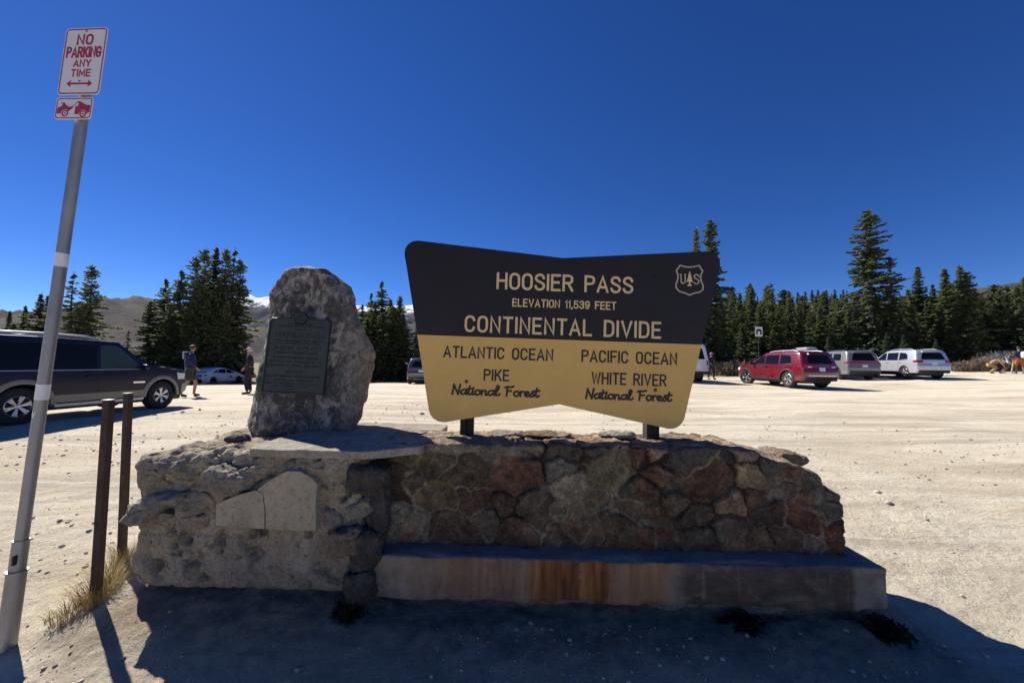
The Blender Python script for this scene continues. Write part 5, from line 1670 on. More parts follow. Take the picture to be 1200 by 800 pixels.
# ---- deep red SUV, rear three-quarter
M['red_paint'] = paint('deep_red_paint', (.15, .006, .014), .22, 1.0, .1, .35)
wb = 2.915
def jeep(L=None): return dict(W=1.94, H=1.72, belt=1.10, xf=wb / 2, xr=-wb / 2, arch=.45, rad=.385, sill=.34, tumble=.19, nose=.16, tail=.09, bev=.085, tw=.265, rimr=.66,
    top=suv_outline(4.8, 1.72, .92, .98, wb, 1.07, 1.08, .98, .12, -1.92, .34, .98, .16))
c = Car('parked_car', (14.05, 20.15, gz(14, 20.2)), rad(95), jeep(), 'deep red SUV standing nearest of the cars right of the big sign', 'car')
c.body(M['red_paint'])
c.wheels('rim', 5, .35, True, ('trim_black', .05, .012))
c.side('rocker_trim', [(-1.0, .335), (1.0, .335), (1.0, .43), (-1.0, .43)], M['trim_black'], off=.01)
c.side('window', [(.0, 1.12), (.88, 1.12), (.80, 1.18), (.28, 1.52), (.05, 1.56)], M['glass_dark'])
c.side('window', [(-.93, 1.12), (-.06, 1.12), (-.02, 1.565), (-.88, 1.56)], M['glass_dark'])
c.side('window', [(-1.72, 1.17), (-1.02, 1.12), (-.97, 1.56), (-1.45, 1.54), (-1.62, 1.44)], M['glass_dark'])
c.side('window_trim', [(-1.76, 1.095), (.95, 1.095), (.95, 1.112), (-1.76, 1.112)], M['chrome'], off=.008)
c.seam([[(.98, .46), (.98, 1.08)], [(-.03, .44), (-.03, 1.1)], [(-.98, 1.1), (-1.0, .85), (-.9, .5)]])
c.screen('windscreen', (.12, 1.68), (.98, 1.09), .12, M['glass_dark'])
c.end('rear_window', [(-.70, 1.14), (.70, 1.14), (.60, 1.53), (-.60, 1.53)], M['glass_dark'], r=.06)
c.end('spoiler', [(-.64, 1.555), (.64, 1.555), (.62, 1.60), (-.62, 1.60)], M['red_paint'], off=.09, th=.14)
for sd in (-1, 1):
    c.end('taillight', [(sd * .52, .94), (sd * .90, .95), (sd * .90, 1.09), (sd * .52, 1.04)][::sd], M['red_lamp'], off=.02, th=.05)
    t = c.side('taillight', [(-2.36, .95), (-2.10, .98), (-2.06, 1.07), (-2.30, 1.10)], M['red_lamp'], (sd,), .012, .05)
    c.end('reversing_light', [(sd * .54, .955), (sd * .74, .955), (sd * .74, 1.0), (sd * .54, 1.0)][::sd], M['white_lamp'], off=.026, th=.03)
    c.end('exhaust', [(sd * .55, .36), (sd * .72, .36), (sd * .72, .43), (sd * .55, .43)][::sd], M['chrome'], off=.02, th=.06)
c.end('rear_bumper_trim', [(-.88, .34), (.88, .34), (.88, .52), (-.88, .52)], M['trim_black'], off=.014, th=.04)
c.end('chrome_strip', [(-.75, .575), (.75, .575), (.75, .60), (-.75, .60)], M['chrome'], off=.014, th=.02)
c.end('badge', [(-.12, 1.085), (.12, 1.085), (.12, 1.115), (-.12, 1.115)], M['chrome'], off=.012, th=.015)
c.plate(0, .87)
c.handle((-.14, -1.08), .98, M['chrome']); c.mirror(.80, 1.08, M['trim_black']); c.rails(-1.75, -.05, M['silver_trim'], .82, .03)
c.side('headlight', [(1.95, .78), (2.22, .76), (2.25, .90), (1.9, .93)], M['white_lamp'], off=.012, th=.04)

# ---- grey three-row SUV with a full-width red tail lamp
M['grey_paint'] = paint('warm_grey_paint', (.17, .175, .175), .35, .9, .25)
wb = 3.04
sp3 = dict(W=1.93, H=1.80, belt=1.12, xf=wb / 2, xr=-wb / 2, arch=.45, rad=.385, sill=.32, tumble=.18, nose=.12, tail=.10, bev=.09, tw=.26, rimr=.68,
           top=suv_outline(5.1, 1.80, .94, 1.12, wb, 1.12, 1.10, 1.06, .25, -2.12, .32, 1.04, .16))
c = Car('parked_car', (22.15, 26.2, gz(22.2, 26.2)), rad(78), sp3, 'grey SUV with one wide red tail lamp bar parked between the red and silver SUVs', 'car')
c.body(M['grey_paint'])
c.wheels('rim_dark', 5, 0, True, ('trim_black', .04, .01))
c.side('window', [(.05, 1.15), (1.0, 1.15), (.9, 1.2), (.4, 1.60), (.1, 1.64)], M['glass_dark'])
c.side('window', [(-.92, 1.15), (-.02, 1.15), (.02, 1.64), (-.88, 1.64)], M['glass_dark'])
c.side('window', [(-1.95, 1.2), (-1.12, 1.15), (-1.08, 1.62), (-1.75, 1.60), (-1.88, 1.5)], M['glass_dark'])
c.seam([[(1.0, .46), (1.0, 1.1)], [(.02, .44), (.02, 1.12)], [(-.98, 1.12), (-1.0, .85), (-.9, .5)]])
c.screen('windscreen', (.25, 1.76), (1.06, 1.14), .12, M['glass_dark'])
c.end('rear_window', [(-.70, 1.17), (.70, 1.17), (.60, 1.62), (-.60, 1.62)], M['glass_dark'], r=.05)
c.end('spoiler', [(-.64, 1.645), (.64, 1.645), (.62, 1.69), (-.62, 1.69)], M['grey_paint'], off=.10, th=.15)
c.end('taillight', [(-.88, .98), (.88, .98), (.86, 1.10), (.4, 1.09), (-.4, 1.09), (-.86, 1.10)], M['red_lamp'], off=.02, th=.05)
for sd in (-1, 1): c.side('taillight', [(-2.60, .97), (-2.34, 1.0), (-2.34, 1.08), (-2.56, 1.10)], M['red_lamp'], (sd,), .012, .05)
c.end('rear_bumper_trim', [(-.88, .32), (.88, .32), (.88, .56), (-.88, .56)], M['trim_black'], off=.014, th=.04)
c.plate(0, .84); c.handle((-.1, -1.06), .99, M['grey_paint']); c.mirror(.88, 1.12, M['grey_paint']); c.rails(-1.9, 0, M['trim_black'], .82, .03)

# ---- silver crossover
M['silver_paint'] = paint('silver_blue_paint', (.50, .52, .56), .3, .9, .45)
wb = 2.67
sp4 = dict(W=1.80, H=1.69, belt=1.06, xf=wb / 2, xr=-wb / 2, arch=.415, rad=.355, sill=.33, tumble=.17, nose=.15, tail=.08, bev=.08, tw=.23, rimr=.66,
           top=suv_outline(4.6, 1.69, .95, .98, wb, 1.05, 1.04, 1.0, .22, -1.82, .33, .96, .14))
c = Car('parked_car', (24.7, 24.4, gz(24.8, 24.4)), rad(79), sp4, 'silver crossover', 'car')
c.root['label'] = 'silver crossover parked at the right end of the row before the spruces'
c.body(M['silver_paint'])
c.wheels('rim', 5, 0, False, None)
c.side('rocker_trim', [(-.92, .325), (.92, .325), (.92, .42), (-.92, .42)], M['trim_black'], off=.01)
c.side('window', [(.08, 1.09), (.92, 1.09), (.84, 1.14), (.34, 1.50), (.12, 1.54)], M['glass_dark'])
c.side('window', [(-.86, 1.09), (.0, 1.09), (.04, 1.545), (-.82, 1.54)], M['glass_dark'])
c.side('window', [(-1.62, 1.14), (-.95, 1.09), (-.91, 1.54), (-1.36, 1.50), (-1.54, 1.36)], M['glass_dark'])
c.side('window_trim', [(-1.64, 1.07), (.95, 1.07), (.95, 1.085), (-1.64, 1.085)], M['chrome'], off=.008)
c.seam([[(.92, .46), (.92, 1.06)], [(.03, .44), (.03, 1.07)], [(-.90, 1.07), (-.95, .8), (-.82, .5)]])
c.screen('windscreen', (.22, 1.65), (1.0, 1.07), .11, M['glass_dark'])
c.end('rear_window', [(-.66, 1.10), (.66, 1.10), (.56, 1.50), (-.56, 1.50)], M['glass_dark'], r=.05)
c.end('spoiler', [(-.60, 1.53), (.60, 1.53), (.58, 1.575), (-.58, 1.575)], M['silver_paint'], off=.09, th=.14)
for sd in (-1, 1):
    c.end('taillight', [(sd * .56, .92), (sd * .84, .92), (sd * .82, 1.08), (sd * .62, 1.06)][::sd], M['red_lamp'], off=.02, th=.05)
    c.side('taillight', [(-2.30, .93), (-2.05, .95), (-2.02, 1.05), (-2.24, 1.09)], M['red_lamp'], (sd,), .012, .05)
c.end('rear_bumper_trim', [(-.82, .33), (.82, .33), (.82, .50), (-.82, .50)], M['trim_black'], off=.014, th=.04)
c.plate(0, .86); c.handle((-.06, -1.0), .95, M['silver_paint']); c.mirror(.80, 1.06, M['silver_paint']); c.rails(-1.6, .1, M['silver_trim'], .82, .04)

# ---- dark SUV with a cargo box, behind the red one
M['black_paint'] = paint('black_paint', (.012, .013, .015), .3, .9)
M['box_grey'] = simple('roof_box_shell', (.30, .31, .32), .35, 0, .06, 6, coat=.4)
wb = 2.8
sp5 = dict(W=1.88, H=1.70, belt=1.08, xf=wb / 2, xr=-wb / 2, arch=.43, rad=.37, sill=.34, tumble=.17, nose=.15, tail=.08, bev=.08, tw=.24, rimr=.66,
           top=suv_outline(4.7, 1.70, .94, 1.0, wb, 1.05, 1.06, 1.0, .2, -1.9, .34, .98, .14))
p_ = at(934, 430, 29.0)
c = Car('parked_car', (p_.x, p_.y, gz(p_.x, p_.y)), rad(84), sp5, 'black SUV carrying a grey roof box, mostly hidden behind the red SUV', 'car')
c.body(M['black_paint']); c.wheels('rim', 5)
c.side('window', [(-1.6, 1.12), (.9, 1.1), (.3, 1.54), (-1.4, 1.54)], M['glass_dark'])
c.end('rear_window', [(-.68, 1.14), (.68, 1.14), (.58, 1.52), (-.58, 1.52)], M['glass_dark'], r=.05)
c.screen('windscreen', (.2, 1.66), (1.0, 1.07), .11, M['glass_dark'])
for sd in (-1, 1): c.end('taillight', [(sd * .58, .94), (sd * .88, .94), (sd * .86, 1.07), (sd * .6, 1.06)][::sd], M['red_lamp'], off=.02, th=.05)
c.plate(0, .84)
c.rails(-1.7, 0, M['trim_black'], .8, .05)
V, F = rough_block(16, (1.05, .44, .16), 4.5, lambda P, N, L: np.c_[np.zeros(len(P)), np.zeros(len(P)), -.10 * np.clip(L[:, 0], 0, 2) ** 2 * np.sign(np.maximum(L[:, 2], 0))])
rbx = np_obj('roof_box', V + np.array([-.75, 0, 1.97]), F, M['box_grey'], c.root, True)

# ---- grey crossover seen from behind, left of the sign
M['slate_paint'] = paint('slate_grey_paint', (.075, .085, .10), .3, .9, .35)
sp6 = dict(W=1.85, H=1.67, belt=1.05, xf=1.34, xr=-1.34, arch=.42, rad=.36, sill=.32, tumble=.2, nose=.15, tail=.10, bev=.09, tw=.23, rimr=.66,
           top=suv_outline(4.6, 1.67, .95, .98, 2.68, 1.04, 1.03, .98, .2, -1.8, .32, .96, .18))
p_ = at(497, 448, 26.6)
c = Car('parked_car', (p_.x, p_.y, gz(p_.x, p_.y)), rad(97), sp6, 'slate grey crossover seen from behind, half hidden by the left edge of the big sign', 'car')
c.body(M['slate_paint']); c.wheels('rim_dark', 5)
c.end('rear_window', [(-.68, 1.10), (.68, 1.10), (.56, 1.46), (-.56, 1.46)], M['glass_dark'], r=.06)
c.screen('windscreen', (.2, 1.63), (.98, 1.06), .11, M['glass_dark'])
c.side('window', [(-1.5, 1.1), (.9, 1.08), (.3, 1.52), (-1.35, 1.5)], M['glass_dark'])
for sd in (-1, 1):
    c.end('taillight', [(sd * .42, .93), (sd * .88, .95), (sd * .87, 1.04), (sd * .42, .99)][::sd], M['red_lamp'], off=.02, th=.05)
    c.end('reflector', [(sd * .6, .52), (sd * .82, .52), (sd * .82, .56), (sd * .6, .56)][::sd], M['red_lamp'], off=.02, th=.03)
c.end('rear_bumper_trim', [(-.85, .32), (.85, .32), (.85, .50), (-.85, .50)], M['trim_black'], off=.014, th=.04)
c.end('skid_plate', [(-.5, .33), (.5, .33), (.46, .40), (-.46, .40)], M['silver_trim'], off=.024, th=.03)
c.end('chrome_strip', [(-.8, .66), (.8, .66), (.8, .69), (-.8, .69)], M['silver_trim'], off=.012, th=.02)
c.plate(0, .86); c.mirror(.8, 1.04, M['slate_paint'])

# ---- white sedan at left, and the dark car tucked behind the navy SUV
M['white_paint'] = paint('white_paint', (.74, .75, .77), .3, .9)
def sedan(): 
    a, b = -1.325 - 1.02, 1.325 + .93
    return dict(W=1.80, H=1.44, belt=.93, xf=1.325, xr=-1.325, arch=.385, rad=.335, sill=.26, tumble=.22, nose=.17, tail=.12, bev=.07, tw=.22, rimr=.68,
        top=[(a + .12, .26), (a + .02, .40), (a, .62), (a + .04, .86), (a + .10, 1.0), (a + .45, 1.04), (a + .95, 1.28), (a + 1.55, 1.42), (a + 2.05, 1.44), (.12, 1.395), (1.02, .96), (1.5, .88), (b - .25, .74), (b - .05, .62), (b, .46), (b - .02, .34), (b - .14, .26)])
def make_sedan(loc, h, lab, pm, rimm):
    c = Car('parked_car', loc, h, sedan(), lab, 'car')
    c.body(pm); c.wheels(rimm, 5, 0, False)
    c.side('window', [(-.02, .97), (.86, .96), (.14, 1.31), (.04, 1.33)], M['glass_dark'])
    c.side('window', [(-.98, 1.0), (-.10, .97), (-.05, 1.33), (-.62, 1.31)], M['glass_dark'])
    c.side('window', [(-1.38, 1.04), (-1.06, 1.0), (-.72, 1.28), (-.95, 1.22)], M['glass_dark'])
    c.screen('windscreen', (.12, 1.37), (1.02, .98), .10, M['glass_dark'])
    c.screen('rear_window', (-2.345 + .45, 1.05), (-2.345 + 1.5, 1.405), .10, M['glass_dark'])
    for sd in (-1, 1):
        c.end('taillight', [(sd * .40, .74), (sd * .84, .74), (sd * .82, .88), (sd * .46, .84)][::sd], M['red_lamp'], off=.02, th=.05)
        c.side('taillight', [(-2.28, .76), (-2.0, .80), (-1.98, .88), (-2.22, .90)], M['red_lamp'], (sd,), .012, .04)
        c.side('headlight', [(1.86, .60), (2.12, .58), (2.1, .66), (1.8, .72)], M['white_lamp'], (sd,), .012, .04)
    c.end('rear_bumper_trim', [(-.8, .27), (.8, .27), (.8, .48), (-.8, .48)], M['trim_black'], off=.014, th=.04)
    c.plate(0, .62); c.mirror(.78, .95, pm); c.handle((-.1, -1.0), .82, pm)
    c.seam([[(.92, .36), (.92, .92)], [(-.06, .34), (-.06, .95)], [(-1.0, .96), (-1.05, .7), (-.92, .4)]])
    return c
make_sedan((-25.6, 33.7, gz(-25.8, 33.7)), rad(84), 'white sedan parked under the dark spruce clump at left', M['white_paint'], 'rim_dark')
p_ = at(190, 448, 29.0)
make_sedan((p_.x, p_.y, gz(p_.x, p_.y)), rad(80), 'dark car of which mainly the roof shows over the navy SUV bonnet', M['black_paint'], 'rim')

# ---- white van behind the sign
wb = 2.9
M['van_white'] = paint('white_van_paint', (.60, .62, .65), .35, .6)
spv = dict(W=1.88, H=2.12, belt=1.14, xf=wb / 2, xr=-wb / 2, arch=.44, rad=.37, sill=.48, tumble=.12, nose=.10, tail=.03, bev=.07, tw=.24, rimr=.6,
           top=[(-2.42, .48), (-2.45, .62), (-2.45, 1.1), (-2.42, 1.3), (-2.30, 2.0), (-2.2, 2.09), (-1.9, 2.12), (.5, 2.12), (1.0, 2.06), (1.72, 1.28), (2.2, 1.12), (2.36, .95), (2.4, .6), (2.35, .48)])
p_ = at(803, 447, 22.0)
c = Car('parked_van', (p_.x, p_.y + 1.6, gz(p_.x, p_.y)), rad(92), spv, 'white high roofed van peeping out behind the right edge of the big sign', 'van')
c.body(M['van_white']); c.wheels('rim_dark', 6)
for sd in (-1, 1):
    c.end('rear_door', [(sd * .012, .60), (sd * .86, .60), (sd * .84, 1.28), (sd * .74, 1.98), (sd * .012, 1.98)][::sd], M['van_white'], off=.012, th=.02)
    c.end('rear_window', [(sd * .08, 1.26), (sd * .72, 1.26), (sd * .64, 1.86), (sd * .08, 1.86)][::sd], M['glass_dark'], off=.018, th=.012, r=.05)
    c.end('taillight', [(sd * .80, .92), (sd * .90, .92), (sd * .89, 1.20), (sd * .80, 1.20)][::sd], M['red_lamp'], off=.03, th=.05)
    c.end('hinge', [(sd * .78, .76), (sd * .87, .76), (sd * .87, .80), (sd * .78, .80)][::sd], M['trim_black'], off=.026, th=.02)
c.end('door_handle', [(.40, 1.06), (.58, 1.06), (.58, 1.11), (.40, 1.11)], M['trim_black'], off=.03, th=.03)
c.end('rear_bumper', [(-.9, .46), (.9, .46), (.9, .60), (-.9, .60)], M['trim_black'], off=.06, th=.10)
c.side('window', [(-2.2, 1.24), (-.9, 1.24), (-.9, 1.86), (-2.1, 1.86)], M['glass_dark'])
c.side('window', [(.3, 1.24), (1.5, 1.22), (1.0, 1.84), (.3, 1.86)], M['glass_dark'])
c.screen('windscreen', (1.0, 2.03), (1.72, 1.31), .1, M['glass_dark'])
c.plate(-.3, .82); c.mirror(1.4, 1.2, M['trim_black'])
# ------------------------------------------------------------------ people
def skin_mesh(name, verts, edges, radii, mat, parent, sub=2, root=0, smooth=True):
    me = bpy.data.meshes.new(name)
    me.from_pydata([tuple(v) for v in verts], edges, [])
    o = bpy.data.objects.new(name, me); COL.objects.link(o)
    sk = o.modifiers.new('skin', 'SKIN'); sk.use_smooth_shade = True; sk.branch_smoothing = .3
    sb = o.modifiers.new('sub', 'SUBSURF'); sb.levels = sub; sb.render_levels = sub
    for i, d in enumerate(me.skin_vertices[0].data):
        r = radii[i]; d.radius = (r, r) if not hasattr(r, '__len__') else r
        d.use_root = (i == root)
    dg = bpy.context.evaluated_depsgraph_get(); dg.update()
    m2 = bpy.data.meshes.new_from_object(o.evaluated_get(dg))
    bpy.data.objects.remove(o, do_unlink=True); bpy.data.meshes.remove(me)
    m2.name = name
    for p in m2.polygons: p.use_smooth = True
    m2.materials.clear()
    return link(name, m2, mat, parent)

def cloth(name, col, var=.15): return simple(name, col, .85, 0, var, 14, .25, 60)
M['skin'] = simple('skin', (.34, .19, .13), .55, 0, .08, 20)
M['skin_tan'] = simple('tanned_skin', (.26, .14, .09), .55, 0, .08, 20)
M['hair_brown'] = simple('brown_hair', (.045, .03, .02), .7, 0, .3, 50, .4, 120)
M['hair_dark'] = simple('dark_hair', (.015, .012, .010), .7, 0, .3, 50, .4, 120)
M['eye'] = simple('eye', (.03, .025, .02), .2)
C_ = {k: cloth(k + '_cloth', v) for k, v in dict(navy=(.012, .017, .07), charcoal=(.035, .033, .034), black=(.012, .012, .013), cream=(.55, .50, .42), tan=(.33, .22, .11), white=(.68, .68, .70), blue_grey=(.20, .23, .34),
      orange=(.42, .12, .035), grey=(.25, .25, .26), dark_blue=(.02, .03, .075)).items()}
M['shoe_dark'] = cloth('dark_shoe', (.02, .02, .02)); M['shoe_pale'] = cloth('pale_shoe', (.5, .48, .45))

def person(loc, rotz, label, J, top=None, legs=None, shoes='shoe_dark', skin='skin', hair='hair_dark', cap=None, group=None, legs_full=True, scale=1.0, extra=None, bulk=1.0):
    """J: joints in metres, the figure facing -Y; L/R are the figure's own sides (its left is +x)"""
    r = empty('person', loc, rotz); r.scale = (scale,) * 3
    tag(r, label, 'person', group)
    v = {k: Vector(p) for k, p in J.items()}
    V, E, R = [], [], []; ix = {}
    def add(k, p, rad_, par=None):
        ix[k] = len(V); V.append(Vector(p)); R.append(rad_)
        if par is not None: E.append((ix[par], ix[k]))
    add('pel', v['pel'], .12); add('spine', v['spine'], .115, 'pel'); add('chest', v['chest'], .125, 'spine')
    up = (v['head'] - v['chest']).normalized()
    nb_ = v['chest'].lerp(v['head'], .42); add('neck', nb_, .055, 'chest')
    add('chin', v['head'] - up * .055, .062, 'neck'); add('skull', v['head'] + up * .01, .088, 'chin'); add('crown', v['head'] + up * .085, .066, 'skull')
    f = v['face'].normalized()
    add('nose', v['head'] + f * .098 - up * .012, .014, 'skull')
    sidev = up.cross(f).normalized()
    for s_, nm in ((1, 'earA'), (-1, 'earB')): add(nm, v['head'] + sidev * s_ * .085 - up * .01, .016, 'skull')
    for sd in 'LR':
        add('sh' + sd, v['sh' + sd], .062, 'chest'); add('el' + sd, v['el' + sd], .044, 'sh' + sd); add('wr' + sd, v['wr' + sd], .030, 'el' + sd)
        d = (v['wr' + sd] - v['el' + sd]).normalized(); ac = d.cross(Vector((0, 1, .3))).normalized(); no = d.cross(ac)
        add('pm' + sd, v['wr' + sd] + d * .065, (.036, .022), 'wr' + sd)
        for k, (off, ln) in enumerate(((-.030, .066), (-.010, .078), (.010, .074), (.028, .058))):
            b0 = v['wr' + sd] + d * .10 + ac * off
            add(f'f{k}a{sd}', b0 + d * ln * .35, .0095, 'pm' + sd); add(f'f{k}b{sd}', b0 + d * ln * .75 - no * .018, .0085, f'f{k}a{sd}')
        add('th' + sd, v['wr' + sd] + d * .055 - ac * .05 - no * .012, .0105, 'pm' + sd); add('tt' + sd, v['wr' + sd] + d * .085 - ac * .06 - no * .025, .009, 'th' + sd)
        add('hip' + sd, v['hip' + sd], .092, 'pel'); add('kn' + sd, v['kn' + sd], .058, 'hip' + sd); add('an' + sd, v['an' + sd], .042, 'kn' + sd)
        add('toe' + sd, v['toe' + sd], .035, 'an' + sd)
    skin_mesh('body', V, E, R, M[skin], r, 2)
    if top:
        V, E, R = [], [], []; ix = {}
        b = bulk
        add('pel', v['pel'] + Vector((0, 0, .02)), .150 * b); add('spine', v['spine'], .150 * b, 'pel'); add('chest', v['chest'], .155 * b, 'spine'); add('col', v['chest'].lerp(v['head'], .36), .075, 'chest')
        for sd in 'LR':
            add('sh' + sd, v['sh' + sd], .084 * b, 'chest'); add('el' + sd, v['el' + sd], .064, 'sh' + sd); add('wr' + sd, v['el' + sd].lerp(v['wr' + sd], .94), .046, 'el' + sd)
        skin_mesh('jacket', V, E, R, C_[top], r, 2)
    if legs:
        V, E, R = [], [], []; ix = {}
        add('pel', v['pel'] + Vector((0, 0, .0)), .142)
        for sd in 'LR':
            add('hip' + sd, v['hip' + sd], .112, 'pel')
            if legs_full:
                add('kn' + sd, v['kn' + sd], .078, 'hip' + sd); add('an' + sd, v['kn' + sd].lerp(v['an' + sd], .93), .062, 'kn' + sd)
            else:
                add('kn' + sd, v['hip' + sd].lerp(v['kn' + sd], .92), .096, 'hip' + sd)
        skin_mesh('trousers' if legs_full else 'shorts', V, E, R, C_[legs], r, 2)
    for sd in 'LR':
        a, t = v['an' + sd], v['toe' + sd]
        d = Vector((t.x - a.x, t.y - a.y, 0)).normalized()
        skin_mesh('shoe', [a + Vector((0, 0, .0)), a - d * .03 + Vector((0, 0, -.045)), t * .6 + a * .4 + Vector((0, 0, -.015)), t + d * .03], [(0, 1), (1, 2), (2, 3)], [.052, .046, .048, .04], M[shoes], r, 2, 1)
    # hair or cap: a cap over the skull, open at the face
    bm = bmesh.new()
    bmesh.ops.create_icosphere(bm, subdivisions=4, radius=.104)
    kill = [q for q in bm.verts if (q.co.normalized().dot(f) > .42 and q.co.normalized().dot(up) < .45) or q.co.normalized().dot(up) < -.45]
    bmesh.ops.delete(bm, geom=kill, context='VERTS')
    for q in bm.verts:
        q.co += q.co.normalized() * (.006 * mnoise.noise(q.co * 40) - .012 * abs(q.co.normalized().dot(sidev)))
        q.co += v['head'] + up * .018
    ret = bmesh.ops.solidify(bm, geom=bm.faces[:], thickness=.008)
    bm_obj('cap' if cap else 'hair', bm, C_[cap] if cap else M[hair], r, 180)
    if cap:
        bm = bmesh.new(); add_box(bm, v['head'] + f * .125 + up * .05, (.13, .13, .010), Matrix((sidev, f, up)).transposed(), .004); bm_obj('cap_peak', bm, C_[cap], r, 60)
    for s_ in (1, -1):
        bm = bmesh.new(); bmesh.ops.create_icosphere(bm, subdivisions=2, radius=.012)
        for q in bm.verts: q.co += v['head'] + f * .083 + sidev * s_ * .034 + up * .012
        bm_obj('eye', bm, M['eye'], r, 180)
    return r

def stand(dx=0, stride=.0, turn=0, arm='down'):
    J = dict(pel=(0, 0, .94), spine=(0, .02, 1.14), chest=(0, .01, 1.36), head=(0, -.03, 1.66), face=(0, -1, -.08), hipL=(.095, 0, .90), hipR=(-.095, 0, .90),
             knL=(.11, -.06 - stride * .45, .50), knR=(-.11, -.01 + stride * .35, .50), anL=(.12, .02 - stride * .6, .085), anR=(-.12, .03 + stride * .75, .085 + .03 * (stride > .2)),
             toeL=(.14, -.13 - stride * .6, .035), toeR=(-.14, -.12 + stride * .75, .035), shL=(.19, .01, 1.42), shR=(-.19, .01, 1.42))
    if arm == 'down': J.update(elL=(.27, .05, 1.14), elR=(-.27, .05, 1.14), wrL=(.25, -.10, .93), wrR=(-.25, -.10, .93))
    elif arm == 'front': J.update(elL=(.29, .05, 1.16), elR=(-.29, .05, 1.16), wrL=(.19, -.14, .99), wrR=(-.19, -.14, .99))
    elif arm == 'hips': J.update(elL=(.40, .06, 1.20), elR=(-.40, .06, 1.20), wrL=(.18, -.08, 1.02), wrR=(-.18, -.08, 1.02))
    return J
# man with a navy hooded jacket and shorts, walking away to the right
J = stand(stride=.28, arm='front')
mp = at(221, 466.5, 13.6)
man = person((mp.x, mp.y, gz(mp.x, mp.y)), rad(138), 'walking man in a bulky navy jacket and charcoal shorts beside the navy SUV', J, 'navy', 'charcoal', 'shoe_dark', 'skin', 'hair_brown', legs_full=False, scale=1.02, bulk=1.3)
V, F = rough_block(10, (.15, .075, .10), 2.6, lambda P, N, L: np.zeros(len(P)))
hd = np_obj('hood', V + np.array([0, .13, 1.45]), F, C_['navy'], man, True)
V, F = rough_block(8, (.11, .02, .13), 4, lambda P, N, L: np.zeros(len(P)))
st_ = np_obj('hood_lining', V + np.array([.02, .20, 1.42]), F, C_['blue_grey'], man, True)
# woman by the boulder
wp = at(290.5, 462, 14.1)
person((wp.x, wp.y, gz(wp.x, wp.y)), rad(-62), 'woman in black jacket and trousers with a cream cap, standing next to the boulder', stand(stride=.05, arm='front'), 'black', 'black', 'shoe_dark', 'skin', cap='cream', scale=.95)
# person beside the van
vp = at(833.5, 441, 24.6)
person((vp.x, vp.y, gz(vp.x, vp.y)), rad(20), 'person in dark clothes and a pale cap standing with feet apart beside the white van', stand(stride=.16, arm='hips'), 'black', 'charcoal', 'shoe_dark', cap='grey', scale=.97)
# walkers on the trail at the right
kn = dict(pel=(0, .10, .62), spine=(0, -.06, .80), chest=(0, -.28, .90), head=(0, -.52, .98), face=(0, -.6, -.8), hipL=(.1, .1, .58), hipR=(-.1, .1, .58), knL=(.15, -.22, .42), knR=(-.13, -.16, .38),
          anL=(.14, .04, .085), anR=(-.13, .18, .085), toeL=(.15, -.12, .035), toeR=(-.14, .02, .035), shL=(.17, -.27, .93), shR=(-.17, -.27, .93), elL=(.22, -.40, .66), elR=(-.22, -.40, .66), wrL=(.10, -.52, .45), wrR=(-.10, -.52, .45))
kp = at(1163.5, 437.5, 26.5)
person((kp.x, kp.y, gz(kp.x, kp.y)), rad(60), 'person in tan clothes with dark hair bending down at the edge of the car park', kn, 'tan', 'tan', 'shoe_dark', scale=.98)
kp = at(1175.5, 437.5, 26.4)
person((kp.x, kp.y, gz(kp.x, kp.y)), rad(35), 'person in a white top and black shorts crouching beside the bending one', {**kn, 'spine': (0, -.02, .84), 'chest': (0, -.15, 1.0), 'head': (0, -.34, 1.16), 'face': (0, -1, -.4), 'shL': (.17, -.14, 1.03), 'shR': (-.17, -.14, 1.03), 'elL': (.24, -.26, .78), 'elR': (-.24, -.26, .78), 'wrL': (.12, -.42, .62), 'wrR': (-.12, -.42, .62)}, 'white', 'black', 'shoe_pale', legs_full=False, scale=.95, hair='hair_brown')
rp = at(1195.5, 437.5, 25.6)
rm = person((rp.x, rp.y, gz(rp.x, rp.y)), rad(160), 'walker in dark blue top and orange shorts with white backpack at right edge', stand(stride=.14, arm='down'), 'dark_blue', 'orange', 'shoe_dark', 'skin_tan', legs_full=False, scale=1.02)
V, F = rough_block(12, (.15, .10, .22), 4, lambda P, N, L: .01 * fbm(P[:, 0], P[:, 1], P[:, 2], 9, 2))
tag(np_obj('backpack', V, F, C_['white'], None, True, (rp.x + .03, rp.y - .24, gz(rp.x, rp.y) + 1.24)), 'white backpack on the back of the walker in orange shorts', 'backpack')
# ------------------------------------------------------------------ spruces
def foliage_mat(name, a, b_, c):
    m, nt, b = new_mat(name); nb = NB(nt)
    b.inputs['Roughness'].default_value = .75; b.inputs['Specular IOR Level'].default_value = .2
    n = nb.noise(1.6, 4, .6); n2 = nb.noise(9, 3, .6)
    col = nb.ramp(n, [(.3, a), (.5, b_), (.72, c)])
    col = nb.mix(1.0, col, nb.ramp(n2, [(.3, .6), (.7, 1.4)]), 'MULTIPLY')
    col = nb.mix(1.0, col, nb.ramp(nb.objrand(), [(0, (.75, .85, .8)), (.5, (1, 1, 1)), (1, (1.3, 1.2, 1.0))]), 'MULTIPLY')
    nt.links.new(col, b.inputs['Base Color'])
    # thin needles let a little light through
    tr = nt.nodes.new('ShaderNodeBsdfTranslucent'); tr.inputs['Color'].default_value = (.05, .065, .02, 1)
    ad = nt.nodes.new('ShaderNodeAddShader'); mo = nt.nodes['Material Output']
    nt.links.new(b.outputs[0], ad.inputs[0]); nt.links.new(tr.outputs[0], ad.inputs[1]); nt.links.new(ad.outputs[0], mo.inputs['Surface'])
    return m
M['needles'] = foliage_mat('spruce_needles', (.042, .053, .027), (.08, .092, .046), (.14, .145, .075))
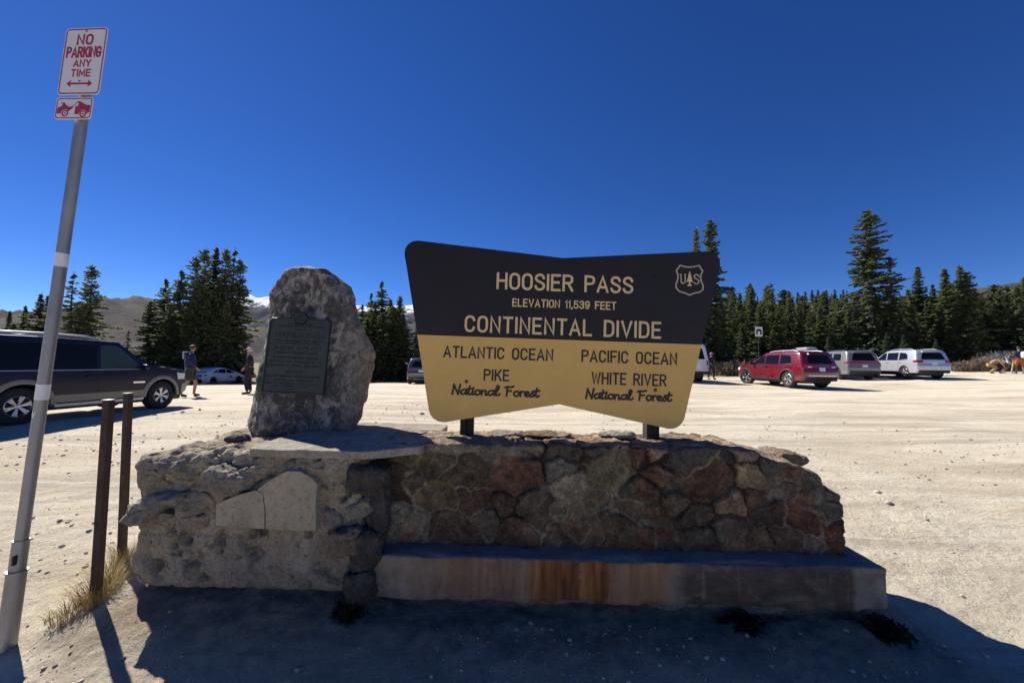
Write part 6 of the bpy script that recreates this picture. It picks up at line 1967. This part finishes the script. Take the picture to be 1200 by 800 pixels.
M['needles_blue'] = foliage_mat('blue_spruce_needles', (.045, .055, .042), (.075, .09, .068), (.115, .13, .095))
M['bark'] = stone_mat('spruce_bark', (.05, .037, .028), (.10, .078, .06), (.17, .14, .11), 6, .6, False)
M['bark_pale'] = stone_mat('pale_dead_bark', (.16, .14, .12), (.28, .25, .21), (.36, .33, .29), 6, .5, False)

def spruce_mesh(seed, H=10.0, R=2.0, whorl=.30, per=7, spr=16, size=1.0, bare=.06, gap=.12, skirt=1.0, onesided=0.0, top_pow=.85):
    """crown of needle sprays on drooping boughs; returns vertex and face arrays"""
    rr = np.random.default_rng(seed)
    P_, D_, S_, L_ = [], [], [], []
    z = H * bare
    while z < H * .985:
        t = z / H
        env = R * ((1 - t) ** top_pow) * (.55 + .45 * min(1, t / .16) if skirt < 1 else 1)
        env *= 1 + .28 * math.sin(z * 2.1 / max(.6, H / 12) + seed) * (1 - t)
        n = max(3, int(round(per * (.55 + .45 * (1 - t)))))
        a0 = rr.random() * 6.283
        for k in range(n):
            if rr.random() < gap: continue
            a = a0 + 6.283 * k / n + rr.normal() * .22
            L = max(.10, env * (.50 + .62 * rr.random() + (.35 if rr.random() < .07 else 0)) * (.82 + .3 * math.sin(a * 2 + z * .9 + seed)) * (1 - onesided * .5 * (1 + math.cos(a - 2.2))))
            zz = z + rr.normal() * whorl * .25
            el = .55 * t - .28 + rr.normal() * .10           # young boughs rise, old ones hang
            m = max(5, int(spr * (L / R) ** .8 * 1.6))
            u = np.linspace(.10, 1, m) + rr.normal(size=m) * .03
            droop = -.16 * L * (u ** 2) * (1 - t) + .10 * L * np.clip(u - .65, 0, 1) ** 1.5
            c = np.stack([np.cos(a) * u * L, np.sin(a) * u * L, zz + u * L * math.sin(el) + droop], 1)
            d = np.array([math.cos(a), math.sin(a), math.sin(el)]); s = np.array([-math.sin(a), math.cos(a), 0])
            for sd in (-1, 0, 1, -1, 1):
                w = (1.05 - u) * .42 * L * .55 * abs(sd) * rr.random(m)
                ang = sd * (.75 + .25 * rr.random(m)) * (1 if sd else 0)
                dirs = d[None] * np.cos(ang)[:, None] + s[None] * np.sin(ang)[:, None] if sd else np.repeat(d[None], m, 0)
                dirs = dirs + rr.normal(size=(m, 3)) * .24
                dirs[:, 2] -= .12
                P_.append(c + s[None] * sd * w[:, None] + rr.normal(size=(m, 3)) * .035 * size); D_.append(dirs)
                ln = (.13 + .13 * rr.random(m)) * size * (.75 + .5 * (1 - t)); L_.append(ln)
        z += whorl * (.6 + .8 * rr.random()) * (.55 + .6 * (1 - t))
    # leader
    m = 14
    P_.append(np.c_[rr.normal(size=m) * .02, rr.normal(size=m) * .02, H * .93 + rr.random(m) * H * .07]); D_.append(np.c_[rr.normal(size=(m, 2)) * .5, np.ones(m)]); L_.append(np.full(m, .14 * size))
    Pn = np.concatenate(P_); D = np.concatenate(D_); L = np.concatenate(L_)
    D /= np.linalg.norm(D, axis=1, keepdims=True)
    up = rr.normal(size=D.shape) * .55 + np.array([0, 0, 1])
    S = np.cross(D, up); S /= np.linalg.norm(S, axis=1, keepdims=True) + 1e-9
    w = (L * (.26 + .12 * rr.random(len(L))))[:, None]; Lc = L[:, None]
    q = np.stack([Pn - D * Lc * .45, Pn + S * w, Pn + D * Lc * .75, Pn - S * w], 1).reshape(-1, 3)
    F = np.arange(len(q)).reshape(-1, 4)
    return q, F
def trunk_mesh(H, r, seed, lean=.003):
    rr = np.random.default_rng(seed); bm = bmesh.new()
    n = 9; pts, rs = [], []
    ox, oy = rr.normal() * lean, rr.normal() * lean
    for k in range(n):
        t = k / (n - 1); pts.append((ox * t * t * H, oy * t * t * H, -.3 + t * (H * .97 + .3))); rs.append(max(.012, r * (1 - t) ** .9 * (1.35 if k == 0 else 1)))
    add_tube(bm, pts, rs, 9)
    for k in range(int(H * 2.2)):                       # dead lower limbs
        z = H * rr.uniform(.08, .75); a = rr.random() * 6.28; L = r * rr.uniform(2.5, 6) * (1 - z / H)
        add_tube(bm, [(0, 0, z), (math.cos(a) * L * .5, math.sin(a) * L * .5, z - .04 * L), (math.cos(a) * L, math.sin(a) * L, z - .2 * L)], [r * .12, r * .08, r * .03], 4)
    bmesh.ops.recalc_face_normals(bm, faces=bm.faces[:])
    me = bpy.data.meshes.new('trunk'); bm.to_mesh(me); bm.free()
    return me
PROTO = {}
def proto(key, **kw):
    bark = kw.pop('bark', 'bark'); mt = kw.pop('mt', 'needles'); H = kw['H']
    V, F = spruce_mesh(**kw)
    cr = np_obj('crown', V, F, M[mt]); 
    tm = trunk_mesh(H, H * .016 + .03, kw['seed'])
    tr = link('trunk', tm, M[bark])
    PROTO[key] = (H, cr, tr)
proto('a', seed=1, H=10, R=2.5, whorl=.25, per=9, spr=20)
proto('b', seed=2, H=10, R=3.0, whorl=.28, per=9, spr=22, gap=.18)
proto('c', seed=3, H=10, R=2.0, whorl=.23, per=8, spr=18, mt='needles_blue')
proto('d', seed=4, H=10, R=3.6, whorl=.26, per=10, spr=26, skirt=1, top_pow=.72, size=1.1)
proto('e', seed=5, H=10, R=2.2, whorl=.34, per=6, spr=15, gap=.32, bare=.12, bark='bark_pale')
proto('big', seed=6, H=14, R=3.0, whorl=.30, per=8, spr=24, size=1.25, gap=.22, top_pow=.62, bark='bark_pale', mt='needles_blue')
proto('shaggy', seed=8, H=12, R=3.1, whorl=.30, per=8, spr=22, size=1.15, gap=.25, top_pow=.5, skirt=.8)
proto('far', seed=9, H=8, R=2.1, whorl=.55, per=6, spr=7, size=2.1)
proto('far_b', seed=10, H=8, R=1.7, whorl=.5, per=6, spr=6, size=1.9)
_first = set()
def spruce(key, x, y, h, wk=1.0, label=None, group=None, z=None, rz=None, cat='tree'):
    H, cr, tr = PROTO[key]
    g = (gz(x, y) if z is None else z) - .08
    root = empty('spruce_tree', (x, y, g), RNG.random() * 6.28 if rz is None else rz)
    k = h / H; root.scale = (k * wk * RNG.uniform(.9, 1.12), k * wk * RNG.uniform(.9, 1.12), k)
    tag(root, label, cat, group)
    for src in (cr, tr):
        if (key, src.name) in _first or src.parent is not None:
            o = src.copy(); COL.objects.link(o)
        else: o = src
        o.parent = root
    return root
def tree_at(px, ptop, Y, key, wk=1.0, label=None, group=None, dz=0.0):
    b = at(px, 430, Y); g = gz(b.x, Y) + dz
    t = at(px, ptop, Y)
    return spruce(key, b.x, Y, t.z - g, wk, label, group, z=g + .08)
G1 = 'spruces at the far left behind the navy SUV'
for px, pt, Y, k, w, lab in [(-30, 350, 36, 'a', 1.1, None), (6, 364, 38, 'c', 1.0, None), (24, 358, 36, 'c', 1.0, None), (41, 343, 35, 'a', .95, None), (50, 345, 37, 'a', .9, None), (12, 378, 33, 'd', .8, None), (58, 372, 34, 'd', .8, None), (30, 385, 33, 'b', .8, None)]:
    tree_at(px, pt, Y, k, w, 'small dark spruce in the group behind the roof of the navy SUV', G1, -.6)
tree_at(78, 317, 31, 'e', 1.15, 'open spruce with sky showing through, just right of the leaning sign pole', None, -.6)
tree_at(99, 310, 30.5, 'shaggy', .78, 'shaggy tall spruce with long right boughs before the tundra ridge at left', None, -.6)
tree_at(90, 352, 31.5, 'd', .8, 'squat spruce between the two tall ones right of the sign pole', None, -.6)
G2 = 'spruce clump between the navy SUV and the boulder'
for px, pt, Y, k, w in [(188, 326, 37, 'b', .95), (206, 316, 36, 'b', .95), (222, 300, 36, 'shaggy', .72), (233, 290, 35, 'shaggy', .66), (245, 288, 36.5, 'a', .9), (258, 290, 35.5, 'shaggy', .62), (268, 289, 36.5, 'e', 1.1), (275, 304, 36, 'shaggy', .7), (172, 352, 36, 'd', .8), (196, 362, 34.4, 'd', .8), (214, 372, 34.6, 'd', .75), (240, 350, 34.6, 'd', .85), (262, 352, 34.7, 'd', .8), (228, 330, 35, 'd', .7), (252, 324, 35.4, 'd', .65), (180, 384, 35, 'd', .8)]:
    tree_at(px, pt, Y, k, w, 'dense dark spruce in the big clump behind the white sedan', G2, -.4)
tree_at(148, 386, 33, 'e', 1.3, 'small thin bare-looking spruce left of the big clump behind the navy SUV roof', None, -.4)
tree_at(285, 388, 38, 'c', 1.0, 'small spruce at the right foot of the big clump, beside the boulder', None, -.4)
G3 = 'spruces between the boulder and the big sign'
for px, pt, Y, k, w in [(407, 342, 36, 'c', .9), (422, 356, 32, 'b', 1.0), (432, 343, 32, 'b', 1.0), (444, 329, 33, 'b', 1.05), (455, 350, 32, 'a', 1.3), (466, 346, 33, 'a', 1.25), (428, 372, 30.5, 'd', 1.1), (447, 366, 30.6, 'd', 1.15), (470, 366, 31, 'd', 1.0), (437, 352, 31.4, 'shaggy', .9), (459, 358, 31.2, 'd', 1.0)]:
    tree_at(px, pt, Y, k, w, 'close growing dark spruce in the stand right of the boulder', G3)
tree_at(488, 371, 30.3, 'd', .7, 'shorter paler spruce right behind the slate crossover', None)
tree_at(499, 380, 31.5, 'c', 1.0, 'small spruce touching the left edge of the big sign', None)
# behind and right of the sign
tree_at(817, 266, 33, 'a', .8, 'left and lower of the twin tall spruces rising behind the sign right end')
tree_at(834, 257, 33.4, 'big', .80, 'right and taller of the twin spruces behind the badge end of the big sign')
G4 = 'dark spruce belt behind the parked cars at right'
belt = [(560, 380, 40, 'd', .9), (620, 378, 41, 'b', .9), (690, 376, 42, 'd', .9), (750, 372, 40, 'a', 1), (790, 350, 38, 'b', 1.0), (808, 330, 36, 'b', .9), (846, 355, 34, 'd', .7), (858, 343, 37, 'b', .9), (868, 342, 38, 'a', 1.0), (882, 336, 40, 'a', .9), (893, 352, 38, 'd', .8),
        (915, 352, 37, 'b', .9), (926, 340, 42, 'a', .9), (938, 358, 38, 'd', .8), (950, 364, 40, 'b', .9), (962, 360, 38, 'd', .75), (974, 368, 36.5, 'b', .9), (985, 352, 40, 'a', .9), (996, 362, 37, 'd', .8), (1004, 344, 42, 'b', .9),
        (1060, 346, 40, 'b', .9), (1070, 352, 38, 'd', .8), (1088, 352, 40, 'b', .9), (1097, 332, 41, 'a', .95), (1104, 356, 37, 'd', .75), (1120, 332, 40, 'a', .9), (1146, 340, 39, 'b', .9), (1153, 345, 41, 'a', .95), (1162, 352, 39, 'd', .8),
        (1176, 338, 40, 'b', 1.0), (1184, 344, 41, 'c', 1.1), (1206, 332, 40, 'b', 1.0), (1222, 322, 39, 'b', 1.0), (1250, 330, 42, 'a', 1.0), (842, 380, 32.5, 'd', .8), (870, 378, 35, 'd', .8), (906, 386, 35.5, 'd', .8), (1030, 372, 37, 'd', .8), (1190, 372, 37, 'd', .9)]
for px, pt, Y, k, w in belt:
    tree_at(px, pt, Y, k, w, 'dark spruce in the dense belt behind the parked cars', G4)
tree_at(905, 330, 38.6, 'e', 1.25, 'pale trunked thin spruce behind the small white pictogram sign')
tree_at(1022, 246, 38, 'big', 1.0, 'tallest spruce of the scene with pale trunk showing, above the silver car')
tree_at(1047, 300, 37.5, 'shaggy', .66, 'half height broad spruce leaning on the right of the tallest spruce')
tree_at(1080, 312, 41, 'c', 1.15, 'slim grey-green spruce standing alone right of the tallest spruce')
tree_at(1112, 314, 39, 'a', 1.05, 'dark pointed spruce, left of the close pair near the right edge')
tree_at(1130, 310, 41, 'a', .95, 'narrow dark spruce tip behind the broad bushy spruce at right')
tree_at(1137, 318, 34.5, 'd', .72, 'broad bushy spruce standing forward behind the right end of the silver car')
tree_at(1197, 336, 36, 'c', 1.2, 'grey-green spruce cut by the right edge of the photo')
for px, pt, Y, lab in [(1098, 398, 31.5, 'tiny pale young spruce in front of the belt right of the silver car'), (972, 394, 33, 'tiny young spruce peeping over the grey SUV'), (1060, 392, 33.5, 'tiny young spruce peeping over the silver crossover'), (856, 398, 32, 'tiny young spruce left of the small pictogram sign'), (1040, 390, 33, 'little bushy young spruce behind the front of the silver crossover')]:
    tree_at(px, pt, Y, 'c', 1.3, lab)
# scattered on the open slope beyond
def slope_z(x, y):
    Xw, Yw, Z = RH
    d = (Xw - x) ** 2 + (Yw - y) ** 2
    return float(Z.ravel()[d.argmin()])
rr = np.random.default_rng(31)
cnt = 0
while cnt < 205:
    px = rr.uniform(830, 1230); Y = 60 + 112 * rr.random() ** .7
    dens = .5 + .5 * math.sin(px * .05 + Y * .06)
    if rr.random() > dens: continue
    x = (px - 600) / F_PX * Y
    z = slope_z(x, Y)
    spruce('far' if cnt % 3 else 'far_b', x, Y, rr.uniform(3.2, 7.0), rr.uniform(.8, 1.2), 'small far spruce on the open slope above the belt', 'spruces scattered over the slope at right', z=z)
    cnt += 1
for px, pt, Y in [(945, 350, 150), (953, 348, 160), (960, 349, 158), (970, 351, 150), (980, 350, 160), (990, 350, 165), (936, 353, 150)]:
    x = (px - 600) / F_PX * Y; z = slope_z(x, Y)
    spruce('far', x, Y, 6.5, 1.2, 'small far spruce on the skyline of the slope left of the tallest spruce', 'spruces on the slope skyline', z=z)
for k in range(70):                                    # second rank of the belt, just behind it
    px = 845 + 390 * (k + rr.uniform(-.4, .4)) / 70; Y = rr.uniform(44, 58)
    pt = 350 + 10 * math.sin(k * 1.7) + rr.uniform(-13, 12) - max(0, px - 1130) * .12
    tree_at(px, pt, Y, 'abdc'[k % 4], rr.uniform(.85, 1.1), 'dark spruce in the rear rank of the belt behind the cars', 'rear rank of the spruce belt at right')
for key, (H, cr, tr) in PROTO.items():
    for o in (cr, tr):
        if o.parent is None: bpy.data.objects.remove(o)

# ------------------------------------------------------------------ scrub, dry grass, stake, pictogram sign
M['scrub'] = leafy('leafless_willow', ((.13, .10, .07), (.20, .155, .11), (.27, .22, .16)))
M['scrub_blue'] = leafy('grey_sagebrush', ((.12, .12, .13), (.17, .17, .19), (.24, .235, .25)))
def shrub(px, py, Y, wpx, hpx, mat, lab, seed, group=None):
    p = at(px, py, Y); p.z = gz(p.x, p.y); rr = np.random.default_rng(seed)
    W = wpx / F_PX * Y / 2; H = hpx / F_PX * Y; V, F = [], []
    for i in range(420):
        x0, y0 = rr.normal() * W * .42, rr.normal() * W * .35; a = rr.random() * 6.283; L = H * rr.uniform(.35, 1.0) * max(.35, 1 - (x0 / W) ** 2 * .5)
        dx, dy = math.cos(a) * L * .5 * rr.random(), math.sin(a) * L * .5 * rr.random(); w = .007 + .007 * rr.random()
        sd = np.array([math.cos(a + 1.6), math.sin(a + 1.6), 0]) * w; b = len(V)
        for k in range(4):
            t = k / 3; c = np.array([x0 + dx * t ** 1.3, y0 + dy * t ** 1.3, L * t]); V += [c - sd * (1 - .8 * t), c + sd * (1 - .8 * t)]
        for k in range(3): F.append((b + 2 * k, b + 2 * k + 1, b + 2 * k + 3, b + 2 * k + 2))
        for q in range(5):                       # twigs
            t = rr.uniform(.35, 1); c = np.array([x0 + dx * t ** 1.3, y0 + dy * t ** 1.3, L * t]); d = rr.normal(size=3) * .09; d[2] = abs(d[2]) + .03; s2 = np.cross(d, rr.normal(size=3)); s2 *= .012 / (np.linalg.norm(s2) + 1e-9)
            b = len(V); V += [c - s2, c + s2, c + d + s2 * .5, c + d - s2 * .5]; F.append((b, b + 1, b + 2, b + 3))
    tag(np_obj('shrub', V, F, mat, loc=p), lab, 'shrub', group)
for i, (px, w, h, m, lab) in enumerate([(848, 34, 17, 'scrub', 'leafless brown shrub right beside the person at the van'), (866, 32, 19, 'scrub', 'leafless brown shrub between the van and the red SUV'), (884, 34, 21, 'scrub', 'taller leafless shrub behind the bonnet of the red SUV'),
        (1150, 24, 18, 'scrub', 'brown shrub behind the bending person at right'), (1166, 26, 22, 'scrub_blue', 'grey shrub behind the crouching pair'), (1182, 26, 25, 'scrub_blue', 'blue-grey shrub between the crouching person and the stake'), (1128, 22, 12, 'scrub', 'low brown shrub right of the silver car')]):
    shrub(px, 436.5, 30.0 if px < 1000 else 29.0, w, h, M[m], lab, 200 + i)
def edge_grass():
    rr = np.random.default_rng(77); V, F = [], []
    n = 5200
    px = rr.uniform(-60, 1260, n); Y = 27.5 + np.abs(px - 560) * .004 + rr.random(n) ** 1.5 * 8
    x = (px - 600) / F_PX * Y; z = ground_z(x, Y)
    ok = fbm(x, Y, 2, .5, 3) > -.18
    for X, Y_, Z in zip(x[ok], Y[ok], z[ok]):
        for k in range(3):
            a = rr.random() * 6.28; h = rr.uniform(.06, .26); w = .016
            d = np.array([math.cos(a) * h * .5, math.sin(a) * h * .5, h]); s = np.array([-math.sin(a), math.cos(a), 0]) * w; c = np.array([X + rr.normal() * .08, Y_ + rr.normal() * .08, Z - .01]); b = len(V)
            V += [c - s, c + s, c + d + s * .15, c + d - s * .15]; F.append((b, b + 1, b + 2, b + 3))
    tag(np_obj('dry_grass', V, F, M['dry_grass_edge']), 'dry brown grass along the edge of the car park', 'grass', kind='stuff')
M['dry_grass_edge'] = leafy('edge_grass', ((.16, .11, .055), (.25, .18, .09), (.33, .25, .13)))
edge_grass()
a = at(1185.5, 438.5, 25.8); b = at(1188, 421, 25.8); a.z = gz(a.x, a.y)
st = empty('trail_stake', a, rot=(0, math.atan2(b.x - a.x, b.z - a.z), 0)); tag(st, 'thin leaning yellowish wooden stake beside the walker in orange shorts', 'stake')
M['stake'] = simple('yellow_wood', (.36, .32, .12), .8, 0, .2, 20)
bm = bmesh.new(); add_box(bm, (0, 0, .42), (.07, .05, 1.14), bevel=.008); bm_obj('shaft', bm, M['stake'], st)
bm = bmesh.new(); add_box(bm, (0, -.0285, .9), (.062, .006, .12), bevel=.002); bm_obj('reflector', bm, M['reflective'], st)
q = at(889, 388.5, 27.5)
ps = empty('pictogram_sign', (q.x, q.y, gz(q.x, q.y))); tag(ps, 'small square white pictogram sign on a post before the spruce belt', 'sign')
bm = bmesh.new(); add_tube(bm, [(0, .02, -.2), (0, .02, q.z - ps.location.z + .3)], .028, 10); bm_obj('post', bm, M['timber_dark'], ps, 40)
bm = bmesh.new(); add_prism(bm, round_poly([(-.26, q.z - ps.location.z - .34), (.26, q.z - ps.location.z - .34), (.26, q.z - ps.location.z + .34), (-.26, q.z - ps.location.z + .34)], [.03] * 4, 4), -.03, -.024); bm_obj('sign_panel', bm, M['sheet_white'], ps)
zc = q.z - ps.location.z
bm = bmesh.new(); add_prism(bm, [(-.2, zc - .22), (-.09, zc - .22), (-.09, zc + .02), (.09, zc + .02), (.09, zc - .22), (.2, zc - .22), (.2, zc + .1), (.12, zc + .2), (-.12, zc + .2), (-.2, zc + .1)], -.036, -.031); bm_obj('pictogram', bm, M['trim_black'], ps)
